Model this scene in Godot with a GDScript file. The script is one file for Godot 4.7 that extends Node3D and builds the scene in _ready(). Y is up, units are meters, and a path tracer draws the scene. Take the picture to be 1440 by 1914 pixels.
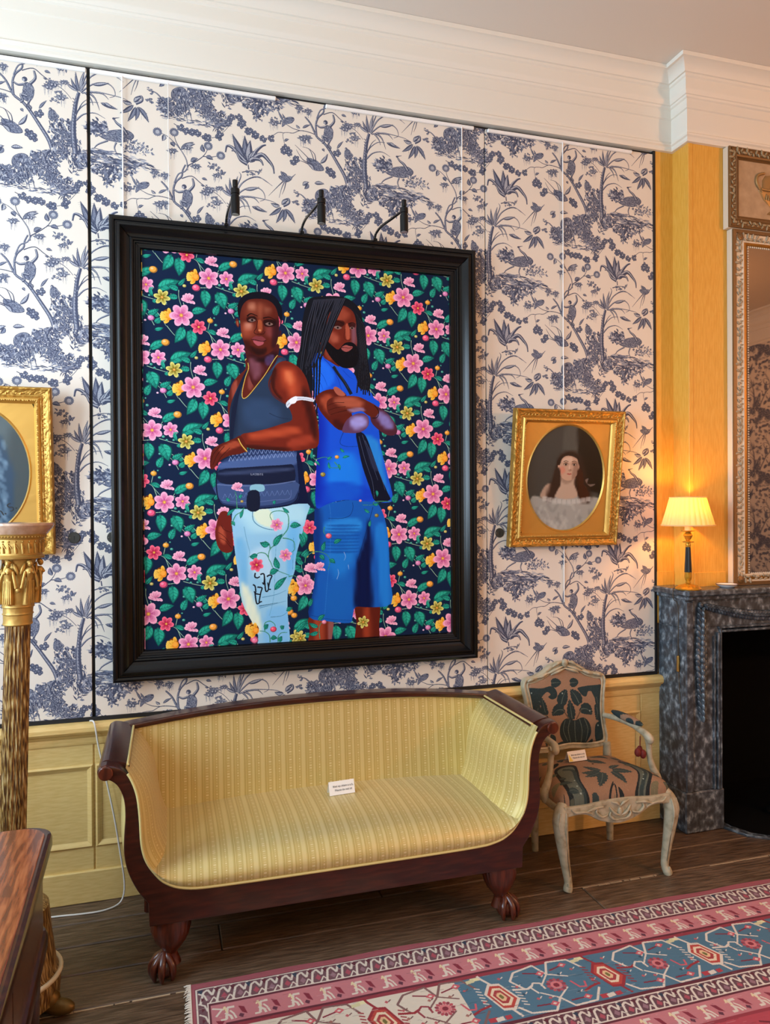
extends Node3D

var rng := RandomNumberGenerator.new()
var tx := {}
var ma := {}
var taken := {}

# ------------------------------------------------------------------ scene tree helpers
func numbered(called: String) -> String:
	if not taken.has(called):
		taken[called] = 0
		return called
	taken[called] += 1
	return "%s_%03d" % [called, taken[called]]

func thing(called: String, label: String, category: String, at := Vector3.ZERO, turn := 0.0, group := "") -> Node3D:
	var o := Node3D.new()
	o.name = numbered(called)
	add_child(o)
	o.position = at
	o.rotation.y = turn
	tag(o, label, category, group)
	return o

func tag(o: Node3D, label: String, category: String, group := "") -> Node3D:
	o.set_meta("label", label)
	o.set_meta("category", category)
	if group != "":
		o.set_meta("group", group)
	return o

func put(called: String, mesh: Mesh, m: Material, parent: Node3D, label := "") -> MeshInstance3D:
	var o := MeshInstance3D.new()
	o.mesh = mesh
	o.material_override = m
	if parent == null:
		o.name = numbered(called)
		add_child(o)
	else:
		o.name = called
		parent.add_child(o, true)
	if label != "":
		o.set_meta("label", label)
	return o

func struct(called: String, mesh: Mesh, m: Material, label := "", category := "wall") -> MeshInstance3D:
	var o := put(called, mesh, m, null)
	o.set_meta("kind", "structure")
	if label != "":
		tag(o, label, category)
	return o

# ------------------------------------------------------------------ mesh builder
class MB:
	var v := PackedVector3Array()
	var t := PackedVector2Array()

	func tri(a: Vector3, b: Vector3, c: Vector3, ta := Vector2.ZERO, tb := Vector2.ZERO, tc := Vector2.ZERO) -> void:
		v.append(a); v.append(b); v.append(c)
		t.append(ta); t.append(tb); t.append(tc)

	func quad(a: Vector3, b: Vector3, c: Vector3, d: Vector3, ta := Vector2(0, 0), tb := Vector2(1, 0), tc := Vector2(1, 1), td := Vector2(0, 1)) -> void:
		tri(a, b, c, ta, tb, tc)
		tri(a, c, d, ta, tc, td)

	# rows of points: u runs along a row, v from row to row
	func grid(rows: Array, close_u := false, close_v := false, flip := false) -> MB:
		var nr := rows.size()
		var n: int = rows[0].size()
		var us := PackedFloat32Array([0.0])
		var mid: PackedVector3Array = rows[nr / 2]
		for i in range(1, n + 1):
			us.append(us[i - 1] + mid[i % n].distance_to(mid[i - 1]))
		var vs := PackedFloat32Array([0.0])
		for j in range(1, nr + 1):
			vs.append(vs[j - 1] + maxf(rows[j % nr][0].distance_to(rows[j - 1][0]), rows[j % nr][n / 2].distance_to(rows[j - 1][n / 2])))
		for j in (nr if close_v else nr - 1):
			var p: PackedVector3Array = rows[j]
			var q: PackedVector3Array = rows[(j + 1) % nr]
			for i in (n if close_u else n - 1):
				var k := (i + 1) % n
				var a := Vector2(us[i], vs[j])
				var b := Vector2(us[i + 1], vs[j])
				var c := Vector2(us[i + 1], vs[j + 1])
				var d := Vector2(us[i], vs[j + 1])
				if flip:
					quad(p[i], q[i], q[k], p[k], a, d, c, b)
				else:
					quad(p[i], p[k], q[k], q[i], a, b, c, d)
		return self

	func cap(ring: PackedVector3Array, flip := false) -> MB:
		var c := Vector3.ZERO
		for p in ring:
			c += p
		c /= ring.size()
		for i in ring.size():
			var k := (i + 1) % ring.size()
			if flip:
				tri(c, ring[k], ring[i])
			else:
				tri(c, ring[i], ring[k])
		return self

	# profile of (radius, height)
	func lathe(prof: PackedVector2Array, n := 24, at := Vector3.ZERO, flute := 0.0, nf := 0) -> MB:
		var rows := []
		for p in prof:
			var r := PackedVector3Array()
			for i in n:
				var a := TAU * i / n
				var rr := p.x * (1.0 + (flute * cos(a * nf) if nf > 0 else 0.0))
				r.append(at + Vector3(cos(a) * rr, p.y, sin(a) * rr))
			rows.append(r)
		grid(rows, true)
		if prof[0].x > 0.0005:
			cap(rows[0], true)
		if prof[-1].x > 0.0005:
			cap(rows[-1])
		return self

	# tube along a path; radii one per point; flat squashes the section along its second axis
	func tube(path: PackedVector3Array, radii: PackedFloat32Array, n := 10, flat := 1.0, caps := true, ref := Vector3(0.13, 0.21, 0.97)) -> MB:
		var rows := []
		for i in path.size():
			var d := (path[mini(i + 1, path.size() - 1)] - path[maxi(i - 1, 0)]).normalized()
			var x := ref.cross(d).normalized()
			var y := d.cross(x)
			var r := PackedVector3Array()
			for k in n:
				var a := TAU * k / n
				r.append(path[i] + x * cos(a) * radii[i % radii.size()] + y * sin(a) * radii[i % radii.size()] * flat)
			rows.append(r)
		grid(rows, true)
		if caps:
			cap(rows[0], true)
			cap(rows[-1])
		return self

	func ball(c: Vector3, r: Vector3, n := 12, basis := Basis()) -> MB:
		var rows := []
		var m := maxi(n / 2, 3)
		for j in m + 1:
			var b := -PI / 2 + PI * j / m
			var row := PackedVector3Array()
			for i in n:
				var a := TAU * i / n
				row.append(c + basis * Vector3(cos(a) * cos(b) * r.x, sin(b) * r.y, sin(a) * cos(b) * r.z))
			rows.append(row)
		return grid(rows, true)

	# chamfered box from lo to hi
	func box(lo: Vector3, hi: Vector3, bev := 0.0, xf := Transform3D()) -> MB:
		var c := (lo + hi) / 2
		var h := (hi - lo) / 2
		bev = minf(bev, minf(h.x, minf(h.y, h.z)) * 0.49)
		var P := func(sx: float, sy: float, sz: float, ax: int) -> Vector3:
			var e := Vector3(h.x - bev, h.y - bev, h.z - bev)
			e[ax] += bev
			return xf * (c + Vector3(sx * e.x, sy * e.y, sz * e.z))
		for ax in 3:
			var b := (ax + 1) % 3
			var d := (ax + 2) % 3
			for s in [-1.0, 1.0]:
				var q := PackedVector3Array()
				var uv := PackedVector2Array()
				for k in [[-1.0, -1.0], [1.0, -1.0], [1.0, 1.0], [-1.0, 1.0]]:
					var g := Vector3.ZERO
					g[ax] = s
					g[b] = k[0]
					g[d] = k[1]
					var pt: Vector3 = P.call(g.x, g.y, g.z, ax)
					q.append(pt)
					uv.append(Vector2(pt.x, -pt.y) if ax == 2 else (Vector2(pt.z, -pt.y) if ax == 0 else Vector2(pt.x, pt.z)))
				if s < 0:
					quad(q[0], q[1], q[2], q[3], uv[0], uv[1], uv[2], uv[3])
				else:
					quad(q[0], q[3], q[2], q[1], uv[0], uv[3], uv[2], uv[1])
		if bev <= 0.0:
			return self
		for ax in 3:
			var b := (ax + 1) % 3
			var d := (ax + 2) % 3
			for s in [-1.0, 1.0]:
				for u in [-1.0, 1.0]:
					var g0 := Vector3.ZERO
					g0[ax] = -1.0
					g0[b] = s
					g0[d] = u
					var g1 := g0
					g1[ax] = 1.0
					var a1: Vector3 = P.call(g0.x, g0.y, g0.z, b)
					var a2: Vector3 = P.call(g1.x, g1.y, g1.z, b)
					var a3: Vector3 = P.call(g1.x, g1.y, g1.z, d)
					var a4: Vector3 = P.call(g0.x, g0.y, g0.z, d)
					if s * u > 0:
						quad(a1, a2, a3, a4)
					else:
						quad(a4, a3, a2, a1)
		for sx in [-1.0, 1.0]:
			for sy in [-1.0, 1.0]:
				for sz in [-1.0, 1.0]:
					var a: Vector3 = P.call(sx, sy, sz, 0)
					var b: Vector3 = P.call(sx, sy, sz, 1)
					var d: Vector3 = P.call(sx, sy, sz, 2)
					if sx * sy * sz > 0:
						tri(a, d, b)
					else:
						tri(a, b, d)
		return self

	# polygon in XY (counter-clockwise seen from +z) pushed from z0 to z1, front edge rounded by bev
	func prism(poly: PackedVector2Array, z0: float, z1: float, bev := 0.0, xf := Transform3D()) -> MB:
		if not Geometry2D.is_polygon_clockwise(poly):
			poly = poly.duplicate()
			poly.reverse()
		var n := poly.size()
		var ins := PackedVector2Array()
		for i in n:
			var a := poly[(i + n - 1) % n]
			var b := poly[i]
			var c := poly[(i + 1) % n]
			var n1 := (b - a).normalized().orthogonal()
			var n2 := (c - b).normalized().orthogonal()
			var m := (n1 + n2)
			m = m.normalized() / maxf(0.5, sqrt((1.0 + n1.dot(n2)) / 2.0)) if m.length() > 0.01 else n1
			ins.append(m)
		var sgn := 1.0
		var test := PackedVector2Array()
		for i in n:
			test.append(poly[i] + ins[i] * 0.0005)
		if area(test) > area(poly):
			sgn = -1.0
		var rows := []
		var lev := [[0.0, z0], [0.0, z1]] if bev <= 0.0 else [[0.0, z0], [0.0, z1 - bev], [bev * 0.3, z1 - bev * 0.3], [bev, z1]]
		for l in lev:
			var r := PackedVector3Array()
			for i in n:
				var q: Vector2 = poly[i] + ins[i] * sgn * float(l[0])
				r.append(xf * Vector3(q.x, q.y, l[1]))
			rows.append(r)
		grid(rows, true)
		var top := PackedVector2Array()
		for i in n:
			top.append(poly[i] + ins[i] * sgn * bev)
		var ix := Geometry2D.triangulate_polygon(top)
		if ix.is_empty():
			ix = Geometry2D.triangulate_polygon(poly)
			top = poly
		for k in range(0, ix.size(), 3):
			var q := [top[ix[k]], top[ix[k + 1]], top[ix[k + 2]]]
			if (q[1] - q[0]).cross(q[2] - q[0]) > 0:
				q.reverse()
			tri(xf * Vector3(q[0].x, q[0].y, z1), xf * Vector3(q[1].x, q[1].y, z1), xf * Vector3(q[2].x, q[2].y, z1), q[0] * Vector2(1, -1), q[1] * Vector2(1, -1), q[2] * Vector2(1, -1))
			tri(xf * Vector3(q[0].x, q[0].y, z0), xf * Vector3(q[2].x, q[2].y, z0), xf * Vector3(q[1].x, q[1].y, z0))
		return self

	func area(p: PackedVector2Array) -> float:
		var s := 0.0
		for i in p.size():
			s += p[i].cross(p[(i + 1) % p.size()])
		return absf(s) / 2

	func moved(xf: Transform3D) -> MB:
		for i in v.size():
			v[i] = xf * v[i]
		if xf.basis.determinant() < 0:
			for i in range(0, v.size(), 3):
				var a := v[i + 1]; v[i + 1] = v[i + 2]; v[i + 2] = a
				var b := t[i + 1]; t[i + 1] = t[i + 2]; t[i + 2] = b
		return self

	func add(o: MB, xf := Transform3D()) -> MB:
		var k := MB.new()
		k.v = o.v.duplicate()
		k.t = o.t.duplicate()
		k.moved(xf)
		v.append_array(k.v)
		t.append_array(k.t)
		return self

	func uvby(f: Callable) -> MB:
		for i in v.size():
			t[i] = f.call(v[i])
		return self

	# closed = turn faces so that they point outward on the whole
	func mesh(angle := 38.0) -> ArrayMesh:
		var nt := v.size() / 3
		var vol := 0.0
		var c := Vector3.ZERO
		for p in v:
			c += p
		c /= maxi(1, v.size())
		var fn := PackedVector3Array()
		fn.resize(nt)
		for i in nt:
			var a := v[i * 3]
			var x := (v[i * 3 + 2] - a).cross(v[i * 3 + 1] - a)
			vol += x.dot(a - c)
			fn[i] = x
		if vol < 0:
			for i in nt:
				var a := v[i * 3 + 1]; v[i * 3 + 1] = v[i * 3 + 2]; v[i * 3 + 2] = a
				var b := t[i * 3 + 1]; t[i * 3 + 1] = t[i * 3 + 2]; t[i * 3 + 2] = b
				fn[i] = -fn[i]
		var near := {}
		for i in v.size():
			var key := Vector3i((v[i] * 20000.0).round())
			if near.has(key):
				near[key].append(i / 3)
			else:
				near[key] = [i / 3]
		var lim := cos(deg_to_rad(angle))
		var un := PackedVector3Array()
		un.resize(nt)
		for i in nt:
			un[i] = fn[i].normalized()
		var nn := PackedVector3Array()
		nn.resize(v.size())
		for i in v.size():
			var own := un[i / 3]
			var s := Vector3.ZERO
			for k in near[Vector3i((v[i] * 20000.0).round())]:
				if un[k].dot(own) > lim:
					s += fn[k]
			nn[i] = s.normalized() if s.length_squared() > 1e-24 else own
		var arr := []
		arr.resize(Mesh.ARRAY_MAX)
		arr[Mesh.ARRAY_VERTEX] = v
		arr[Mesh.ARRAY_NORMAL] = nn
		arr[Mesh.ARRAY_TEX_UV] = t
		var am := ArrayMesh.new()
		am.add_surface_from_arrays(Mesh.PRIMITIVE_TRIANGLES, arr)
		return am

# ------------------------------------------------------------------ curves
func p2(s: String, k := 1.0) -> PackedVector2Array:
	var f := s.split_floats(" ", false)
	var r := PackedVector2Array()
	for i in range(0, f.size() - 1, 2):
		r.append(Vector2(f[i], f[i + 1]) * k)
	return r

func p3(s: String, k := 1.0) -> PackedVector3Array:
	var f := s.split_floats(" ", false)
	var r := PackedVector3Array()
	for i in range(0, f.size() - 2, 3):
		r.append(Vector3(f[i], f[i + 1], f[i + 2]) * k)
	return r

func cr2(p: PackedVector2Array, closed := false, sub := 4) -> PackedVector2Array:
	var n := p.size()
	if n < 3:
		return p
	var r := PackedVector2Array()
	for i in (n if closed else n - 1):
		var a := p[(i + n - 1) % n] if closed else p[maxi(i - 1, 0)]
		var b := p[i]
		var c := p[(i + 1) % n]
		var d := p[(i + 2) % n] if closed else p[mini(i + 2, n - 1)]
		for k in sub:
			r.append(b.cubic_interpolate(c, a, d, float(k) / sub))
	if not closed:
		r.append(p[n - 1])
	return r

func cr3(p: PackedVector3Array, sub := 4, closed := false) -> PackedVector3Array:
	var n := p.size()
	var r := PackedVector3Array()
	for i in (n if closed else n - 1):
		var a := p[(i + n - 1) % n] if closed else p[maxi(i - 1, 0)]
		var c := p[(i + 1) % n]
		var d := p[(i + 2) % n] if closed else p[mini(i + 2, n - 1)]
		for k in sub:
			r.append(p[i].cubic_interpolate(c, a, d, float(k) / sub))
	if not closed:
		r.append(p[n - 1])
	return r

func lerps(a: PackedFloat32Array, n: int) -> PackedFloat32Array:
	var r := PackedFloat32Array()
	for i in n:
		var f := float(i) / maxi(1, n - 1) * (a.size() - 1)
		var k := mini(int(f), a.size() - 2)
		r.append(lerpf(a[k], a[k + 1], f - k))
	return r

# four mitred rails round a rectangle in the XY plane; profile of (inward, height)
func rails(parent: Node3D, called: String, x0: float, y0: float, x1: float, y1: float, prof: PackedVector2Array, z: float, m: Material) -> void:
	var cs := [Vector2(x0, y0), Vector2(x1, y0), Vector2(x1, y1), Vector2(x0, y1)]
	var inn := [Vector2(1, 1), Vector2(-1, 1), Vector2(-1, -1), Vector2(1, -1)]
	for s in 4:
		var a := PackedVector3Array()
		var b := PackedVector3Array()
		for p in prof:
			var qa: Vector2 = cs[s] + inn[s] * p.x
			var qb: Vector2 = cs[(s + 1) % 4] + inn[(s + 1) % 4] * p.x
			a.append(Vector3(qa.x, qa.y, z + p.y))
			b.append(Vector3(qb.x, qb.y, z + p.y))
		var g := MB.new().grid([a, b])
		a.append(Vector3(cs[s].x + inn[s].x * prof[-1].x, cs[s].y + inn[s].y * prof[-1].x, z))
		b.append(Vector3(cs[(s + 1) % 4].x + inn[(s + 1) % 4].x * prof[-1].x, cs[(s + 1) % 4].y + inn[(s + 1) % 4].y * prof[-1].x, z))
		g.cap(a, true)
		g.cap(b)
		put(called, g.mesh(30), m, parent)

# a moulding swept along a path on the floor plan, room on the left-hand side of travel; profile of (out, height)
func run(path: PackedVector2Array, prof: PackedVector2Array, closed_back := true) -> MB:
	var rows := []
	var n := path.size()
	for i in n:
		var d0 := (path[i] - path[maxi(i - 1, 0)]).normalized() if i > 0 else (path[1] - path[0]).normalized()
		var d1 := (path[mini(i + 1, n - 1)] - path[i]).normalized() if i < n - 1 else d0
		var n0 := Vector2(-d0.y, d0.x)
		var n1 := Vector2(-d1.y, d1.x)
		var m := (n0 + n1).normalized()
		m /= maxf(0.3, m.dot(n0))
		var r := PackedVector3Array()
		for p in prof:
			r.append(Vector3(path[i].x + m.x * p.x, p.y, path[i].y + m.y * p.x))
		rows.append(r)
	var g := MB.new().grid(rows)
	if closed_back:
		g.cap(rows[0], true)
		g.cap(rows[-1])
	return g

func bx(lo: Vector3, hi: Vector3, bev := 0.0) -> ArrayMesh:
	return MB.new().box(lo, hi, bev).mesh(30)

func V(x: float, y: float, z: float) -> Vector3:
	return Vector3(x, y, z)

# ------------------------------------------------------------------ drawing on images
func fill(im: Image, p: PackedVector2Array, c: Color) -> void:
	var n := p.size()
	if n < 3:
		return
	var lo := p[0].y
	var hi := p[0].y
	for q in p:
		lo = minf(lo, q.y)
		hi = maxf(hi, q.y)
	var y0 := maxi(0, int(floor(lo)))
	var y1 := mini(im.get_height() - 1, int(ceil(hi)))
	for y in range(y0, y1 + 1):
		var fy := y + 0.5
		var xs := PackedFloat32Array()
		var a := p[n - 1]
		for i in n:
			var b := p[i]
			if (a.y <= fy) != (b.y <= fy):
				xs.append(a.x + (fy - a.y) / (b.y - a.y) * (b.x - a.x))
			a = b
		if xs.size() > 2:
			xs.sort()
		elif xs.size() == 2 and xs[0] > xs[1]:
			var s := xs[0]; xs[0] = xs[1]; xs[1] = s
		for k in range(0, xs.size() - 1, 2):
			var u := int(ceil(xs[k] - 0.5))
			var w := int(floor(xs[k + 1] - 0.5))
			if w >= u:
				im.fill_rect(Rect2i(u, y, w - u + 1, 1), c)

func line(im: Image, p: PackedVector2Array, w0: float, w1: float, c: Color) -> void:
	var n := p.size()
	for i in n - 1:
		var d := p[i + 1] - p[i]
		if d.length() < 0.01:
			continue
		d = d.normalized()
		var nn := d.orthogonal()
		var a := lerpf(w0, w1, float(i) / (n - 1)) / 2
		var b := lerpf(w0, w1, float(i + 1) / (n - 1)) / 2
		var e := d * minf(a, 0.6)
		fill(im, PackedVector2Array([p[i] + nn * a - e, p[i + 1] + nn * b + e, p[i + 1] - nn * b + e, p[i] - nn * a - e]), c)

func curve(im: Image, s: String, w0: float, w1: float, c: Color, k := 1.0) -> void:
	line(im, cr2(p2(s, k)), w0 * k, w1 * k, c)

func oval(c: Vector2, rx: float, ry: float, rot := 0.0, n := 18) -> PackedVector2Array:
	var r := PackedVector2Array()
	for i in n:
		r.append(c + Vector2(cos(TAU * i / n) * rx, sin(TAU * i / n) * ry).rotated(rot))
	return r

func soft(im: Image, mask: PackedVector2Array, p: PackedVector2Array, c: Color, n: int) -> void:
	var b := Rect2(p[0], Vector2.ZERO)
	for q in p:
		b = b.expand(q)
	var g := (1 << n) * 2
	var o := Vector2i(b.position.floor()) - Vector2i(g, g)
	var s := 1 << n
	var w := (int(b.size.x) + 2 * g) / s * s + s
	var h := (int(b.size.y) + 2 * g) / s * s + s
	var lay := Image.create(w, h, false, Image.FORMAT_RGBA8)
	lay.fill(Color(c.r, c.g, c.b, 0))
	var q := PackedVector2Array()
	for e in p:
		q.append(e - Vector2(o))
	fill(lay, q, c)
	for i in n:
		lay.shrink_x2()
	if n > 0:
		lay.resize(w, h, Image.INTERPOLATE_CUBIC)
	if mask.is_empty():
		im.blend_rect(lay, Rect2i(0, 0, w, h), o)
		return
	var m := Image.create(w, h, false, Image.FORMAT_RGBA8)
	var e2 := PackedVector2Array()
	for e in mask:
		e2.append(e - Vector2(o))
	fill(m, e2, Color.WHITE)
	im.blend_rect_mask(lay, m, Rect2i(0, 0, w, h), o)

func hx(s: String, a := 1.0) -> Color:
	var c := Color(s)
	c.a = a
	return c

# ------------------------------------------------------------------ materials
func noise(called: String, freq: float, cols: Array, size := 512, kind := FastNoiseLite.TYPE_SIMPLEX_SMOOTH, ridged := false, offs := []) -> Texture2D:
	if tx.has(called):
		return tx[called]
	var f := FastNoiseLite.new()
	f.seed = called.hash() % 1000
	f.frequency = freq
	f.noise_type = kind
	f.fractal_type = FastNoiseLite.FRACTAL_RIDGED if ridged else FastNoiseLite.FRACTAL_FBM
	f.fractal_octaves = 5
	var g := Gradient.new()
	var po := PackedFloat32Array()
	var pc := PackedColorArray()
	for i in cols.size():
		po.append(offs[i] if offs.size() else float(i) / (cols.size() - 1))
		pc.append(cols[i])
	g.offsets = po
	g.colors = pc
	var n := NoiseTexture2D.new()
	n.width = size
	n.height = size
	n.seamless = true
	n.noise = f
	n.color_ramp = g
	tx[called] = n
	return n

func mat(called: String, c: Color, rough := 0.6, metal := 0.0) -> StandardMaterial3D:
	if ma.has(called):
		return ma[called]
	var m := StandardMaterial3D.new()
	m.resource_name = called
	m.albedo_color = c
	m.roughness = rough
	m.metallic = metal
	ma[called] = m
	return m

func matx(called: String, tex: Texture2D, rough := 0.6, metal := 0.0, scale := Vector3.ZERO) -> StandardMaterial3D:
	var m := mat(called, Color.WHITE, rough, metal)
	m.albedo_texture = tex
	if scale != Vector3.ZERO:
		m.uv1_triplanar = true
		m.uv1_scale = scale
	return m

func bump(m: StandardMaterial3D, tex: Texture2D, depth: float) -> StandardMaterial3D:
	m.heightmap_enabled = true
	m.heightmap_texture = tex
	m.heightmap_scale = depth
	return m

# ------------------------------------------------------------------ the printed cotton on the walls: engraved trees, birds, monkeys, half-drop repeat of 609 x 710 mm
const TK := 1.4
var ti: Image
const INK := Color("3f455c")
const MID := Color("6f7589")
const PAL := Color("a5a7b0")
const PAPER := Color("dcd3c6")

func tfill(p: PackedVector2Array, c: Color) -> void:
	var b := Rect2(p[0], Vector2.ZERO)
	for q in p:
		b = b.expand(q)
	for half in 2:
		for i in range(-2, 3):
			for j in range(-2, 3):
				var o := Vector2(609 * half + 1218 * i, 355 * half + 710 * j)
				if Rect2(0, 0, 1218, 710).intersects(Rect2(b.position + o, b.size).grow(0.5)):
					var q := PackedVector2Array()
					for e in p:
						q.append((e + o) * TK)
					fill(ti, q, c)

func tline(p: PackedVector2Array, w0: float, w1: float, c: Color) -> void:
	var n := p.size()
	var l := PackedVector2Array()
	var r := PackedVector2Array()
	for i in n:
		var d := (p[mini(i + 1, n - 1)] - p[maxi(i - 1, 0)]).normalized().orthogonal()
		var w := lerpf(w0, w1, float(i) / maxi(1, n - 1)) / 2
		l.append(p[i] + d * w)
		r.append(p[i] - d * w)
	r.reverse()
	l.append_array(r)
	tfill(l, c)

func tcur(s: String, w0: float, w1: float, c := INK) -> void:
	tline(cr2(p2(s)), w0 * 1.6, w1 * 1.5, c)
	if w0 > 3.2 and c == INK:
		var q := PackedVector2Array()
		for e in cr2(p2(s)):
			q.append(e + Vector2(-w0 * 0.2, -w0 * 0.25))
		tline(q, w0 * 0.5, w1 * 0.4, PAL)

# a thicket: leaves and hatching of every tone heaped inside an outline
func tmass(s: String, n: int, len := 14.0, w := 6.0, ang := 0.0, spread := 3.2, pale := 0.0) -> void:
	var p := cr2(p2(s), true)
	var b := Rect2(p[0], Vector2.ZERO)
	for q in p:
		b = b.expand(q)
	for i in n * 3:
		var o := b.position + Vector2(rng.randf() * b.size.x, rng.randf() * b.size.y)
		if not Geometry2D.is_point_in_polygon(o, p):
			continue
		var d := Vector2.from_angle(ang + rng.randf_range(-spread, spread)) * len * rng.randf_range(0.6, 1.5)
		var t := rng.randf() + pale
		var c := INK if t < 0.5 else (MID if t < 0.78 else (PAL if t < 0.92 else PAPER))
		tfill(leafpts(o, o + d, w * rng.randf_range(0.6, 1.3), rng.randf_range(-2, 2)), c)

# a branch: dark body, light side
func tbr(s: String, w0: float, w1: float) -> void:
	w0 *= 1.55
	w1 *= 1.55
	var p := cr2(p2(s))
	tline(p, w0, w1, INK)
	var q := PackedVector2Array()
	for e in p:
		q.append(e + Vector2(-w0 * 0.14, -w0 * 0.1))
	tline(q, w0 * 0.5, w1 * 0.35, MID)
	tline(q, w0 * 0.15, w1 * 0.1, PAL)
	for i in range(1, p.size() - 1):
		tline(PackedVector2Array([p[i] + Vector2(-w0 * 0.3, 1), p[i] + Vector2(w0 * 0.4, 2.5)]), 1.0, 0.5, INK)

func leafpts(a: Vector2, b: Vector2, w: float, bend: float) -> PackedVector2Array:
	var d := b - a
	var n := d.orthogonal().normalized()
	var l := PackedVector2Array()
	var r := PackedVector2Array()
	for i in 9:
		var f := i / 8.0
		var c := a + d * f + n * sin(f * PI) * bend
		var h := w * 0.5 * sin(pow(f, 0.75) * PI)
		l.append(c + n * h)
		if i > 0 and i < 8:
			r.append(c - n * h)
	r.reverse()
	l.append_array(r)
	return l

func tleaf(a: Vector2, b: Vector2, w: float, bend := 0.0) -> void:
	tfill(leafpts(a, b, w, bend), INK)
	var n := (b - a).orthogonal().normalized()
	var d := b - a
	tfill(leafpts(a + d * 0.08 + n * w * 0.1, b - d * 0.12 + n * w * 0.1, w * 0.5, bend), MID if w < 9 or rng.randf() < 0.6 else PAL)
	if w > 7:
		var k := int(d.length() / 7)
		for i in range(1, k):
			var c := a + d * (float(i) / k) + n * sin(PI * i / k) * bend
			tline(PackedVector2Array([c - n * w * 0.1, c + n * w * 0.38 + d.normalized() * 3]), 0.9, 0.5, INK)
		tline(PackedVector2Array([a + d * 0.05, a + d * 0.5 + n * bend, b - d * 0.05]), 1.0, 0.4, PAL)

func tlv(s: String, w: float, bend := 0.0) -> void:
	var p := p2(s)
	for i in range(0, p.size() - 1, 2):
		tleaf(p[i], p[i + 1] + (p[i + 1] - p[i]) * 0.12, w * 1.45, bend)

# clumps of small leaves
func tclump(s: String, r: float, n: int, len := 12.0, w := 6.0) -> void:
	len *= 1.45
	w *= 1.7
	for c in p2(s):
		for i in n:
			var a := rng.randf() * TAU
			var o := c + Vector2(cos(a), sin(a) * 0.7) * r * sqrt(rng.randf())
			var d := Vector2(cos(a), sin(a)).rotated(rng.randf_range(-0.7, 0.7)) * len * rng.randf_range(0.6, 1.2)
			tleaf(o, o + d, w * rng.randf_range(0.7, 1.2), rng.randf_range(-2, 2))

# fruit with hatched fringe under it
func tfruit(s: String, r := 13.0) -> void:
	r *= 1.4
	for c in p2(s):
		for i in 11:
			var x := rng.randf_range(-r * 1.2, r * 1.2)
			tline(PackedVector2Array([c + Vector2(x, 0), c + Vector2(x * 0.9 + rng.randf_range(-2, 2), r * rng.randf_range(1.2, 2.6))]), 1.6, 0.4, MID)
		for i in 5:
			var a := PI + PI * i / 4
			tleaf(c, c + Vector2(cos(a) * r * 1.7, sin(a) * r * 0.9 + r * 0.1), r * 0.6, 2.0)
		tfill(oval(c + Vector2(-r * 0.35, r * 0.3), r * 0.42, r * 0.5), INK)
		tfill(oval(c + Vector2(-r * 0.42, r * 0.25), r * 0.24, r * 0.3), PAL)
		tfill(oval(c + Vector2(r * 0.4, r * 0.35), r * 0.4, r * 0.45), INK)
		tfill(oval(c + Vector2(r * 0.33, r * 0.3), r * 0.22, r * 0.28), PAL)

func trose(s: String, r := 9.0) -> void:
	r *= 1.5
	for c in p2(s):
		for i in 6:
			var a := TAU * i / 6 + rng.randf()
			tfill(oval(c + Vector2(cos(a), sin(a)) * r * 0.6, r * 0.52, r * 0.42, a), INK)
			tfill(oval(c + Vector2(cos(a), sin(a)) * r * 0.66, r * 0.3, r * 0.22, a), MID)
			tline(PackedVector2Array([c, c + Vector2(cos(a), sin(a)) * r]), 1.0, 0.6, INK)
		tfill(oval(c, r * 0.25, r * 0.25), PAL)

func thatch(p: PackedVector2Array, n: int, dir: Vector2, len: float, c: Color, w := 1.2) -> void:
	var b := Rect2(p[0], Vector2.ZERO)
	for q in p:
		b = b.expand(q)
	for i in n:
		var o := b.position + Vector2(rng.randf() * b.size.x, rng.randf() * b.size.y)
		if Geometry2D.is_point_in_polygon(o, p) and Geometry2D.is_point_in_polygon(o + dir * len, p):
			tline(PackedVector2Array([o, o + dir.rotated(rng.randf_range(-0.25, 0.25)) * len]), w, w * 0.4, c)

func tbody(s: String, dir := Vector2(0.5, 0.85), n := 60) -> void:
	var p := cr2(p2(s), true)
	tfill(p, INK)
	var c := Vector2.ZERO
	for q in p:
		c += q
	c /= p.size()
	var r := PackedVector2Array()
	for q in p:
		r.append(c + (q - c) * 0.93 + Vector2(-0.6, -0.6))
	tfill(r, MID)
	thatch(p, n * 4, dir, 7.0, INK, 1.7)
	thatch(p, n * 2, dir, 5.0, PAL, 1.1)

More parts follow.
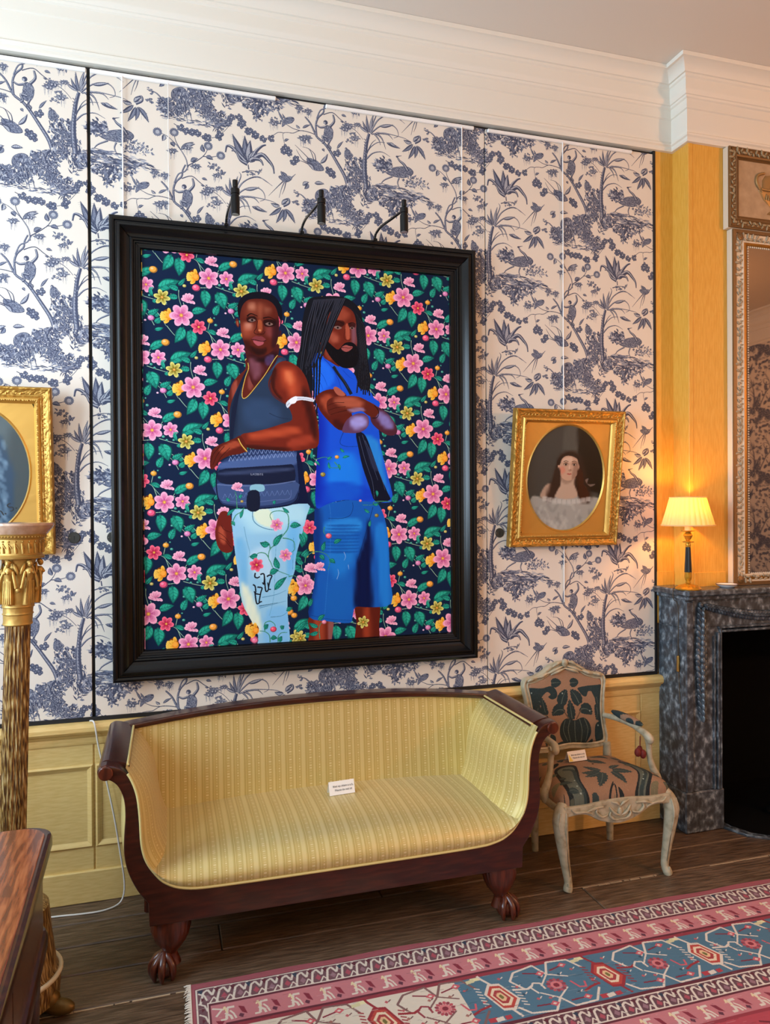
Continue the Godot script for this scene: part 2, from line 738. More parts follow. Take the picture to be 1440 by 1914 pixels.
func make_toile() -> ImageTexture:
	rng.seed = 77
	ti = Image.create(int(1218 * TK), int(710 * TK), false, Image.FORMAT_RGB8)
	ti.fill(PAPER)
	# leaning tree on the left of the motif, with its vines
	tcur("275 202 248 203 222 221 183 240 150 229 125 209 86 167", 1.6, 1.0)
	tcur("415 191 381 183 344 182 314 197 288 198 268 209 281 267 300 306", 2.2, 1.0)
	tcur("344 182 314 177 288 165 275 158", 2.0, 1.2)
	tcur("449 97 490 82 524 105 552 123 600 150 631 183", 2.6, 1.2)
	tbr("564 422 547 363 513 306 476 250 449 220 418 197 392 146 367 118", 11, 4)
	tbr("418 197 415 149 425 115 449 88 453 63 465 37", 6, 4)
	tbr("419 119 436 80 463 65 477 39", 4, 3)
	trose("80 162 96 184 118 216 147 230 183 240 219 233 314 322 327 309", 10)
	trose("281 267 294 283 274 279 472 341 489 357 510 258 482 349", 11)
	tlv("344 173 328 160 355 169 388 152 531 86 552 92 510 240 537 206 442 248 452 259 274 238 294 227", 8, 2)
	tfruit("232 163 374 208 358 213 548 144 593 181 565 130", 12)
	tfruit("342 84 382 90 593 66 604 119", 9)
	# climbing monkey
	tcur("480 144 498 120 493 91", 8, 5)
	tcur("457 150 435 155 418 146", 7, 4)
	tbody("459 143 480 144 493 163 491 194 479 213 461 215 449 199 452 168", Vector2(0.2, 1), 80)
	tcur("469 196 445 193 452 216 442 224", 8, 4)
	tcur("477 210 472 226 481 243", 6, 4)
	tcur("472 220 465 239 476 253 484 237 472 229", 2.5, 1.5)
	tfill(oval(p2("459 130")[0], 10, 10), INK)
	tfill(oval(p2("454 133")[0], 5, 5.5), PAL)
	tcur("450 132 453 133", 1.5, 1)
	# small bird on the left branch
	tbody("268 150 285 133 308 127 320 136 308 154 285 162 265 177", Vector2(-0.8, 0.4), 40)
	tfill(oval(p2("313 132")[0], 5, 4.5), INK)
	tlv("275 155 249 108 282 142 268 120", 6, 2)
	# diving bird with long tail
	tbody("374 298 407 300 434 315 451 337 441 347 407 348 380 327", Vector2(-0.8, -0.5), 60)
	for i in 7:
		tcur("394 313 367 286 321 247", 3.0, 1.0)
		tcur("407 309 387 260 354 252", 2.6, 0.8)
		break
	tcur("387 320 354 306 327 267", 3, 1)
	tcur("414 311 408 276 381 255", 3, 1)
	tcur("380 324 360 317 340 313", 3, 1)
	tlv("434 315 465 272 407 348 380 321", 12, -4)
	# second monkey, sitting on the rock
	tbody("551 235 568 239 579 262 572 281 551 280 543 257", Vector2(0.3, 1), 50)
	tfill(oval(p2("552 235")[0], 6, 6.5), INK)
	tfill(oval(p2("550 236")[0], 3, 3.5), PAL)
	tcur("572 251 582 262 565 276", 4, 3)
	tcur("547 281 551 302 540 327", 2.5, 1.2)
	# rock and undergrowth
	tmass("551 283 578 268 613 261 631 280 634 353 661 387 626 415 585 425 550 417 564 361 544 321", 190, 14, 6, 1.2, 0.9)
	tmass("623 342 665 338 669 386 696 420 654 449 626 415", 70, 16, 5, 1.5, 0.6)
	tclump("585 328 606 356 585 383 613 325 571 360", 14, 16, 11, 5)
	# palm
	tbr("644 404 637 322 640 255 647 199 659 152", 15, 8)
	for i in 16:
		var y := 600.0 + i * 23
		var c := p2("642 181 642 389")
		var q := c[0].lerp(c[1], i / 16.0)
		tcur("%f %f %f %f %f %f" % [q.x - 7, q.y - 3, q.x, q.y + 2, q.x + 7, q.y - 4], 2.0, 1.4, INK)
	tlv("656 152 632 103 659 149 649 77 663 145 681 66 656 149 611 118", 9, 3)
	tcur("663 148 677 104 695 58 688 41", 6, 1.2)
	tcur("664 145 698 89 741 59 784 56 830 84", 5, 1)
	tcur("666 148 705 82 762 50 805 69 823 79", 3.5, 0.8)
	tcur("666 151 712 111 762 99 790 114 797 144 776 156", 4.5, 1)
	tcur("670 153 719 141 762 142 833 152 862 173", 4.0, 1)
	tcur("691 145 719 166 737 213", 7, 1)
	tcur("684 149 705 174 712 197", 6, 1)
	tcur("698 144 748 144 772 165", 6, 1)
	tcur("645 248 662 216 698 187 733 183", 4.5, 1)
	tcur("648 266 676 238 719 227 758 244", 5, 1)
	tcur("648 242 670 196 691 175", 3, 1)
	tlv("712 114 769 99 740 182 801 199 754 180 783 195", 11, 0)
	tfill(oval(p2("614 51")[0], 6, 12), INK)
	tfill(oval(p2("613 51")[0], 3.5, 8), MID)
	# lily with curling petals at the end of the right branch
	tlv("862 167 826 159 869 172 819 209 877 178 847 237 884 177 876 230 887 176 924 231 869 160 899 138", 13, 4)
	tcur("877 165 902 150 899 131 877 140", 8, 3)
	for i in 8:
		var q := p2("847 206 920 197")
		var c := q[0].lerp(q[1], i / 7.0)
		tline(PackedVector2Array([c, c + Vector2(0, 18 + rng.randf() * 14)]), 1.2, 0.4, MID)
	# ostrich and the ground it walks on
	tclump("718 283 733 275 747 285 729 300 708 284", 8, 12, 12, 7)
	tbody("732 312 768 292 811 281 847 280 869 297 861 316 825 332 789 333 754 328", Vector2(0.9, 0.3), 220)
	tcur("843 299 824 271 804 257 793 243", 10, 4)
	tfill(oval(p2("791 239")[0], 6, 4.5), INK)
	tcur("791 238 813 232", 3, 1)
	tcur("768 332 725 356 707 388", 5, 2)
	tcur("800 335 793 361 810 396", 5, 2)
	tcur("707 388 693 399", 2, 1)
	for i in 34:
		var q := p2("661 387 934 421 661 417 934 430")
		var f := rng.randf()
		var c := q[0].lerp(q[1], f).lerp(q[2].lerp(q[3], f), rng.randf())
		tline(PackedVector2Array([c, c + Vector2(rng.randf_range(18, 50), rng.randf_range(0, 7))]), rng.randf_range(1.5, 4.5), 0.6, INK if i % 3 else MID)
	tclump("832 344 861 335 890 338 912 348 883 357 847 361", 9, 7, 10, 5)
	tclump("689 421 718 427 675 410 661 430", 11, 9, 13, 4)
	tclump("732 453 760 463 789 454 817 451 846 445 767 481 796 469", 11, 11, 12, 7)
	tclump("760 500 778 492", 8, 7, 9, 6)
	tmass("662 384 725 368 796 379 868 384 930 412 941 423 832 434 725 439 661 427", 130, 26, 5, 0.12, 0.25)
	tmass("703 450 746 436 861 434 879 448 817 476 788 509 760 515 746 483 710 474", 110, 13, 7)
	tmass("825 351 861 319 890 322 930 340 938 361 861 375", 70, 12, 6, 0.0, 3.2, 0.25)
	tmass("687 280 715 258 754 259 772 283 761 309 718 316 694 304", 60, 15, 7, 3.6, 0.9)
	# parrots and dark bushes at the foot of the leaning tree
	tbody("413 443 441 425 468 431 478 467 461 492 427 490 410 474", Vector2(0.2, 1), 120)
	tbody("475 422 492 411 509 427 512 475 495 501 478 485", Vector2(0.1, 1), 80)
	tfill(oval(p2("483 415")[0], 7, 8), PAL)
	tfill(oval(p2("485 413")[0], 4, 4), INK)
	tmass("516 402 564 403 588 425 570 469 584 498 626 507 643 535 611 578 570 570 529 534 508 494 502 446", 220, 15, 6)
	tmass("379 477 413 491 474 497 488 526 447 545 399 556 362 532 353 506", 130, 14, 7)
	tmass("440 434 475 431 508 464 515 499 467 498 440 482", 60, 16, 5, 1.5, 0.6)
	tmass("626 439 682 415 710 449 661 460 647 492 619 471", 70, 20, 5, -1.2, 1.3)
	tcur("457 481 467 528 477 575", 5, 1)
	tcur("471 479 484 526 498 576", 5, 1)
	tcur("447 482 457 523 464 552", 4, 1)
	tbr("563 488 536 461 529 425 550 399", 16, 8)
	tclump("529 431 550 459 522 474 536 485 564 470 508 464 571 445 585 419 599 400", 13, 9, 13, 6)
	tclump("393 493 413 509 379 519 433 519 406 534 447 524", 12, 9, 12, 6)
	tclump("570 530 598 534 584 553 612 557 556 525", 12, 10, 13, 6)
	tclump("570 494 556 513 529 510", 10, 8, 14, 4)
	tbr("393 499 366 478 346 462 313 454", 5, 2)
	tclump("319 453 339 469 333 499 319 504", 5, 4, 9, 5)
	tlv("353 420 380 405 407 405 447 404 380 411 363 433", 12, 3)
	for i in 20:
		var q := p2("406 546 619 526")
		var c := q[0].lerp(q[1], rng.randf()) + Vector2(0, rng.randf_range(-8, 22))
		tline(PackedVector2Array([c, c + Vector2(rng.randf_range(8, 20), rng.randf_range(-2, 4))]), 2.2, 0.6, MID if i % 2 else INK)
	# garland of roses under the bushes
	tcur("419 581 460 601 508 615 549 623 590 614 625 586 654 547 675 508", 1.8, 1.2)
	trose("446 593 470 606 494 607 515 608 549 620 559 622 604 612 608 600 643 545 657 522 696 549 735 570 759 580", 10)
	tcur("675 508 696 549 731 570 767 592 802 601", 1.5, 1.0)
	tclump("342 90 382 93 258 145 545 120 586 170 374 226 235 148 565 203 614 63", 12, 6, 10, 5)
	tmass("352 545 447 554 626 546 626 565 528 577 433 567 359 562", 60, 20, 4, 0.1, 0.25, 0.15)
	# thistles
	tcur("473 769 469 727 446 687 419 659 392 637 359 625", 3.4, 1.4)
	tcur("446 687 426 652 419 617", 2.4, 1.2)
	tcur("473 751 514 723 542 697 559 665", 3, 1.4)
	tcur("535 703 576 700 611 688", 2.4, 1.2)
	for q in p2("353 624 420 617 559 656 611 690"):
		tfill(oval(q, 18, 17), MID)
		tfill(oval(q + Vector2(0, 2), 11, 11), PAL)
		for i in 16:
			var a := TAU * i / 16
			tline(PackedVector2Array([q + Vector2(cos(a), sin(a)) * 8, q + Vector2(cos(a), sin(a)) * 20]), 2.4, 1.0, INK)
	tlv("379 632 372 657 405 660 419 677 446 687 494 652 459 673 501 658 542 685 535 655 548 702 576 712 486 732 514 717", 13, 4)
	tfruit("412 695 507 748 473 672", 11)
	tclump("569 737 590 742", 9, 9, 11, 5)
	# aloe
	tlv("117 354 105 247 120 350 127 262 111 357 57 247 127 350 143 301", 22, 3)
	tcur("111 351 79 320 50 294 28 291 22 318", 13, 4)
	tcur("114 357 85 343 66 310 47 309", 11, 2)
	tcur("127 344 150 300 176 273 195 265", 13, 3)
	tcur("133 337 176 309 208 334 224 356 229 385", 15, 3)
	tcur("137 331 169 333 182 355", 12, 3)
	for i in 26:
		var q := p2("66 298 149 347")
		var c := q[0].lerp(q[1], rng.randf()) + Vector2(rng.randf_range(-20, 30), rng.randf_range(-25, 5))
		tline(PackedVector2Array([c, c + Vector2(3, 8)]), 1.0, 0.5, PAL)
	tcur("120 380 117 359", 3, 3)
	tcur("91 395 130 384 175 385", 3, 1)
	tclump("143 392 117 398 169 386", 6, 5, 10, 4)
	# humming bird
	tbody("247 395 273 386 307 389 300 407 273 416", Vector2(0.8, 0.3), 40)
	tcur("305 392 323 375", 4, 1)
	tlv("273 392 260 370 287 388 267 372", 8, 2)
	tcur("267 414 240 443 204 483", 3, 0.7)
	tcur("273 416 260 447 250 487", 3.5, 0.7)
	tcur("280 415 273 446 263 471", 3, 0.7)
	tx["toile"] = ImageTexture.create_from_image(ti)
	return tx["toile"]

# ------------------------------------------------------------------ flowered canvas with two standing figures
var ci: Image
const CK := 1.0

func petal(c: Vector2, a: float, l: float, w: float, out: Color, inn: Color) -> void:
	var d := Vector2(cos(a), sin(a))
	for i in 4:
		var f := 1.0 - i * 0.22
		fill(ci, oval(c + d * l * (0.55 * f + 0.05), l * 0.47 * f, w * 0.5 * f, a, 12), out.lerp(inn, i / 3.0))

func bloom(c: Vector2, r: float, kind: int, rot := 0.0) -> void:
	var out := hx("f0a6c4")
	var inn := hx("c2558c")
	if kind == 1:
		out = hx("f06a85"); inn = hx("b01f45")
	elif kind == 2:
		out = hx("d6cf72"); inn = hx("7d6a1c")
	fill(ci, oval(c, r * 0.8, r * 0.8), hx("06121f"))
	var n := 6
	for i in n:
		petal(c, rot + TAU * i / n, r, r * (0.72 if kind != 2 else 0.58), out, inn)
	fill(ci, oval(c, r * 0.17, r * 0.17), hx("d08a3a"))
	fill(ci, oval(c, r * 0.09, r * 0.09), hx("f0b860"))

func half_bloom(c: Vector2, r: float) -> void:
	for i in 5:
		petal(c + Vector2(r * 0.15, r * 0.2), PI * 1.05 + i * 0.52, r, r * 0.6, hx("f3b2cb"), hx("c8688f"))
	for i in 3:
		petal(c + Vector2(-r * 0.5 + i * r * 0.45, r * 0.2), 0.35 + i * 0.12, r * 0.75, r * 0.4, hx("f5bcd2"), hx("d47aa0"))

func lotus(c: Vector2, r: float) -> void:
	fill(ci, oval(c + Vector2(0, r * 0.1), r * 0.72, r * 0.75), hx("7a3a08"))
	for i in 5:
		petal(c + Vector2(r * 0.1, r * 0.35), PI * 0.86 + i * 0.26, r * 1.05, r * 0.46, hx("f2c85a"), hx("c4811c"))
	for i in 4:
		petal(c + Vector2(r * 0.3, r * 0.1 + i * r * 0.18), PI * (1.45 - i * 0.22), r * 0.9, r * 0.5, hx("f5bf4a"), hx("d98a1c"))
	fill(ci, oval(c + Vector2(r * 0.3, r * 0.3), r * 0.42, r * 0.48), hx("e98a26"))
	fill(ci, oval(c + Vector2(r * 0.24, r * 0.2), r * 0.3, r * 0.32), hx("f3a741"))

func cleaf(a: Vector2, b: Vector2, w: float, bend := 0.0, dim := 1.0) -> void:
	var d := b - a
	var n := d.orthogonal().normalized()
	fill(ci, leafpts(a, b, w, bend), hx("0b4a45").lightened(0.0) * dim)
	fill(ci, leafpts(a + d * 0.04, b - d * 0.06, w * 0.86, bend), hx("14786a") * dim)
	fill(ci, leafpts(a + d * 0.08 + n * w * 0.2, b - d * 0.2 + n * w * 0.12, w * 0.42, bend), hx("2aa68c") * dim)
	fill(ci, leafpts(a + d * 0.08 - n * w * 0.22, b - d * 0.25 - n * w * 0.12, w * 0.34, bend), hx("22957f") * dim)
	if w > 18:
		for i in range(1, 5):
			var c := a + d * (i / 5.5) + n * sin(i / 5.5 * PI) * bend
			for s in [-1, 1]:
				line(ci, PackedVector2Array([c, c + n * s * w * 0.4 * sin((i + 0.6) / 5.5 * PI) + d * 0.14]), 1.6, 1.0, hx("0c5550") * dim)
	line(ci, cr2(PackedVector2Array([a, a + d * 0.5 + n * bend, b - d * 0.05])), 1.8, 0.8, hx("0c5a52") * dim)

func bud(c: Vector2, r: float, col: Color) -> void:
	fill(ci, oval(c, r, r * 0.85), col.darkened(0.35))
	fill(ci, oval(c + Vector2(-r * 0.12, -r * 0.1), r * 0.8, r * 0.68), col)
	fill(ci, oval(c + Vector2(-r * 0.3, -r * 0.25), r * 0.35, r * 0.3), col.lightened(0.35))

# stalks, blooms, buds and leaves that recur over the ground
func sprig(o: Vector2, k: float) -> void:
	var st := hx("9fc3a4")
	var U := func(x: float, y: float) -> Vector2:
		return o + Vector2(x, y) * k
	for s in ["-80 -30 -140 -200 -200 -250", "140 -70 120 -90 165 -150", "-110 140 0 130 40 120", "90 110 220 150 380 180 420 90", "340 380 250 320 190 270", "340 530 290 440 230 370", "-340 360 -310 480 -270 560", "-560 690 -470 800 -400 850", "-390 460 -430 550", "-400 190 -400 290 -365 420", "-330 640 -150 690 -130 700", "20 540 0 640 -10 740 80 860 110 900", "-500 250 -560 330 -560 400", "-720 470 -640 570 -570 690"]:
		var q := PackedVector2Array()
		for e in p2(s):
			q.append(o + e * k)
		line(ci, cr2(q), 2.6, 1.6, st)
	for s in [[125, -120, 350, -240, 95], [-60, -210, -175, -255, 60], [-60, 160, -50, 390, 125], [110, 180, 205, 400, 150], [70, 510, 140, 360, 85], [386, 40, 656, -85, 130], [-235, 485, -50, 440, 90], [-340, 690, -450, 900, 120], [-250, 720, -245, 960, 130], [-405, 130, -320, 30, 50], [-400, 190, -545, 140, 70], [-410, 290, -545, 300, 70], [-810, 545, -670, 475, 70], [-715, 660, -640, 580, 70], [-720, 750, -610, 720, 45], [100, 770, 0, 720, 50], [340, 395, 410, 380, 50], [330, 180, 360, 230, 40], [-780, 190, -740, 300, 45]]:
		var a: Vector2 = U.call(s[0], s[1])
		var b: Vector2 = U.call(s[2], s[3])
		cleaf(a, b + (b - a) * 0.1, s[4] * k * 1.22, s[4] * k * (0.12 if s[4] > 70 else -0.1))
	for s in [[145, 85, 22], [190, 130, 18], [280, 130, 18], [95, 320, 18], [70, 545, 13], [-770, 195, 18], [-745, 190, 18], [-235, 260, 12], [90, 640, 22]]:
		bud(U.call(s[0], s[1]), s[2] * k, hx("3f9d8c"))
	bud(U.call(-170, 145), 55 * k, hx("ea5a82"))
	bud(U.call(15, 585), 42 * k, hx("eda43c"))
	bud(U.call(-730, -60), 55 * k, hx("f0a040"))
	bud(U.call(-765, 595), 45 * k, hx("d884b8"))
	bud(U.call(-325, 130), 26 * k, hx("c9bd68"))
	bud(U.call(225, 468), 16 * k, hx("f0bcd8"))
	lotus(U.call(-200, -30), 100 * k)
	half_bloom(U.call(30, -230), 95 * k)
	bloom(U.call(240, -10), 100 * k, 0, 0.4)
	bloom(U.call(0, 0), 135 * k, 0, -1.6)
	bloom(U.call(-620, 305), 105 * k, 2, -1.9)
	lotus(U.call(-550, 530), 100 * k)
	half_bloom(U.call(-285, 305), 95 * k)
	bloom(U.call(-370, 535), 150 * k, 0, -0.1)
	bloom(U.call(-140, 680), 98 * k, 1, 0.2)

func P(s: String) -> PackedVector2Array:
	return cr2(p2(s, CK), true, 3)

func shape(s: String, c: String) -> PackedVector2Array:
	var p := P(s)
	fill(ci, p, hx(c))
	return p

func sh(mask: PackedVector2Array, s: String, c: String, a: float, n: int) -> void:
	soft(ci, mask, P(s), hx(c, a), n)

func cl(s: String, w0: float, w1: float, c: String) -> void:
	line(ci, cr2(p2(s, CK)), w0, w1, hx(c))

func make_canvas() -> ImageTexture:
	rng.seed = 5
	ci = Image.create(1380, 1664, false, Image.FORMAT_RGBA8)
	ci.fill(hx("0d1f3c"))
	for i in range(-3, 8):
		for j in range(-2, 7):
			var o := Vector2(267 + 325 * i + 46 * j, 104 - 49 * i + 298 * j)
			if Rect2(-260, -320, 1900, 2000).has_point(o):
				sprig(o, 0.3056)
	figure_right()
	figure_left()
	overgrowth()
	ci.convert(Image.FORMAT_RGB8)
	tx["canvas"] = ImageTexture.create_from_image(ci)
	return tx["canvas"]

func figure_right() -> void:
	# locks falling behind
	shape("700 156 744 145 821 140 878 149 917 184 939 252 948 352 964 440 972 515 957 573 927 561 902 531 889 431 775 324 743 388 711 464 704 563 672 589 636 468 655 368 665 257 681 188", "14161f")
	# legs
	var g1 := shape("685 1554 788 1559 785 1659 781 1696 683 1690 687 1616", "6b2417")
	var g2 := shape("898 1501 1003 1506 1004 1608 998 1696 896 1690 899 1589", "5a1c12")
	sh(g1, "709 1555 747 1557 746 1688 714 1686", "a8472c", 0.8, 4)
	sh(g2, "933 1528 960 1529 965 1669 932 1667", "9c3d24", 0.8, 4)
	sh(g1, "772 1558 797 1559 796 1697 771 1695", "c8a8b8", 0.35, 3)
	# shorts
	var s1 := shape("719 1071 782 1056 853 1042 924 1044 993 1051 1025 1099 1045 1175 1053 1265 1057 1386 1063 1511 960 1523 896 1519 882 1557 868 1589 772 1577 684 1554 697 1468 710 1394 712 1282 706 1195 712 1121", "1459b4")
	sh(s1, "956 1123 942 1212 902 1318 894 1413 891 1520 973 1536 967 1352 975 1257", "04103c", 0.95, 4)
	sh(s1, "700 1071 738 1071 743 1221 716 1406 690 1566 671 1565 679 1281", "0a2a70", 0.8, 4)
	sh(s1, "769 1134 910 1123 923 1174 845 1198 762 1184", "2b8fe0", 0.75, 4)
	sh(s1, "781 1221 903 1211 883 1324 818 1397 767 1321", "2080d6", 0.7, 5)
	sh(s1, "989 1162 1042 1163 1054 1354 1059 1508 1013 1506 1001 1321", "1f7fd8", 0.8, 4)
	sh(s1, "767 1408 869 1380 868 1563 766 1558", "1763ba", 0.6, 5)
	for i in 9:
		var y := 690.0 + i * 26
		var q := p2("762 1152 923 1155 916 1287 749 1283")
		var a := q[0].lerp(q[3], i / 9.0)
		var b := q[1].lerp(q[2], i / 9.0)
		soft(ci, s1, cr2(PackedVector2Array([a, a.lerp(b, 0.4) + Vector2(0, 7), b, a.lerp(b, 0.5) + Vector2(0, -4)]), true), hx("0c3f92", 0.55), 2)
	cl("779 1062 785 1122 780 1284 767 1408 753 1570", 1.6, 1.6, "2f78c8")
	cl("775 1121 833 1122 871 1110 886 1079 885 1053", 2.0, 2.0, "0a2c68")
	cl("690 1545 778 1568 871 1577", 1.6, 1.6, "0c3a80")
	cl("979 1073 942 1199 902 1325", 2.2, 1.6, "06164a")
	cl("844 1273 851 1292 844 1310", 1.6, 1, "b8d4f0")
	cl("811 1391 819 1366 815 1347", 1.6, 1, "b8d4f0")
	cl("863 1330 866 1349", 1.6, 1, "b8d4f0")
	# shirt
	var t := shape("706 406 752 397 790 426 831 443 870 457 902 487 921 542 967 553 989 584 1016 605 999 654 1011 742 1018 805 1050 932 1073 1035 1036 1054 930 1046 846 1041 769 1059 719 1072 720 934 728 810 734 686 716 588 710 501", "1550d2")
	sh(t, "716 625 759 685 752 872 738 1034 712 1071 708 811", "0a1ea0", 0.85, 5)
	sh(t, "784 859 899 839 924 965 911 1034 782 1046", "1a86ee", 0.8, 5)
	sh(t, "717 420 787 448 805 510 773 548 722 575", "1f6ef0", 0.9, 4)
	sh(t, "913 757 1005 774 1037 933 1062 1035 1017 945 965 838", "2a8ed8", 0.8, 4)
	sh(t, "719 984 847 959 977 996 989 1041 750 1071", "0b2cb4", 0.5, 4)
	cl("755 412 799 460 824 509 840 558", 2.6, 2.0, "0a35a0")
	cl("848 733 829 784 854 802 913 801", 4.0, 2.0, "0d3a98")
	for s in ["723 464 755 493 773 536", "717 501 742 525 754 555", "844 464 876 494 902 505"]:
		cl(s, 2.4, 1.0, "0b3cb0")
	# strap and the dark bag at the hip
	cl("802 450 825 484 853 520 882 569", 13, 15, "161c28")
	cl("815 459 840 496 869 544", 1.6, 1.6, "3a4a62")
	var g := shape("903 741 939 744 965 794 1010 920 1049 1009 1059 1041 993 1050 964 984 931 889 913 807", "0d1226")
	for s in ["916 757 945 864 977 958 986 1034", "932 750 971 863 1003 952", "945 775 987 869 1023 952 1036 996"]:
		cl(s, 2.2, 1.6, "4a5470")
	sh(g, "952 807 978 819 1004 907 977 895", "2c3450", 0.8, 3)
	# neck, face
	var n := shape("743 326 775 331 806 385 835 433 825 449 790 431 752 403", "5c1f16")
	sh(n, "749 351 774 374 800 416 774 418", "94402c", 0.7, 3)
	var f := shape("768 269 779 219 811 185 856 179 894 204 907 248 907 292 911 335 904 373 876 412 825 409 787 373 770 325", "6a2418")
	sh(f, "788 199 846 189 878 212 858 244 801 248", "a04a34", 0.75, 4)
	sh(f, "778 299 819 306 832 334 794 348", "a85440", 0.85, 4)
	sh(f, "858 263 874 262 878 318 861 326", "b0553e", 0.9, 2)
	sh(f, "887 268 907 260 908 342 890 349", "8a6c8c", 0.6, 4)
	sh(f, "785 249 846 245 852 264 826 275 788 271", "2a0c0c", 0.8, 2)
	sh(f, "871 256 900 254 902 270 878 274", "2a0c0c", 0.8, 2)
	shape("804 276 823 269 842 277 823 285", "7d605a")
	fill(ci, oval(p2("823 277")[0], 4.4, 4.4), hx("150606"))
	shape("875 275 888 269 899 274 888 281", "7d605a")
	fill(ci, oval(p2("888 275")[0], 4.0, 4.0), hx("150606"))
	cl("791 261 817 247 852 260", 5, 2, "1c0a0a")
	cl("871 257 891 250 905 257", 4, 2, "1c0a0a")
	cl("857 282 851 314 856 327 874 330 884 323", 2.5, 2, "4a140e")
	# beard and mouth
	var b := shape("759 313 775 337 800 360 825 374 851 346 883 338 908 354 919 391 909 436 883 453 844 453 806 428 774 387 761 350", "0b0a10")
	var mo := shape("838 364 858 352 874 355 891 358 883 371 863 382 845 377", "9c4f4c")
	cl("837 364 858 363 874 365 892 359", 2.6, 2, "3c1414")
	for i in 40:
		var q := p2("768 343 909 405")
		var c := Vector2(rng.randf_range(q[0].x, q[1].x), rng.randf_range(q[0].y, q[1].y))
		if Geometry2D.is_point_in_polygon(c, b) and not Geometry2D.is_point_in_polygon(c, mo):
			line(ci, PackedVector2Array([c, c + Vector2(1, 7)]), 1.4, 0.8, hx("1d1a24"))
	# locks in front
	shape("700 162 744 145 821 138 878 149 923 190 942 264 917 215 878 180 827 178 788 212 769 275 756 344 724 352 686 465 654 461 662 319 675 207", "12141c")
	for i in 22:
		var q := p2("719 161 859 144 648 498 755 363")
		var a := q[0].lerp(q[1], i / 21.0)
		var e := q[2].lerp(q[3], i / 21.0) + Vector2(rng.randf_range(-9, 9), rng.randf_range(-14, 60))
		var m := a.lerp(e, 0.45) + Vector2(rng.randf_range(-16, 10), 0)
		line(ci, cr2(PackedVector2Array([a, m, e])), 11, 7, hx("0a0b12"))
		line(ci, cr2(PackedVector2Array([a + Vector2(-2, 0), m + Vector2(-2, 0), e + Vector2(-1, 0)])), 7, 4, hx("1a1c26"))
		line(ci, cr2(PackedVector2Array([a + Vector2(-1, 0), m + Vector2(-1, 0), e])), 3, 1.5, hx("3a3c4a"))
	for i in 6:
		var q := p2("673 466 742 413 678 688 715 724")
		line(ci, cr2(PackedVector2Array([q[0].lerp(q[1], i / 5.0), q[0].lerp(q[2], 0.5).lerp(q[1].lerp(q[3], 0.5), i / 5.0) + Vector2(6, 0), q[2].lerp(q[3], i / 5.0)])), 9, 4, hx("10121a"))
	for i in 7:
		var q := p2("910 210 943 258 908 543 967 566")
		var a := q[0].lerp(q[1], i / 6.0)
		var e := q[2].lerp(q[3], i / 6.0) + Vector2(0, rng.randf_range(-20, 20))
		var m := p2("925 378 955 402")
		line(ci, cr2(PackedVector2Array([a, m[0].lerp(m[1], i / 6.0), e])), 10, 6, hx("0b0c12"))
		line(ci, cr2(PackedVector2Array([a, m[0].lerp(m[1], i / 6.0) + Vector2(-1, 0), e])), 2.5, 1.2, hx("33343f"))
	# crossed arms
	var e1 := shape("973 619 1019 628 1065 664 1095 715 1088 744 1051 749 1005 723 972 686", "4c2230")
	sh(e1, "1005 641 1058 665 1078 715 1038 716 1005 679", "8a80c4", 0.85, 4)
	var u := shape("720 594 754 561 805 550 856 567 869 620 888 676 868 726 823 729 778 691 741 649", "5a1d14")
	sh(u, "741 593 786 573 804 609 785 660 760 636", "a84a30", 0.9, 4)
	sh(u, "804 684 855 708 848 733 810 721", "2a0d10", 0.6, 4)
	var l := shape("862 683 914 653 956 664 960 708 920 739 861 742 839 733", "5e3a58")
	sh(l, "881 676 940 668 952 705 907 725 881 714", "a29ce0", 0.9, 4)
	var h := shape("773 604 805 584 856 578 914 579 960 598 999 619 1009 647 985 670 953 658 927 643 862 658 823 660 785 663 772 642", "5c2016")
	sh(h, "805 591 888 581 940 605 914 631 824 621", "b05a42", 0.85, 4)
	sh(h, "862 639 927 627 946 642 901 653", "a89ad0", 0.6, 3)
	shape("802 544 818 540 853 567 850 578 824 577 808 562", "a85a48")
	for s in ["849 608 811 609 776 623", "856 626 817 631 779 644", "862 642 830 649 788 663"]:
		cl(s, 2.2, 1.4, "2a0c0a")
	cl("989 616 1009 641 1002 669 979 673", 3, 3, "0c0808")

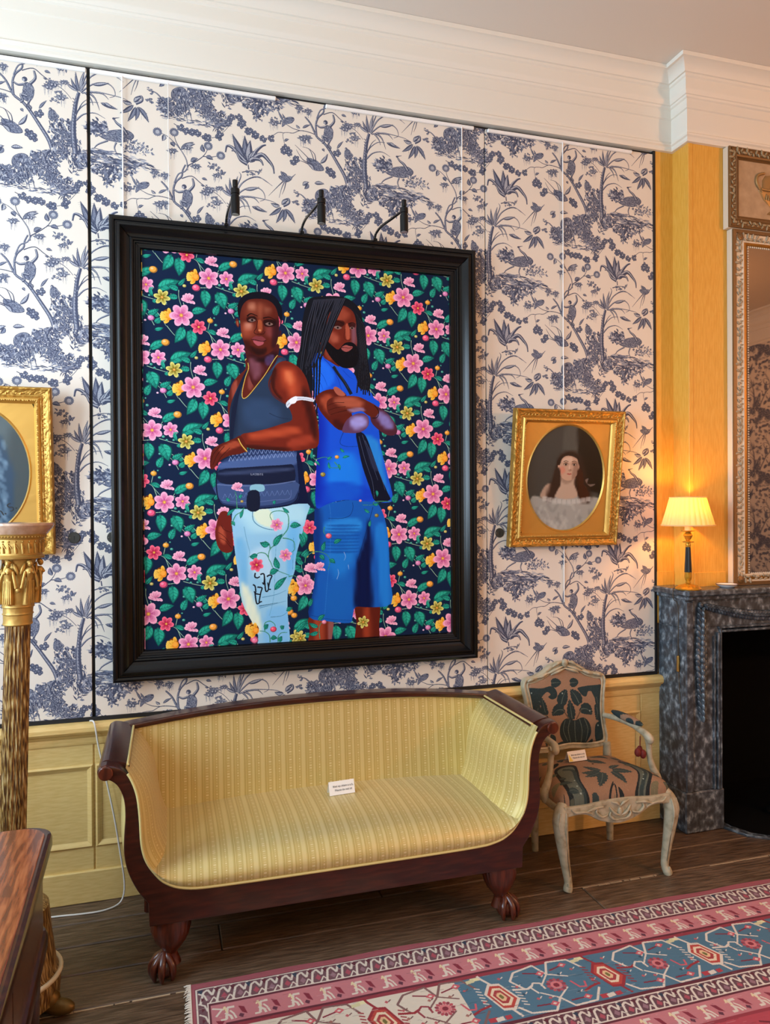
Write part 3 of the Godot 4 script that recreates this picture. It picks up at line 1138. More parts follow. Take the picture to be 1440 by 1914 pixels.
func figure_left() -> void:
	# far hand
	var fh := shape("306 1093 332 1087 353 1117 355 1165 359 1249 328 1263 299 1242 285 1188 291 1140", "6a2018")
	sh(fh, "300 1152 323 1165 328 1225 305 1212", "b8543a", 0.8, 3)
	for s in ["305 1200 328 1213 352 1243", "299 1176 323 1194 346 1225", "311 1146 323 1165 352 1177"]:
		cl(s, 2, 1.4, "2c0c0a")
	shape("621 813 652 849 672 972 685 1034 680 1062 619 1071 595 911", "0b1536")
	# pale jeans
	var j := shape("356 1093 412 1078 533 1070 682 1056 678 1108 655 1194 630 1280 623 1348 607 1390 591 1451 591 1537 591 1684 468 1677 462 1622 435 1560 394 1473 378 1346 365 1243", "8fc4e4")
	sh(j, "401 1069 656 1059 656 1145 484 1179 412 1154", "b2e0ee", 0.8, 5)
	sh(j, "448 1088 515 1079 532 1155 484 1149 454 1124", "dcebd2", 0.95, 3)
	sh(j, "392 1395 428 1426 480 1580 456 1609 409 1516", "e2ecd4", 0.9, 4)
	sh(j, "370 1213 411 1226 416 1396 386 1364", "6ab0e0", 0.7, 4)
	sh(j, "594 1156 649 1157 617 1341 592 1390", "68b4ea", 0.8, 4)
	sh(j, "499 1520 591 1512 596 1672 492 1666", "74b8ec", 0.7, 4)
	sh(j, "429 1263 513 1247 518 1369 446 1360", "bcdcf0", 0.7, 4)
	cl("443 1085 445 1124 466 1148 502 1164 538 1169", 3.2, 2.4, "40779c")
	cl("406 1154 417 1214 429 1263 423 1287", 2, 1.4, "5a93b8")
	cl("544 1192 537 1339 530 1461 511 1539", 1.4, 1.4, "5c98c0")
	cl("618 1206 614 1341", 1.4, 1.4, "4a88b4")
	for s in ["469 1504 517 1494 585 1478", "481 1459 542 1449 585 1432", "517 1546 566 1542 591 1525"]:
		cl(s, 3, 1, "4d86b0")
	cl("469 1496 511 1490 548 1485", 3.5, 1, "24506e")
	# blackletter patch
	for s in ["452 1353 450 1369 461 1374 471 1369", "474 1360 487 1357 491 1373 488 1402 483 1395", "491 1370 496 1431 508 1425 505 1396", "502 1370 512 1364 523 1368 515 1387 508 1422 518 1425", "442 1403 451 1410 453 1436 446 1432", "450 1436 457 1484 473 1478 479 1477", "461 1414 480 1418 475 1437 467 1478", "453 1442 470 1446"]:
		cl(s, 6, 5, "11131f")
	# trunk skin, then the vest
	var sk := shape("428 429 417 478 387 509 360 546 344 607 343 673 362 696 428 634 512 668 622 695 671 688 660 540 599 445 559 413", "5d2018")
	sh(sk, "360 552 381 528 381 576 363 612", "a04c3c", 0.8, 3)
	sh(sk, "429 513 453 500 446 561 428 562", "8c4640", 0.8, 3)
	sh(sk, "452 537 501 498 476 560", "32100f", 0.8, 3)
	var v := shape("426 486 411 526 401 575 407 605 434 589 477 536 516 482 556 424 594 429 550 467 521 511 514 546 532 589 573 618 601 636 622 695 572 722 487 743 415 785 355 810 347 697 357 624 393 539", "26364f")
	sh(v, "410 623 512 607 573 666 536 716 427 731", "31486a", 0.8, 5)
	sh(v, "351 637 381 588 373 756 355 804", "152036", 0.8, 4)
	sh(v, "519 479 556 435 574 434 538 472", "3a5068", 0.7, 3)
	cl("518 665 560 682 616 689", 2.5, 1, "17243a")
	cl("537 503 519 540 531 582 573 612 601 632", 3, 2.5, "1b2a42")
	shape("417 490 428 491 394 575 374 684 358 804 347 804 356 672 381 570", "141c34")
	# bag
	var bg := shape("314 877 355 853 438 822 621 825 634 855 645 1009 631 1046 594 1066 472 1079 353 1069 305 1051 291 973 296 907", "22335c")
	sh(bg, "325 877 621 831 626 886 313 907", "4a6296", 0.9, 3)
	for i in 16:
		for q in 2:
			var y := 175 + q * 55
			var x := 190 + i * 28
			var a := p2("343 874 621 849 343 853 621 831")
			var c := a[0].lerp(a[1], i / 16.0) + Vector2(0, -q * 22)
			line(ci, PackedVector2Array([c, c + Vector2(9, -18), c + Vector2(18, 0)]), 1.4, 1.4, hx("8ea4d2"))
			line(ci, PackedVector2Array([c + Vector2(5, 0), c + Vector2(5, -11)]), 1.2, 1.2, hx("8ea4d2"))
	shape("300 967 620 954 629 1021 594 1046 484 1064 353 1057 309 1039", "3b507e")
	for i in 13:
		var a := p2("318 1033 607 1015")
		var c := a[0].lerp(a[1], i / 13.0)
		line(ci, PackedVector2Array([c, c + Vector2(9, -20), c + Vector2(18, 0)]), 1.3, 1.3, hx("6d84b6"))
	var fl := shape("303 913 414 899 571 888 620 889 626 955 570 968 413 973 309 966", "141c36")
	sh(fl, "325 919 595 899 595 914 331 934", "3a4668", 0.8, 3)
	cl("292 973 413 979 534 972 629 957", 5, 5, "5a6c98")
	cl("296 907 291 973 305 1048 353 1067 472 1076 594 1062 633 1040 643 1009", 5, 5, "0e1630")
	cl("312 1039 413 1051 533 1040 601 1034 610 997", 3, 3, "55689a")
	letters("LACOSTE", p2("437 932")[0], 7.5, hx("8b93a8"))
	shape("438 975 488 973 491 1001 436 1001", "86b8ca")
	shape("424 1006 470 1003 470 1081 421 1080", "141b30")
	# neck and head
	var nk := shape("418 375 490 414 557 362 558 413 538 460 501 504 460 551 438 525 428 465", "48181a")
	sh(nk, "435 429 477 445 489 487 459 524 441 489", "7c4a58", 0.8, 4)
	sh(nk, "430 417 489 426 550 398 538 448 477 445", "1a090c", 0.8, 4)
	sh(nk, "502 425 538 411 538 442 507 461", "584070", 0.7, 3)
	fill(ci, oval(p2("385 284")[0], 8, 19, -0.15), hx("5c2018"))
	fill(ci, oval(p2("385 286")[0], 4, 11, -0.15), hx("9a4a34"))
	fill(ci, oval(p2("567 318")[0], 6, 14, 0.1), hx("3a1420"))
	shape("388 251 387 209 405 172 438 152 474 145 516 147 552 167 575 208 576 257 568 282 561 245 479 178 413 207 399 262", "0d0e1a")
	var f := shape("396 252 406 211 431 183 473 175 516 178 547 204 561 252 563 288 558 337 547 374 526 401 489 421 459 419 433 402 415 376 403 334 397 292", "5a1f15")
	sh(f, "413 225 449 196 497 198 521 224 479 245 425 246", "8a4430", 0.8, 5)
	sh(f, "431 200 455 192 461 222 434 227", "c88468", 0.6, 4)
	sh(f, "503 213 527 211 521 236 503 231", "a06048", 0.6, 4)
	sh(f, "404 292 442 284 454 319 430 351 409 328", "b4583c", 0.8, 5)
	sh(f, "416 285 443 282 448 301 421 306", "d89a84", 0.7, 4)
	sh(f, "506 292 542 295 539 338 511 334", "8a4242", 0.7, 4)
	sh(f, "476 197 485 196 488 269 476 269", "a55a40", 0.5, 4)
	sh(f, "539 265 567 263 560 355 532 387 533 326", "2c1018", 0.8, 4)
	sh(f, "430 357 454 392 502 401 477 427 430 411 406 364", "30100e", 0.7, 4)
	sh(f, "470 270 488 269 490 311 475 318", "a5502f", 0.9, 2)
	fill(ci, oval(p2("479 310")[0], 6, 4.5), hx("c87a52"))
	sh(f, "425 258 458 251 465 270 431 279", "200a0a", 0.85, 2)
	sh(f, "497 265 545 262 545 286 503 292", "200a0a", 0.85, 2)
	shape("431 270 446 261 462 268 446 276", "7d5f58")
	fill(ci, oval(p2("447 268")[0], 5, 5), hx("140708"))
	shape("503 281 518 273 537 280 520 288", "7d5f58")
	fill(ci, oval(p2("521 279")[0], 5, 5), hx("140708"))
	cl("426 253 443 241 470 250", 6, 3, "170808")
	cl("494 257 521 251 548 262", 5, 2, "170808")
	cl("470 270 465 300 455 316 460 326 478 327 496 324 502 313", 3, 2.4, "330e0a")
	shape("443 350 460 336 475 336 490 336 505 349 493 359 472 358 454 356", "7a3438")
	shape("451 355 472 358 496 359 490 371 472 377 457 368", "a8505a")
	cl("443 351 466 353 490 357 506 351", 3, 2.4, "2b0c10")
	sh(f, "436 380 478 390 508 383 502 407 465 415", "190808", 0.6, 3)
	# near arm, laid across the bag
	var a := shape("538 472 562 444 599 437 648 462 682 512 700 582 713 625 729 692 735 754 728 804 683 818 596 828 517 823 438 819 400 798 397 760 445 748 505 732 572 709 617 689 601 635 573 611 537 570 525 521", "6e2317")
	sh(a, "574 470 623 474 648 541 635 603 598 567 574 519", "c25030", 0.9, 5)
	sh(a, "586 482 617 487 623 530 598 531", "e07c50", 0.7, 4)
	sh(a, "433 755 536 734 622 720 659 744 535 771 439 779", "b4492c", 0.9, 4)
	sh(a, "609 775 696 755 721 779 658 805 596 812", "a8402a", 0.7, 4)
	sh(a, "673 540 697 601 722 686 727 779 702 749 678 651 660 596", "30100e", 0.75, 4)
	sh(a, "525 479 550 472 543 557 579 605 537 588 519 534", "34120f", 0.8, 3)
	sh(a, "415 803 523 808 621 818 523 832 426 824", "30100f", 0.7, 3)
	var wr := shape("591 617 622 592 660 588 707 594 711 609 660 603 622 615 597 640", "d8dce6")
	cl("595 629 622 604 660 596 708 603", 3, 2, "9aa2b4")
	shape("605 604 629 588 640 592 632 616 610 621", "eceef4")
	var h := shape("266 896 272 836 297 809 338 790 370 776 397 766 422 822 392 842 349 850 314 868 293 891 278 909", "5a1c13")
	sh(h, "308 818 367 787 397 804 355 823 314 841", "a84a30", 0.85, 3)
	for s in ["326 811 296 848 278 890", "349 817 314 853 294 888", "308 812 282 842 268 878"]:
		cl(s, 2.4, 1.6, "280b0a")
	cl("384 776 397 804 421 833", 6, 6, "8a5a14")
	cl("385 777 398 803 420 830", 3, 3, "e8c060")
	# neck chain
	cl("428 453 430 477 417 514 405 563 402 593 409 605 428 593 464 548 501 498 538 436 555 413", 3.2, 3.2, "b58a24")
	cl("428 453 430 477 417 514 405 563 402 593 409 605 428 593 464 548 501 498 538 436 555 413", 1.4, 1.4, "f0d270")

func vine(s: String) -> void:
	cl(s, 4.2, 2.2, "1d6a4c")
	cl(s, 1.6, 0.8, "5fae86")

func vleaves(s: String, w: float) -> void:
	var q := p2(s, CK)
	for i in range(0, q.size() - 1, 2):
		cleaf(q[i], q[i + 1], w, w * 0.15)

func overgrowth() -> void:
	vine("597 1151 591 1170 571 1195 545 1227 516 1252 509 1287 519 1310 531 1336 564 1353 599 1367")
	vine("516 1252 513 1230 494 1216")
	vine("509 1287 497 1271 475 1266 459 1273 452 1292")
	vine("571 1205 597 1209 620 1222 623 1254 610 1267")
	vine("597 1151 598 1118 588 1096 559 1086 527 1092 517 1108 527 1130")
	vine("596 1373 622 1371 641 1388")
	vine("732 1650 729 1610 735 1588 752 1575")
	vine("513 1653 510 1624 491 1607 469 1603")
	vine("491 1604 491 1572 514 1563 533 1577 536 1590")
	vine("548 1655 548 1633 561 1617 587 1616")
	vine("668 1314 675 1288 705 1269 738 1269 768 1284 781 1311 770 1350")
	vine("757 1159 752 1179 762 1195")
	vleaves("532 1240 571 1186 513 1233 472 1222 604 1154 653 1151 554 1338 538 1285 514 1358 554 1343 534 1429 589 1373 462 1276 427 1282 646 1187 669 1239", 26)
	vleaves("665 1294 688 1262 661 1320 627 1297 661 1346 625 1345 734 1283 754 1307 777 1304 804 1321 748 1267 760 1222 798 1232 835 1216 725 1571 757 1546 725 1600 682 1578 725 1623 682 1630 491 1597 507 1576 516 1637 545 1639 562 1601 575 1586 555 1656 565 1630 626 1618 683 1562 585 1522 614 1510 686 1507 703 1472", 20)
	vleaves("335 1105 371 1075 391 1117 406 1075 353 1129 367 1150 347 1045 333 1027 386 1033 401 1015 600 1095 570 1070 533 1058 542 1040", 14)
	vine("377 1075 374 1021 368 1003")
	vine("353 1147 371 1105 400 1087 406 1069")
	for s in [["546 1147", 27, 0], ["583 1279", 27, 0], ["458 1318", 29, 1], ["690 1162", 28, 1], ["670 1415", 36, 0], ["646 1645", 26, 2], ["930 1588", 27, 2]]:
		bloom(p2(s[0], CK)[0], s[1], s[2], 0.3 * s[1])
	for s in ["694 1341", "731 1335", "377 985"]:
		half_bloom(p2(s, CK)[0], 26)
	lotus(p2("621 1420", CK)[0], 28)
	lotus(p2("444 1592", CK)[0], 30)
	for s in [["775 1199", 14, "ee6a86"], ["528 1599", 14, "ea4a6a"], ["448 1643", 15, "ee7aa0"], ["618 1468", 15, "eda43c"], ["752 1579", 11, "ee8aa6"], ["619 1543", 14, "eda43c"], ["815 850", 10, "e8a040"], ["751 928", 12, "9a8a3c"], ["996 1111", 10, "8a7a34"], ["398 1045", 7, "b09a4a"], ["921 1044", 7, "e88aa0"]]:
		bud(p2(s[0], CK)[0], s[1], hx(s[2]))
	vine("702 830 714 861 758 851 790 860")
	vine("803 872 822 897 783 897")
	vleaves("701 861 705 817 714 867 739 891 771 863 793 850 822 881 828 909 783 903 777 872 848 828 829 809 841 853 873 846", 12)
	vine("1062 1048 989 1048 976 1063 930 1063")
	vleaves("963 1098 937 1079 962 1162 969 1130 996 997 999 1029 1069 1048 1083 1016 1006 1060 976 1060", 13)

# block letters of a few strokes on a 4 x 6 grid
const GL := {"L": "0 0 0 6 4 6", "A": "0 6 2 0 4 6/1 4 3 4", "C": "4 1 3 0 1 0 0 1 0 5 1 6 3 6 4 5", "O": "1 0 3 0 4 1 4 5 3 6 1 6 0 5 0 1 1 0", "S": "4 0 1 0 0 1 0 2 1 3 3 3 4 4 4 5 3 6 0 6", "T": "0 0 4 0/2 0 2 6", "E": "4 0 0 0 0 6 4 6/0 3 3 3"}

func letters(s: String, at: Vector2, h: float, c: Color) -> void:
	var x := 0.0
	for ch in s:
		for st in String(GL[ch]).split("/"):
			var q := PackedVector2Array()
			for e in p2(st):
				q.append(at + Vector2(x + e.x, e.y - 6) * h / 6.0)
			line(ci, q, 1.5, 1.5, c)
		x += 6.2

# ------------------------------------------------------------------ carpet
func make_rug() -> ImageTexture:
	rng.seed = 9
	var K := 0.7
	ci = Image.create(2030, 1120, false, Image.FORMAT_RGB8)
	var red := hx("985058")
	var drk := hx("5a2430")
	var ivo := hx("d2c8ba")
	var pnk := hx("b8747a")
	var blu := hx("4a6f84")
	var R := func(x0: float, y0: float, x1: float, y1: float, c: Color) -> void:
		ci.fill_rect(Rect2i(int(x0 * K), int(y0 * K), int((x1 - x0) * K), int((y1 - y0) * K)), c)
	var L := 2900.0
	var W := 1600.0
	var Q := func(pts: Array, w: float, c: Color) -> void:
		var q := PackedVector2Array()
		for i in range(0, pts.size(), 2):
			q.append(Vector2(pts[i], pts[i + 1]) * K)
		line(ci, q, w * K, w * K, c)
	var F := func(pts: Array, c: Color) -> void:
		var q := PackedVector2Array()
		for i in range(0, pts.size(), 2):
			q.append(Vector2(pts[i], pts[i + 1]) * K)
		fill(ci, q, c)
	ci.fill(red)
	# nested frames from the outside in
	R.call(16, 33, L - 16, W - 33, drk)
	R.call(18, 36, L - 18, W - 36, ivo)
	R.call(24, 42, L - 24, W - 42, hx("6a4a50"))
	R.call(52, 118, L - 52, W - 118, ivo)
	R.call(56, 124, L - 56, W - 124, drk)
	R.call(62, 134, L - 62, W - 134, pnk)
	R.call(104, 226, L - 104, W - 226, drk)
	R.call(112, 236, L - 112, W - 236, hx("8c3440"))
	R.call(120, 252, L - 120, W - 252, blu)
	R.call(120, 252, 850, W - 252, hx("cfc8b8"))
	R.call(200, 478, L - 200, W - 478, drk)
	R.call(206, 492, L - 206, W - 492, ivo)
	R.call(212, 498, L - 212, W - 498, hx("5f4048"))
	R.call(232, 562, L - 232, W - 562, ivo)
	R.call(236, 568, L - 236, W - 568, drk)
	R.call(242, 576, L - 242, W - 576, pnk)
	R.call(270, 660, L - 270, W - 660, hx("8c3440"))
	R.call(278, 672, L - 278, W - 672, hx("a8424e"))
	for top in [true, false]:
		var Y := func(y: float) -> float:
			return y if top else W - y
		for band in [[42, 118, 24], [498, 562, 212]]:
			var h: float = band[1] - band[0]
			var x: float = band[2] + 6
			var k := 0
			while x < L - band[2] - 60:
				var y0: float = Y.call(band[0])
				var y1: float = Y.call(band[1])
				Q.call([x, y1, x + 12, lerpf(y1, y0, 0.75), x + 26, lerpf(y1, y0, 0.9), x + 40, lerpf(y1, y0, 0.5), x + 52, y0], 8, ivo)
				Q.call([x + 30, y1, x + 44, lerpf(y1, y0, 0.35), x + 58, y1], 5, ivo)
				var c := Color(hx("a04a58") if k % 2 else hx("8d6a74"))
				F.call([x + 26, lerpf(y1, y0, 0.12), x + 36, lerpf(y1, y0, 0.3), x + 26, lerpf(y1, y0, 0.55), x + 15, lerpf(y1, y0, 0.3)], c)
				F.call([x + 4, lerpf(y1, y0, 0.6), x + 12, lerpf(y1, y0, 0.95), x - 6, lerpf(y1, y0, 0.95)], hx("2e3a4c") if k % 3 == 0 else drk)
				x += 52
				k += 1
		for band in [[140, 222, 70], [580, 655, 250]]:
			var h: float = band[1] - band[0]
			var x: float = band[2] + 20
			var k := 0
			while x < L - band[2] - 70:
				var B := func(f: float) -> float:
					return Y.call(band[0] + h * f)
				Q.call([x, B.call(0.85), x + 16, B.call(0.85), x + 22, B.call(0.2), x + 44, B.call(0.2)], 9, ivo)
				Q.call([x + 14, B.call(0.5), x + 30, B.call(0.7), x + 34, B.call(0.9)], 8, ivo)
				Q.call([x + 8, B.call(0.3), x + 14, B.call(0.12), x + 20, B.call(0.5)], 6, hx("d8c8a0"))
				Q.call([x + 30, B.call(0.4), x + 40, B.call(0.6), x + 46, B.call(0.88)], 6, ivo)
				F.call([x + 56, B.call(0.2), x + 74, B.call(0.3), x + 82, B.call(0.75), x + 66, B.call(0.6)], hx("7d2a3a"))
				F.call([x + 60, B.call(0.65), x + 72, B.call(0.75), x + 66, B.call(0.92), x + 54, B.call(0.8)], hx("5c3040"))
				x += 105
				k += 1
	# short side band on the left and right
	for s in [0, 1]:
		for band in [[26, 52], [212, 232]]:
			var y := 60.0
			while y < W - 60:
				var x0: float = band[0] if s == 0 else L - band[0]
				var x1: float = band[1] if s == 0 else L - band[1]
				if band[0] < 100 or (y > 500 and y < W - 500):
					Q.call([x0, y, lerpf(x0, x1, 0.7), y + 16, x1, y + 44], 6, ivo)
					F.call([lerpf(x0, x1, 0.3), y + 24, lerpf(x0, x1, 0.7), y + 34, lerpf(x0, x1, 0.3), y + 46], drk)
				y += 52
		var y2 := 150.0
		while y2 < W - 150:
			var x0: float = 66.0 if s == 0 else L - 66
			var g: float = 1.0 if s == 0 else -1.0
			Q.call([x0, y2, x0 + g * 30, y2 + 10, x0 + g * 10, y2 + 40], 7, ivo)
			F.call([x0 + g * 8, y2 + 60, x0 + g * 34, y2 + 66, x0 + g * 20, y2 + 92], hx("7d2a3a"))
			y2 += 105
	# hooked hexagons, lozenges and rosettes along the wide band
	for top in [true, false]:
		var x := 180.0
		var k := 0
		while x < L - 200:
			var pale := x < 790
			var lc := ivo if not pale else hx("7a5a58")
			var S := func(pts: Array) -> Array:
				var o := []
				for i in range(0, pts.size(), 2):
					o.append(x + pts[i])
					o.append(365 + pts[i + 1] if top else W - 365 - pts[i + 1])
				return o
			Q.call(S.call([92, -10, 60, -62, 90, -100, 170, -118, 195, -60, 225, -120, 300, -112, 330, -60]), 8, lc)
			Q.call(S.call([195, -60, 150, -10]), 6, lc)
			Q.call(S.call([195, -60, 260, -30]), 6, lc)
			Q.call(S.call([30, 62, 60, 100, 140, 112, 180, 60, 210, 108, 290, 104, 330, 50]), 8, lc)
			Q.call(S.call([180, 60, 130, 20]), 6, lc)
			Q.call(S.call([180, 60, 230, 20]), 6, lc)
			for q in [[120, -88, 175, -70], [215, -75, 270, -90], [90, 75, 150, 80], [210, 82, 270, 80]]:
				Q.call(S.call(q), 6, hx("7a2436"))
				var a: float = q[2] if q[0] < 200 else q[2]
				F.call(S.call([a - 16, q[3], a, q[3] - 14, a + 18, q[3], a, q[3] + 14]), hx("c05a64"))
				F.call(S.call([a - 7, q[3], a, q[3] - 6, a + 7, q[3], a, q[3] + 6]), ivo)
			# lozenge
			for e in [[56, 70, hx("8f2c34") if k % 2 else ivo], [46, 58, hx("b0443c")], [36, 46, hx("dcc9ac")], [27, 34, hx("a03c3e")], [17, 22, hx("d8b48a")], [8, 11, hx("6e6a3a")]]:
				F.call(S.call([-e[0] * 0.9, -e[1] * 0.35, -e[0] * 0.35, -e[1], e[0] * 0.35, -e[1] * 0.9, e[0], e[1] * 0.35, e[0] * 0.35, e[1], -e[0] * 0.35, e[1] * 0.9]), e[2])
			for i in 7:
				var f := -0.9 + i * 0.3
				Q.call(S.call([-54, f * 50 - 8, -70, f * 50 - 16]), 5, hx("8f2c34") if k % 2 else ivo)
				Q.call(S.call([54, f * 50 + 8, 70, f * 50 + 16]), 5, hx("8f2c34") if k % 2 else ivo)
			Q.call(S.call([-50, 30, -90, 40, -120, 55]), 9, hx("8f2c34"))
			Q.call(S.call([50, -20, 100, -10, 120, -20]), 9, hx("8f2c34") if k % 2 else lc)
			Q.call(S.call([-10, -66, -30, -100, -36, -118]), 9, hx("8f2c34") if k % 2 else lc)
			Q.call(S.call([10, 66, 26, 104]), 9, hx("8f2c34") if k % 2 else lc)
			# rosette
			var c := Vector2(x + 200, 365 if top else W - 365)
			for i in 14:
				var a := TAU * i / 14
				fill(ci, oval((c + Vector2(cos(a), sin(a)) * 27) * K, 8 * K, 6 * K, a, 8), hx("b0525c") if i % 2 else hx("8c3a48"))
			fill(ci, oval(c * K, 20 * K, 20 * K), hx("c8767a"))
			fill(ci, oval(c * K, 10 * K, 10 * K), hx("7a2a38"))
			# hooks and small squares
			Q.call(S.call([125, 20, 112, -12, 130, -32, 152, -24, 156, 6]), 7, ivo if not pale else hx("8c3a44"))
			Q.call(S.call([255, -5, 270, 30, 292, 34, 300, 8]), 7, hx("c05a64"))
			F.call(S.call([330, -112, 362, -112, 362, -96, 330, -96]), hx("d8d2a4"))
			F.call(S.call([-62, 88, -34, 84, -34, 102, -62, 106]), ivo)
			F.call(S.call([-30, 86, -8, 84, -8, 102, -30, 104]), hx("a83a44"))
			F.call(S.call([-84, -104, -54, -108, -54, -92, -84, -88]), hx("c8c49a"))
			F.call(S.call([310, 84, 340, 84, 340, 104, 310, 104]), hx("a83a44"))
			for q in [[70, -30], [110, 44], [290, -60], [255, 52], [165, -52], [30, -84], [330, 10], [75, 10], [150, 52], [235, -48]]:
				var e: float = 7.0 + fmod(q[0], 5.0)
				F.call(S.call([q[0] - e, q[1], q[0], q[1] - e, q[0] + e, q[1], q[0], q[1] + e]), hx("b05a60") if int(q[0]) % 2 == 0 else (hx("2f4a5c") if not pale else hx("9a6a62")))
				Q.call(S.call([q[0] + e, q[1], q[0] + e * 2.2, q[1] - e]), 4, ivo if not pale else hx("6a4a48"))
			x += 395
			k += 1
	# inner field, worn
	for i in 60:
		var o := Vector2(rng.randf_range(330, L - 330), rng.randf_range(700, W - 700))
		Q.call([o.x, o.y, o.x + 30, o.y + 12, o.x + 14, o.y + 40], 8, ivo if i % 2 else hx("6a2432"))
	# weave: broken lines of lighter and darker wool
	for i in 2600:
		var x := rng.randi_range(0, 2029)
		var y := rng.randi_range(0, 1119)
		var c := ci.get_pixel(x, y)
		ci.fill_rect(Rect2i(x, y, rng.randi_range(4, 26), 1), c.lerp(hx("d8cfc4"), rng.randf_range(0.1, 0.5)) if i % 2 else c.darkened(0.25))
	tx["rug"] = ImageTexture.create_from_image(ci)
	return tx["rug"]

# ------------------------------------------------------------------ upholstery
func make_stripe() -> ImageTexture:
	var im := Image.create(512, 512, false, Image.FORMAT_RGB8)
	im.fill(hx("c9b36e"))
	var y1 := hx("d8c688")
	var y2 := hx("b59d55")
	for s in [[0, 46, y1], [60, 6, y2], [70, 5, y1], [80, 3, y2], [150, 26, y1], [182, 4, y2], [200, 3, y1], [256, 46, y1], [316, 6, y2], [326, 5, y1], [336, 3, y2], [406, 26, y1], [438, 4, y2], [456, 3, y1]]:
		im.fill_rect(Rect2i(s[0], 0, s[1], 512), s[2])
	for x in [108, 122, 364, 378, 230, 486]:
		for k in 16:
			var r := 5.0 if k % 3 else 8.0
			fill(im, oval(Vector2(x, k * 32 + 16), r, r * 1.1), hx("e2d3a0"))
			im.fill_rect(Rect2i(x - 1, k * 32 - 4, 2, 8), hx("dccb94"))
	tx["stripe"] = ImageTexture.create_from_image(im)
	return tx["stripe"]

func scallop(a: Vector2, b: Vector2, w: float, bend: float, c: Color, hi: Color) -> void:
	var d := b - a
	var n := d.orthogonal().normalized()
	for i in 6:
		var f := (i + 0.7) / 6.5
		var m := a + d * f + n * sin(f * PI) * bend
		var r := w * 0.5 * sin(pow(f, 0.7) * PI) + w * 0.1
		for s in [-1.0, 1.0]:
			fill(ci, oval(m + n * s * r * 0.6, r * 0.55, r * 0.5, d.angle(), 10), c)
	fill(ci, leafpts(a, b, w, bend), c)
	line(ci, cr2(PackedVector2Array([a + d * 0.1, a + d * 0.5 + n * bend, b - d * 0.1])), w * 0.12, 1, hi)

func make_tapestry_back() -> ImageTexture:
	var K := 1.1
	ci = Image.create(512, 512, false, Image.FORMAT_RGB8)
	ci.fill(hx("93735a"))
	var dk := hx("1c2b2d")
	var tl := hx("1f3133")
	var gr := hx("54625a")
	for s in ["15 114 102 115 152 108 178 132 178 161 152 170 133 157 146 147 127 134 96 160 89 204 127 219 114 240 27 199", "299 125 391 120 430 135 436 268 390 287 377 217 403 208 384 160 351 146 338 168 319 166 299 142", "132 332 157 340 157 369 132 383", "383 298 436 297 448 408 415 417 376 390 370 343", "157 380 202 367 214 397 195 412 157 408", "311 401 350 370 356 382 343 410"]:
		fill(ci, cr2(p2(s, K), true), tl)
	for q in ["9 97 27 143 52 190 39 200 8 175", "120 241 133 287 113 319 89 283", "358 123 404 161 416 220 390 195"]:
		fill(ci, cr2(p2(q, K), true), tl)
	for i in 26:
		var e := Vector2(rng.randf_range(10, 500), rng.randf_range(90, 470))
		if absf(e.x - 256) > 120:
			scallop(e, e + Vector2(rng.randf_range(-40, 40), rng.randf_range(24, 60)), 22, 4, tl, gr)
	fill(ci, cr2(p2("183 337 189 292 221 264 266 276 312 266 344 295 350 341 324 379 298 405 233 399 202 373", K), true), dk)
	for s in ["215 272 202 316 221 369", "241 271 228 319 240 388", "266 279 263 333 266 391", "292 273 302 325 291 382", "318 272 334 323 317 378"]:
		line(ci, cr2(p2(s, K)), 4, 3, gr)
	for q in [["253 275 244 175", 42, 0], ["196 202 232 128", 52, 4], ["299 205 254 130", 52, -4], ["215 221 145 243", 50, -12], ["299 222 364 256", 50, 12], ["153 94 207 95", 40, 0], ["254 101 300 99", 40, 0], ["390 218 383 287", 30, 6], ["114 235 96 154", 30, 0]]:
		var e := p2(q[0], K)
		scallop(e[0], e[1], q[1] * K * 0.85, q[2], tl, gr)
	for s in ["234 265 209 226", "276 271 305 228"]:
		line(ci, p2(s, K), 7, 5, hx("5a4a3a"))
	for s in ["209 146 216 152", "390 310 393 316", "351 238 351 244", "46 133 49 139"]:
		fill(ci, oval(p2(s, K)[0], 4, 4), hx("8fa098"))
	speckle(hx("3a4a46"))
	return ImageTexture.create_from_image(ci)

func speckle(c: Color) -> void:
	for i in 4500:
		var x := rng.randi_range(0, ci.get_width() - 3)
		var y := rng.randi_range(0, ci.get_height() - 3)
		ci.fill_rect(Rect2i(x, y, 2, 2), ci.get_pixel(x, y).lerp(c if i % 2 else Color(0.8, 0.74, 0.66), 0.16))

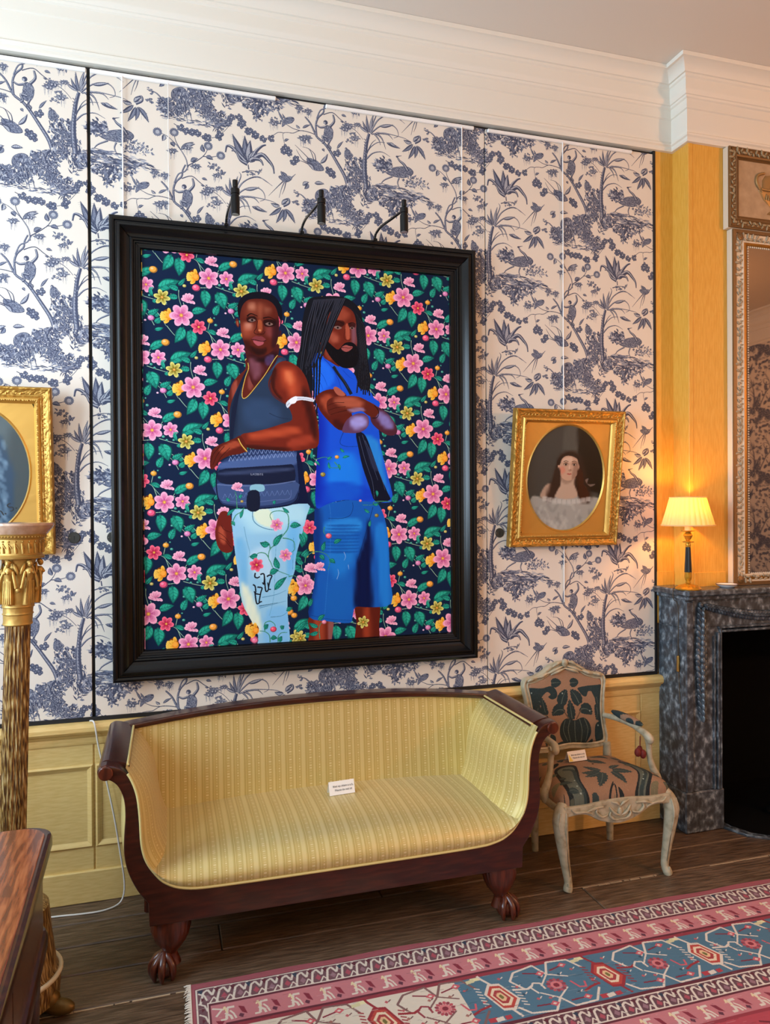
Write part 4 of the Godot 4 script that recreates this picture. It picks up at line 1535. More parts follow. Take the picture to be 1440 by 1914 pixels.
func make_tapestry_seat() -> ImageTexture:
	var K := 0.85
	ci = Image.create(512, 400, false, Image.FORMAT_RGB8)
	ci.fill(hx("93735a"))
	var dk := hx("161f22")
	var tl := hx("2e3e3e")
	var gr := hx("596258")
	for s in ["101 209 148 174 206 200 186 278 150 372 158 451 206 466 152 509 80 509 59 444 71 335", "431 197 502 205 525 286 511 367 430 461 354 512 299 507 298 432 336 469 396 424 439 358 446 276"]:
		fill(ci, cr2(p2(s, K), true), dk)
	for s in ["111 220 152 197 190 216 170 286 135 387 145 471 174 474 98 480 78 413 93 316", "437 214 489 223 507 295 489 374 424 446 351 486 405 427 448 360 459 265"]:
		fill(ci, cr2(p2(s, K), true), gr)
	for s in ["138 221 170 259 136 368 137 468", "461 222 497 277 475 369 379 470"]:
		line(ci, cr2(p2(s, K)), 16, 12, tl)
	for q in [["283 308 229 236", 30], ["275 320 186 305", 36], ["278 320 183 344", 30], ["285 323 216 419", 40], ["336 312 420 352", 36], ["329 323 348 422", 34], ["335 297 404 262", 26], ["293 169 355 233", 40], ["274 87 304 187", 36], ["361 99 412 146", 30], ["439 123 462 177", 30], ["186 90 267 69", 30]]:
		var e := p2(q[0], K)
		scallop(e[0], e[1], q[1] * K * 0.95, 3, tl, gr)
	for i in 40:
		var e := Vector2(rng.randf_range(0, 500), rng.randf_range(0, 390))
		if absf(e.x - 250) > 130 or e.y < 110 or e.y > 350:
			scallop(e, e + Vector2(rng.randf_range(-46, 46), rng.randf_range(-30, 30)), 20, 4, tl if i % 2 else hx("4e5446"), gr)
	for s in ["171 526 246 453 288 416 274 475 263 543", "153 538 217 481 290 404"]:
		line(ci, cr2(p2(s, K)), 6, 4, dk)
	for s in ["-23 418 6 403 24 433 -18 513 -36 519 -6 459 -26 441", "486 466 508 460 448 529 430 536", "128 131 159 126 149 153 112 170", "45 415 22 480 -10 516 20 525 63 504 37 472"]:
		fill(ci, cr2(p2(s, K), true), dk)
	for s in ["29 335 71 335 18 382", "21 456 53 454 25 492", "462 432 502 431 424 497", "271 449 267 485 240 501"]:
		fill(ci, cr2(p2(s, K), true), hx("6f6a50"))
	for s in ["117 400", "118 432", "126 359", "458 377", "440 405", "470 354"]:
		fill(ci, oval(p2(s, K)[0], 3.5, 2.6), hx("9fb0a8"))
	fill(ci, oval(p2("331 136", K)[0], 9, 5), hx("8a8a7c"))
	speckle(hx("3a3a34"))
	return ImageTexture.create_from_image(ci)

# ------------------------------------------------------------------ small portraits
func make_portrait() -> ImageTexture:
	ci = Image.create(512, 640, false, Image.FORMAT_RGBA8)
	ci.fill(hx("3a3e3c"))
	var no := PackedVector2Array()
	soft(ci, no, P("284 27 486 44 484 385 409 363 322 330 289 168"), hx("0d0e0c"), 4)
	soft(ci, no, P("422 275 472 264 465 363 433 385"), hx("1c2c12", 0.8), 4)
	soft(ci, no, P("208 45 278 41 277 190 210 190"), hx("565a56", 0.5), 4)
	# loose dark hair behind
	soft(ci, no, P("177 212 201 180 249 168 292 184 310 233 316 309 353 363 352 407 309 396 273 331 224 320 188 363 151 401 127 390 152 331 167 277"), hx("231a18"), 3)
	# white dress
	var d := P("44 395 80 379 122 390 176 371 236 377 297 377 352 385 402 385 436 418 445 561 43 555")
	soft(ci, no, d, hx("9a9d99"), 3)
	soft(ci, no, P("98 363 122 325 152 320 167 358 163 390 121 395 98 384"), hx("a8917f"), 3)
	soft(ci, no, P("183 191 225 163 274 165 317 200 341 276 371 363 365 412 315 407 285 352 200 352 163 401 127 395 143 331 167 266"), hx("2a1c17", 0.9), 4)
	soft(ci, no, P("200 277 273 276 276 320 297 363 291 385 230 395 170 379 185 347 200 325"), hx("b59e8b"), 3)
	soft(ci, no, P("206 285 267 285 261 309 230 320 209 309"), hx("8f7767", 0.7), 3)
	var f := P("182 226 193 196 225 181 268 184 293 211 298 246 288 276 266 297 241 304 217 297 195 277 183 253")
	soft(ci, no, f, hx("bd9b85"), 1)
	sh(f, "191 242 216 236 221 263 200 271", "cc7a66", 0.6, 3)
	sh(f, "270 222 295 222 288 282 261 298", "7d6051", 0.6, 3)
	sh(f, "207 196 255 190 255 214 210 217", "d3b8a3", 0.7, 3)
	for q in ["224 226", "269 227"]:
		soft(ci, no, oval(p2(q)[0] + Vector2(0, -3), 13, 9), hx("6e5242", 0.75), 2)
		fill(ci, oval(p2(q)[0], 8, 4.5), hx("c4b4a8"))
		fill(ci, oval(p2(q)[0], 5, 4.6), hx("1c1410"))
		line(ci, PackedVector2Array([p2(q)[0] + Vector2(-13, -14), p2(q)[0] + Vector2(0, -18), p2(q)[0] + Vector2(13, -14)]), 3.5, 2.5, hx("5c4638"))
	soft(ci, no, oval(p2("248 253")[0], 9, 5), hx("84604f", 0.7), 2)
	soft(ci, no, oval(p2("244 241")[0], 4, 14), hx("dcc0ac", 0.6), 2)
	fill(ci, cr2(p2("232 271 240 268 246 270 251 268 258 271 246 276"), true), hx("b0665a"))
	line(ci, p2("234 272 246 272 257 272"), 1.4, 1.4, hx("7c3c34"))
	# fringe of hair over the brow and locks over the shoulders
	soft(ci, no, P("176 223 186 194 216 174 262 171 295 192 301 233 291 217 283 198 255 186 225 184 201 199 191 228"), hx("201715"), 2)
	soft(ci, no, P("167 256 191 245 200 304 185 352 157 401 133 395 158 331"), hx("2a1f1b"), 3)
	soft(ci, no, P("289 255 316 254 331 320 359 363 352 407 322 401 297 352"), hx("34190f"), 3)
	# ruffle
	for i in 10:
		var e := p2("122 387 359 390")
		var c := e[0].lerp(e[1], i / 9.0) + Vector2(0, 14 * sin(PI * i / 9.0))
		soft(ci, no, PackedVector2Array([c + Vector2(-14, -6), c + Vector2(12, -8), c + Vector2(16, 15 + i % 3 * 3), c + Vector2(-12, 18)]), hx("bfc1bd", 0.75), 3)
		soft(ci, no, PackedVector2Array([c + Vector2(10, -6), c + Vector2(13, -6), c + Vector2(17, 16), c + Vector2(12, 17)]), hx("7c7e7a", 0.6), 2)
	rng.seed = 12
	for i in 46:
		var e := p2("80 427 420 550")
		var c := Vector2(rng.randf_range(e[0].x, e[1].x), rng.randf_range(e[0].y, e[1].y))
		soft(ci, no, oval(c, 26, 9, rng.randf_range(0.6, 2.2)), hx("bcbeba" if i % 2 else "767a77", 0.35), 3)
	soft(ci, no, P("334 303 353 292 348 320 393 319 365 333"), hx("8a7c74", 0.7), 2)
	ci.convert(Image.FORMAT_RGB8)
	return ImageTexture.create_from_image(ci)

func make_portrait_left() -> ImageTexture:
	ci = Image.create(512, 640, false, Image.FORMAT_RGBA8)
	ci.fill(hx("4d5a5e"))
	var no := PackedVector2Array()
	soft(ci, no, oval(Vector2(420, 330), 90, 240), hx("333e42", 0.7), 5)
	soft(ci, no, p2("230 180 330 150 380 300 360 560 230 600"), hx("2a4258"), 4)
	for i in 24:
		var c := Vector2(330 + rng.randf_range(-16, 20), 190 + i * 16)
		soft(ci, no, oval(c, 20, 9, rng.randf_range(0.6, 1.6)), hx("7f98aa", 0.4), 3)
	soft(ci, no, oval(Vector2(215, 250), 70, 95), hx("a58a78"), 3)
	soft(ci, no, oval(Vector2(205, 140), 85, 70), hx("352a26"), 3)
	soft(ci, no, p2("120 380 260 350 310 470 330 600 100 620"), hx("b4b6b0"), 4)
	soft(ci, no, p2("60 560 480 540 480 660 60 660"), hx("8f918e", 0.9), 3)
	ci.convert(Image.FORMAT_RGB8)
	return ImageTexture.create_from_image(ci)

# ------------------------------------------------------------------ scene
func _ready() -> void:
	var cam := Camera3D.new()
	cam.name = "camera"
	cam.fov = rad_to_deg(2.0 * atan(957.0 / 1380.0))
	var ya := deg_to_rad(16.48)
	var pi_ := deg_to_rad(-0.37)
	var ro := deg_to_rad(-0.387)
	var fw := V(sin(ya) * cos(pi_), sin(pi_), -cos(ya) * cos(pi_))
	var rt := fw.cross(Vector3.UP).normalized()
	var up := rt.cross(fw)
	var r2 := rt * cos(ro) + up * sin(ro)
	cam.transform = Transform3D(Basis(r2, up * cos(ro) - rt * sin(ro), -fw), V(0, 1.6, 3.2252))
	cam.near = 0.05
	add_child(cam)
	var we := WorldEnvironment.new()
	we.name = "world"
	var env := Environment.new()
	env.background_mode = Environment.BG_SKY
	var sm := ProceduralSkyMaterial.new()
	sm.sky_top_color = Color(0.62, 0.72, 0.86)
	sm.sky_horizon_color = Color(0.86, 0.89, 0.93)
	sm.ground_horizon_color = Color(0.55, 0.57, 0.55)
	sm.ground_bottom_color = Color(0.35, 0.36, 0.33)
	var sky := Sky.new()
	sky.sky_material = sm
	env.sky = sky
	env.background_energy_multiplier = 0.9
	env.tonemap_mode = Environment.TONE_MAPPER_LINEAR
	env.tonemap_exposure = 1.22
	env.sdfgi_enabled = true
	env.ssao_enabled = true
	env.ssil_enabled = true
	we.environment = env
	add_child(we)
	# daylight entering through the two windows of the left wall, plus fill through two added windows behind the viewer
	daylight(V(-2.12, 2.15, 1.25), -PI / 2, Vector2(1.3, 1.95), 10.0)
	daylight(V(-2.12, 2.15, 3.5), -PI / 2, Vector2(1.3, 1.95), 10.0)
	daylight(V(0.3, 2.15, 4.92), 0.0, Vector2(1.3, 1.95), 0.3)
	daylight(V(3.4, 2.15, 4.92), 0.0, Vector2(1.3, 1.95), 0.2)
	setting()
	objects()

func daylight(at: Vector3, turn: float, size: Vector2, e: float) -> void:
	var l := AreaLight3D.new()
	l.name = numbered("window_daylight")
	l.area_size = size
	l.light_color = Color(0.82, 0.92, 1.0)
	l.light_energy = e
	l.area_range = 14.0
	l.area_attenuation = 2.0
	l.shadow_enabled = true
	l.position = at
	l.rotation.y = turn
	add_child(l)

func grain_tex(called: String, a: String, b: String, c: String) -> Texture2D:
	return noise(called, 0.012, [hx(a), hx(b), hx(c)], 512, FastNoiseLite.TYPE_SIMPLEX_SMOOTH, false, [0.25, 0.5, 0.78])

func toile_uv(p: Vector3) -> Vector2:
	return Vector2((p.x - 1.45) / 1.218, (3.44 - p.y) / 0.71)

func wall_hole(lo: Vector2, hi: Vector2, holes: Array) -> Array:
	# cuts a wall seen as (along, up) into rectangles round its openings, holes sorted along the wall
	var out := []
	var x := lo.x
	for h in holes:
		out.append([x, lo.y, h[0], hi.y])
		if h[1] > lo.y:
			out.append([h[0], lo.y, h[2], h[1]])
		if h[3] < hi.y:
			out.append([h[0], h[3], h[2], hi.y])
		x = h[2]
	out.append([x, lo.y, hi.x, hi.y])
	return out

func sash(kind: int, n: int) -> void:
	# window of small panes in a painted frame; kind 0 = left wall, 1 = added for fill light behind the viewer
	var x0 := -0.72
	var x1 := 0.72
	var wood := mat("window_paint", hx("e6e4dc"), 0.4)
	var gl := mat("window_glass", Color(0.95, 0.98, 1.0, 0.06), 0.05)
	gl.transparency = BaseMaterial3D.TRANSPARENCY_ALPHA
	var root := put("window_%d" % n, MB.new().box(V(x0, 1.1, -0.06), V(x0 + 0.06, 3.2, 0.06), 0.005).box(V(x1 - 0.06, 1.1, -0.06), V(x1, 3.2, 0.06), 0.005).box(V(x0 + 0.06, 3.14, -0.06), V(x1 - 0.06, 3.2, 0.06), 0.005).box(V(x0 + 0.06, 1.1, -0.06), V(x1 - 0.06, 1.17, 0.06), 0.005).mesh(30), wood, null)
	root.set_meta("kind", "structure")
	root.position = [V(-2.3, 0, 1.25), V(-2.3, 0, 3.5), V(0.3, 0, 5.1), V(3.4, 0, 5.1)][n - 1]
	root.rotation.y = PI / 2 if kind == 0 else PI
	for i in [1, 2]:
		var x := lerpf(x0 + 0.06, x1 - 0.06, i / 3.0)
		put("glazing_bar", bx(V(x - 0.014, 1.17, -0.02), V(x + 0.014, 3.14, 0.02), 0.004), wood, root)
	for i in range(1, 5):
		var y := lerpf(1.17, 3.14, i / 5.0)
		put("glazing_bar", bx(V(x0 + 0.06, y - 0.014, -0.019), V(x1 - 0.06, y + 0.014, 0.019), 0.004), wood, root)
	for i in 3:
		for j in 5:
			var a := lerpf(x0 + 0.06, x1 - 0.06, i / 3.0) + 0.012
			var b := lerpf(x0 + 0.06, x1 - 0.06, (i + 1) / 3.0) - 0.012
			var c := lerpf(1.17, 3.14, j / 5.0) + 0.012
			var d := lerpf(1.17, 3.14, (j + 1) / 5.0) - 0.012
			var g := MB.new()
			g.quad(V(a, c, 0), V(a, d, 0), V(b, d, 0), V(b, c, 0))
			put("pane", g.mesh(), gl, root)

func setting() -> void:
	var toile := matx("toile", make_toile(), 0.85)
	var black := mat("black_edge", hx("0b0c10"), 0.6)
	var plaster := mat("plaster_white", hx("dcd5ca"), 0.7)
	var yel := matx("yellow_paint", noise("yellow_noise", 0.02, [hx("d0ae66"), hx("dbba75"), hx("e2c583")], 512), 0.5, 0.0, V(1.2, 9.0, 1.2))
	var yel_lamp_tint := matx("yellow_paint_lamp_tint", noise("yellow_noise2", 0.02, [hx("cf9836"), hx("d8a240"), hx("dfad50")], 512), 0.5, 0.0, V(9.0, 1.0, 9.0))  # same yellow, deepened so the colour carries the warm lamp light
	# floor of wide boards
	var fl := struct("floor", bx(V(-2.3, -0.2, -0.5), V(6.5, -0.022, 5.2)), mat("subfloor", hx("1a1410"), 0.9))
	var bt := []
	for i in 5:
		var k := i * 0.012
		var m := matx("board_%d" % i, noise("board_noise_%d" % i, 0.014, [Color(0.26 + k, 0.195 + k, 0.138 + k), Color(0.345 + k, 0.265 + k, 0.195 + k), Color(0.42 + k, 0.335 + k, 0.26 + k)], 512, FastNoiseLite.TYPE_SIMPLEX_SMOOTH, false, [0.2, 0.5, 0.85]), 0.38, 0.0, V(0.8, 1.0, 9.0))
		bump(m, noise("board_bump", 0.03, [Color.BLACK, Color.WHITE]), 0.12)
		bt.append(m)
	rng.seed = 3
	var z := -0.01
	var seams := [0.16, 0.318, 0.495, 0.692, 0.86, 1.03]
	var k := 0
	while z < 5.0:
		var z1: float = seams[k] if k < seams.size() else z + rng.randf_range(0.15, 0.2)
		var x := -2.2
		while x < 6.39:
			var x1 := minf(6.4, x + rng.randf_range(2.2, 4.2))
			if 6.4 - x1 < 0.8:
				x1 = 6.4
			var bo := put("floorboard", bx(V(x + 0.0012, -0.022, z + 0.003), V(x1 - 0.0012, rng.randf_range(-0.0015, 0.0), z1 - 0.003), 0.004), bt[rng.randi() % 5], fl)
			x = x1
		z = z1
		k += 1
	# pale wear along a few board edges
	var pale := mat("worn_wood", hx("b09a7c"), 0.7)
	for q in [[-0.42, 0.75, 0.6965], [1.66, 2.02, 0.4995], [1.3, 1.9, 0.6965], [2.3, 2.9, 0.4995]]:
		var g := MB.new()
		var x: float = q[0]
		while x < q[1]:
			var l := rng.randf_range(0.02, 0.07)
			var w := rng.randf_range(0.002, 0.007)
			g.box(V(x, -0.004, q[2] - 0.002), V(minf(x + l, q[1]), 0.0004, q[2] + w))
			x += l * rng.randf_range(0.9, 1.3)
		var o := put("worn_edge", g.mesh(30), pale, fl)
		o.set_meta("kind", "stuff")
	struct("ceiling", bx(V(-2.4, 3.765, -0.3), V(6.6, 3.95, 5.3)), plaster)
	# back wall: masonry, printed panels on black-edged boards, dado
	var mb := MB.new()
	for q in wall_hole(Vector2(-2.4, -0.2), Vector2(6.6, 3.765), [[2.60, -0.2, 4.10, 1.0]]):
		mb.box(V(q[0], q[1], -0.3), V(q[2], q[3], -0.04))
	var wb := struct("wall_back", mb.mesh(30), plaster)
	put("backing_board", bx(V(-2.2, 0.735, -0.04), V(2.402, 3.404, -0.016)), black, wb, "black board edge between the printed panels")
	for q in [[-2.2, -0.298], [-0.285, 1.4565], [1.4615, 2.388]]:
		put("wallpaper_panel", MB.new().box(V(q[0], 0.753, -0.016), V(q[1], 3.388, 0.0), 0.001).uvby(toile_uv).mesh(30), toile, wb, "cream panel printed with dark blue trees, monkeys and birds")
	put("edge_strip", bx(V(-2.2, 0.737, -0.016), V(2.401, 0.753, 0.004), 0.001), black, wb)
	put("edge_strip", bx(V(2.388, 0.753, -0.016), V(2.402, 3.404, 0.004), 0.001), black, wb)
	put("wallpaper_panel", MB.new().box(V(4.31, 0.753, -0.016), V(6.38, 3.408, 0.0), 0.001).uvby(toile_uv).mesh(30), toile, wb)
	put("painted_strip", bx(V(2.402, 1.0, -0.04), V(2.56, 3.43, 0.001)), yel_lamp_tint, wb)
	put("dado_board", bx(V(-2.2, 0.0, -0.04), V(2.44, 0.737, -0.006)), yel, wb)
	put("dado_rail", bx(V(-2.2, 0.557, -0.01), V(-0.296, 0.65, 0.0), 0.002), yel, wb)
	put("dado_rail", bx(V(-0.289, 0.557, -0.01), V(2.30, 0.64, 0.0), 0.002), yel, wb)
	put("dado_rail", bx(V(-2.2, 0.12, -0.01), V(-0.296, 0.222, 0.0), 0.002), yel, wb)
	put("dado_rail", bx(V(-0.289, 0.12, -0.01), V(2.30, 0.222, 0.0), 0.002), yel, wb)
	put("dado_stile", bx(V(2.303, 0.12, -0.01), V(2.44, 0.66, 0.002), 0.002), yel, wb)
	put("dado_stile", bx(V(1.0, 0.222, -0.01), V(1.55, 0.557, 0.0), 0.002), yel, wb)
	var bead := PackedVector2Array([Vector2(0, 0), Vector2(0, 0.006), Vector2(0.006, 0.011), Vector2(0.012, 0.009), Vector2(0.018, 0.003), Vector2(0.024, 0.0)])
	for q in [[-2.18, -0.297], [-0.288, 0.98], [1.55, 2.30]]:
		rails(wb, "panel_moulding", q[0], 0.222, q[1], 0.56, bead, -0.003, yel)
	struct("baseboard_back", MB.new().box(V(-2.2, 0.0, -0.006), V(2.43, 0.128, 0.012), 0.003).mesh(30), yel)
	var cr := PackedVector2Array([Vector2(-0.01, 0.643), Vector2(0.008, 0.643), Vector2(0.012, 0.652), Vector2(0.012, 0.672), Vector2(0.02, 0.68), Vector2(0.026, 0.69), Vector2(0.038, 0.694), Vector2(0.046, 0.704), Vector2(0.046, 0.72), Vector2(0.04, 0.732), Vector2(0.03, 0.736), Vector2(-0.01, 0.736)])
	struct("trim_1", run(PackedVector2Array([Vector2(-2.2, -0.004), Vector2(2.398, -0.004), Vector2(2.398, -0.04)]).duplicate(), cr).mesh(24), yel)
	# chimney breast
	mb = MB.new()
	for q in wall_hole(Vector2(2.506, 0.0), Vector2(4.194, 3.765), [[2.60, 0.0, 4.10, 1.0]]):
		mb.box(V(q[0], q[1], -0.04), V(q[2], q[3], 0.12))
	var ch := struct("wall_chimney", mb.mesh(30), yel_lamp_tint)
	put("corner_bead", bx(V(2.504, 1.18, 0.108), V(2.53, 3.43, 0.1225), 0.002), yel_lamp_tint, ch)
	put("skirting_strip", bx(V(2.53, 1.18, 0.118), V(2.72, 1.262, 0.126), 0.002), yel_lamp_tint, ch)
	put("skirting_strip", bx(V(2.40, 1.18, 0.0), V(2.503, 1.262, 0.006), 0.002), yel_lamp_tint, ch)
	# entablature under the ceiling, breaking forward round the chimney breast
	var co := PackedVector2Array([Vector2(-0.02, 3.404), Vector2(0.018, 3.404), Vector2(0.022, 3.412), Vector2(0.022, 3.424), Vector2(0.03, 3.43), Vector2(0.032, 3.438), Vector2(0.022, 3.446), Vector2(0.026, 3.462), Vector2(0.026, 3.556), Vector2(0.034, 3.56), Vector2(0.034, 3.603), Vector2(0.042, 3.608), Vector2(0.046, 3.616), Vector2(0.052, 3.618), Vector2(0.06, 3.632), Vector2(0.062, 3.64), Vector2(0.062, 3.688), Vector2(0.07, 3.694), Vector2(0.072, 3.704), Vector2(0.08, 3.706), Vector2(0.088, 3.72), Vector2(0.102, 3.734), Vector2(0.122, 3.744), Vector2(0.134, 3.746), Vector2(0.136, 3.764), Vector2(-0.02, 3.764)])
	struct("trim_2", run(PackedVector2Array([Vector2(-2.2, 0), Vector2(2.506, 0), Vector2(2.506, 0.12), Vector2(4.194, 0.12), Vector2(4.194, 0), Vector2(6.4, 0), Vector2(6.4, 5.0), Vector2(-2.2, 5.0), Vector2(-2.2, 0.14)]), co).mesh(24), mat("cornice_white", hx("dfdbcf"), 0.55))
	# left wall with two windows, right wall, wall behind the viewer with two windows added for fill
	mb = MB.new()
	for q in wall_hole(Vector2(-0.3, -0.2), Vector2(5.3, 3.765), [[0.53, 1.1, 1.97, 3.2], [2.78, 1.1, 4.22, 3.2]]):
		mb.box(V(-2.5, q[1], q[0]), V(-2.2, q[3], q[2]))
	struct("wall_left", mb.mesh(30), yel_lamp_tint)
	mb = MB.new()
	for q in wall_hole(Vector2(-2.5, -0.2), Vector2(6.7, 3.765), [[-0.42, 1.1, 1.02, 3.2], [2.68, 1.1, 4.12, 3.2]]):
		mb.box(V(q[0], q[1], 5.0), V(q[2], q[3], 5.3))
	var wf := struct("wall_front", mb.mesh(30), yel_lamp_tint)
	for q in [[4.3, 6.38]]:
		put("wallpaper_panel", MB.new().box(V(q[0], 0.753, 4.985), V(q[1], 3.408, 5.0), 0.001).uvby(toile_uv).mesh(30), toile, wf)
	var wr := struct("wall_right", bx(V(6.4, -0.2, -0.3), V(6.7, 3.765, 5.3)), plaster)
	put("wallpaper_panel", MB.new().box(V(6.385, 0.753, 0.02), V(6.4, 3.408, 4.98), 0.001).uvby(func(p: Vector3) -> Vector2: return Vector2((p.z - 1.45) / 1.218, (3.44 - p.y) / 0.71)).mesh(30), toile, wr)
	put("dado_board", bx(V(6.38, 0.0, 0.02), V(6.4, 0.74, 4.98)), yel, wr)
	sash(0, 1)
	sash(0, 2)
	sash(1, 3)
	sash(1, 4)

# ------------------------------------------------------------------ things
func wood(called: String, a: String, b: String, c: String, rough: float, sc: Vector3) -> StandardMaterial3D:
	var m := matx(called, grain_tex(called + "_grain", a, b, c), rough, 0.0, sc)
	m.clearcoat_enabled = true
	m.clearcoat = 0.35
	m.clearcoat_roughness = 0.18
	return m

func gilt(called: String, c: String, rough := 0.38, depth := 0.25, freq := 0.04) -> StandardMaterial3D:
	var m := mat(called, hx(c), rough, 0.6)
	return bump(m, noise(called + "_relief", freq, [Color.BLACK, Color.WHITE], 256), depth)

func objects() -> void:
	hanging_system()
	painting()
	portrait(V(1.8475, 1.41, 0.047), -0.125, "portrait_painting", "gilt framed oval portrait of a long haired girl in a white ruffled dress", make_portrait())
	portrait(V(-0.72, 1.425, 0.047), -0.1, "portrait_painting", "gilt framed oval portrait cut by the left edge, signed at the foot, behind the harp", make_portrait_left())
	fireplace()
	overmantel()
	lamp()
	sofa()
	armchair()
	rug()
	harp()
	cabinet()
	small_things()

func hanging_system() -> void:
	var w := mat("rail_white", hx("ecebe8"), 0.35)
	var k := 0
	for q in [[-2.19, -0.299, "white picture rail strip above the far left printed panel, left of the black gap"], [-0.284, 0.47, "white picture rail strip above the left part of the big painting"], [0.69, 1.40, "white picture rail strip above the right part of the big painting"], [1.47, 2.26, "white picture rail strip above the small girl portrait, next to the chimney breast"]]:
		var t := put("picture_rail", MB.new().box(V(q[0], 3.37, 0.0), V(q[1], 3.386, 0.014), 0.003).mesh(30), w, null)
		tag(t, q[2], "picture rail", "white rail strips under the cornice")
		k += 1
	for q in [[-0.161, 2.80, "thin white hanging rod above the top left corner of the big painting"], [1.338, 2.79, "thin white hanging rod above the top right corner of the big painting"], [1.867, 1.13, "long thin white hanging rod running behind the girl portrait"], [0.02, 2.82, "faint white hanging rod second from the left above the big painting"]]:
		var t := put("hanging_rod", MB.new().tube(PackedVector3Array([V(q[0], q[1], 0.006), V(q[0], 3.374, 0.012)]), PackedFloat32Array([0.003 if q[0] != 0.02 else 0.0015]), 6).mesh(60), w, null)
		tag(t, q[2], "hanging rod", "white rods hanging from the rail strips")
	var dk := mat("lock_plate", hx("3a3b38"), 0.5, 0.4)
	for q in [[-0.36, 1.485, "round dark keyhole plate left of the black gap between the panels"], [-0.213, 1.484, "round dark keyhole plate half hidden by the left side of the big black frame"], [1.524, 1.474, "round dark keyhole plate beside the lower left corner of the girl portrait"]]:
		var t := thing("keyhole_plate", q[2], "keyhole plate", V(q[0], q[1], 0.0), 0.0, "round keyhole plates on the printed panels")
		put("plate", MB.new().lathe(PackedVector2Array([Vector2(0.023, 0), Vector2(0.023, 0.002), Vector2(0.021, 0.0035), Vector2(0.0, 0.004)]), 24).moved(Transform3D(Basis(Vector3.RIGHT, PI / 2), Vector3.ZERO)).mesh(30), dk, t)
		put("keyhole", MB.new().ball(V(0, 0.004, 0.003), V(0.003, 0.003, 0.0016), 8).box(V(-0.0014, -0.01, 0.002), V(0.0014, 0.004, 0.0046)).mesh(30), mat("black_edge", Color.BLACK), t)
		put("screw", MB.new().ball(V(-0.017, 0, 0.003), V(0.0016, 0.0016, 0.0012), 6).mesh(60), mat("screw_steel", hx("b8b8b4"), 0.3, 0.8), t)

func painting() -> void:
	var x0 := -0.215
	var x1 := 1.386
	var y0 := 0.894
	var y1 := 2.79
	var t := thing("framed_painting", "very large black framed painting of two young men on a dark flowered ground", "painting", V((x0 + x1) / 2, y0, 0.003))
	var o := -t.position
	var blk := mat("frame_black", hx("0b0c0e"), 0.24)
	blk.metallic_specular = 0.4
	var pr := cr2(PackedVector2Array([Vector2(0, 0), Vector2(0, 0.045)]), false)
	pr.append_array(PackedVector2Array([Vector2(0.003, 0.054), Vector2(0.012, 0.057), Vector2(0.02, 0.055), Vector2(0.023, 0.05), Vector2(0.028, 0.05), Vector2(0.03, 0.056), Vector2(0.038, 0.062)]))
	pr.append_array(cr2(PackedVector2Array([Vector2(0.042, 0.062), Vector2(0.052, 0.05), Vector2(0.064, 0.04), Vector2(0.078, 0.036)])))
	pr.append_array(PackedVector2Array([Vector2(0.08, 0.041), Vector2(0.086, 0.045), Vector2(0.092, 0.043), Vector2(0.095, 0.036), Vector2(0.1, 0.035), Vector2(0.102, 0.031), Vector2(0.11, 0.03), Vector2(0.112, 0.034), Vector2(0.119, 0.033), Vector2(0.122, 0.025), Vector2(0.128, 0.018)]))
	var fr := Node3D.new()
	rails(t, "frame_rail", x0 + o.x, y0 + o.y, x1 + o.x, y1 + o.y, pr, 0.0, blk)
	fr.free()
	var cm := matx("canvas_paint", make_canvas(), 0.5)
	cm.metallic_specular = 0.22
	bump(cm, noise("canvas_weave", 0.3, [Color.BLACK, Color.WHITE], 256), 0.02)
	var cv := MB.new().box(V(-0.092, 1.006, 0.012), V(1.296, 2.678, 0.026)).uvby(func(p: Vector3) -> Vector2: return Vector2((p.x + 0.089) / 1.38, (2.674 - p.y) / 1.664))
	put("canvas", cv.moved(Transform3D(Basis(), o)).mesh(20), cm, t, "flowered canvas with two standing men")
	put("backing", bx(V(x0 + 0.02, y0 + 0.02, 0.001) + o, V(x1 - 0.02, y1 - 0.02, 0.012) + o), blk, t)
	var n := 0
	for q in [[0.252, "leftmost of the three black picture lights on top of the big frame"], [0.575, "middle one of the three black picture lights on top of the big frame"], [0.906, "rightmost of the three black picture lights on top of the big frame"]]:
		var l := thing("picture_light", q[1], "picture light", V(q[0], 2.7915, 0.035), 0.0, "black picture lights on the big frame")
		put("arm", MB.new().tube(cr3(p3("0 0.006 -0.0 0 0.02 0.0 0 0.03 0.02 0 0.03 0.1 0 0.006 0.25 0 -0.02 0.415")), PackedFloat32Array([0.0056]), 10).mesh(50), blk, l)
		put("clip", MB.new().box(V(-0.009, 0.0, -0.03), V(0.009, 0.012, 0.008), 0.002).mesh(30), blk, l)
		var hd := put("head", MB.new().lathe(PackedVector2Array([Vector2(0.0, -0.085), Vector2(0.016, -0.085), Vector2(0.0165, -0.04), Vector2(0.0165, -0.02), Vector2(0.014, -0.018), Vector2(0.014, -0.012), Vector2(0.0165, -0.01), Vector2(0.0165, 0.008), Vector2(0.012, 0.012), Vector2(0.01, 0.014), Vector2(0.01, 0.04), Vector2(0.0, 0.042)]), 18, V(0, -0.024, 0.42)).mesh(40), blk, l)
		put("lens", MB.new().lathe(PackedVector2Array([Vector2(0.0, -0.0858), Vector2(0.013, -0.0858), Vector2(0.013, -0.084)]), 14, V(0, -0.024, 0.42)).mesh(40), mat("lens_grey", hx("8c8c88"), 0.2), hd)

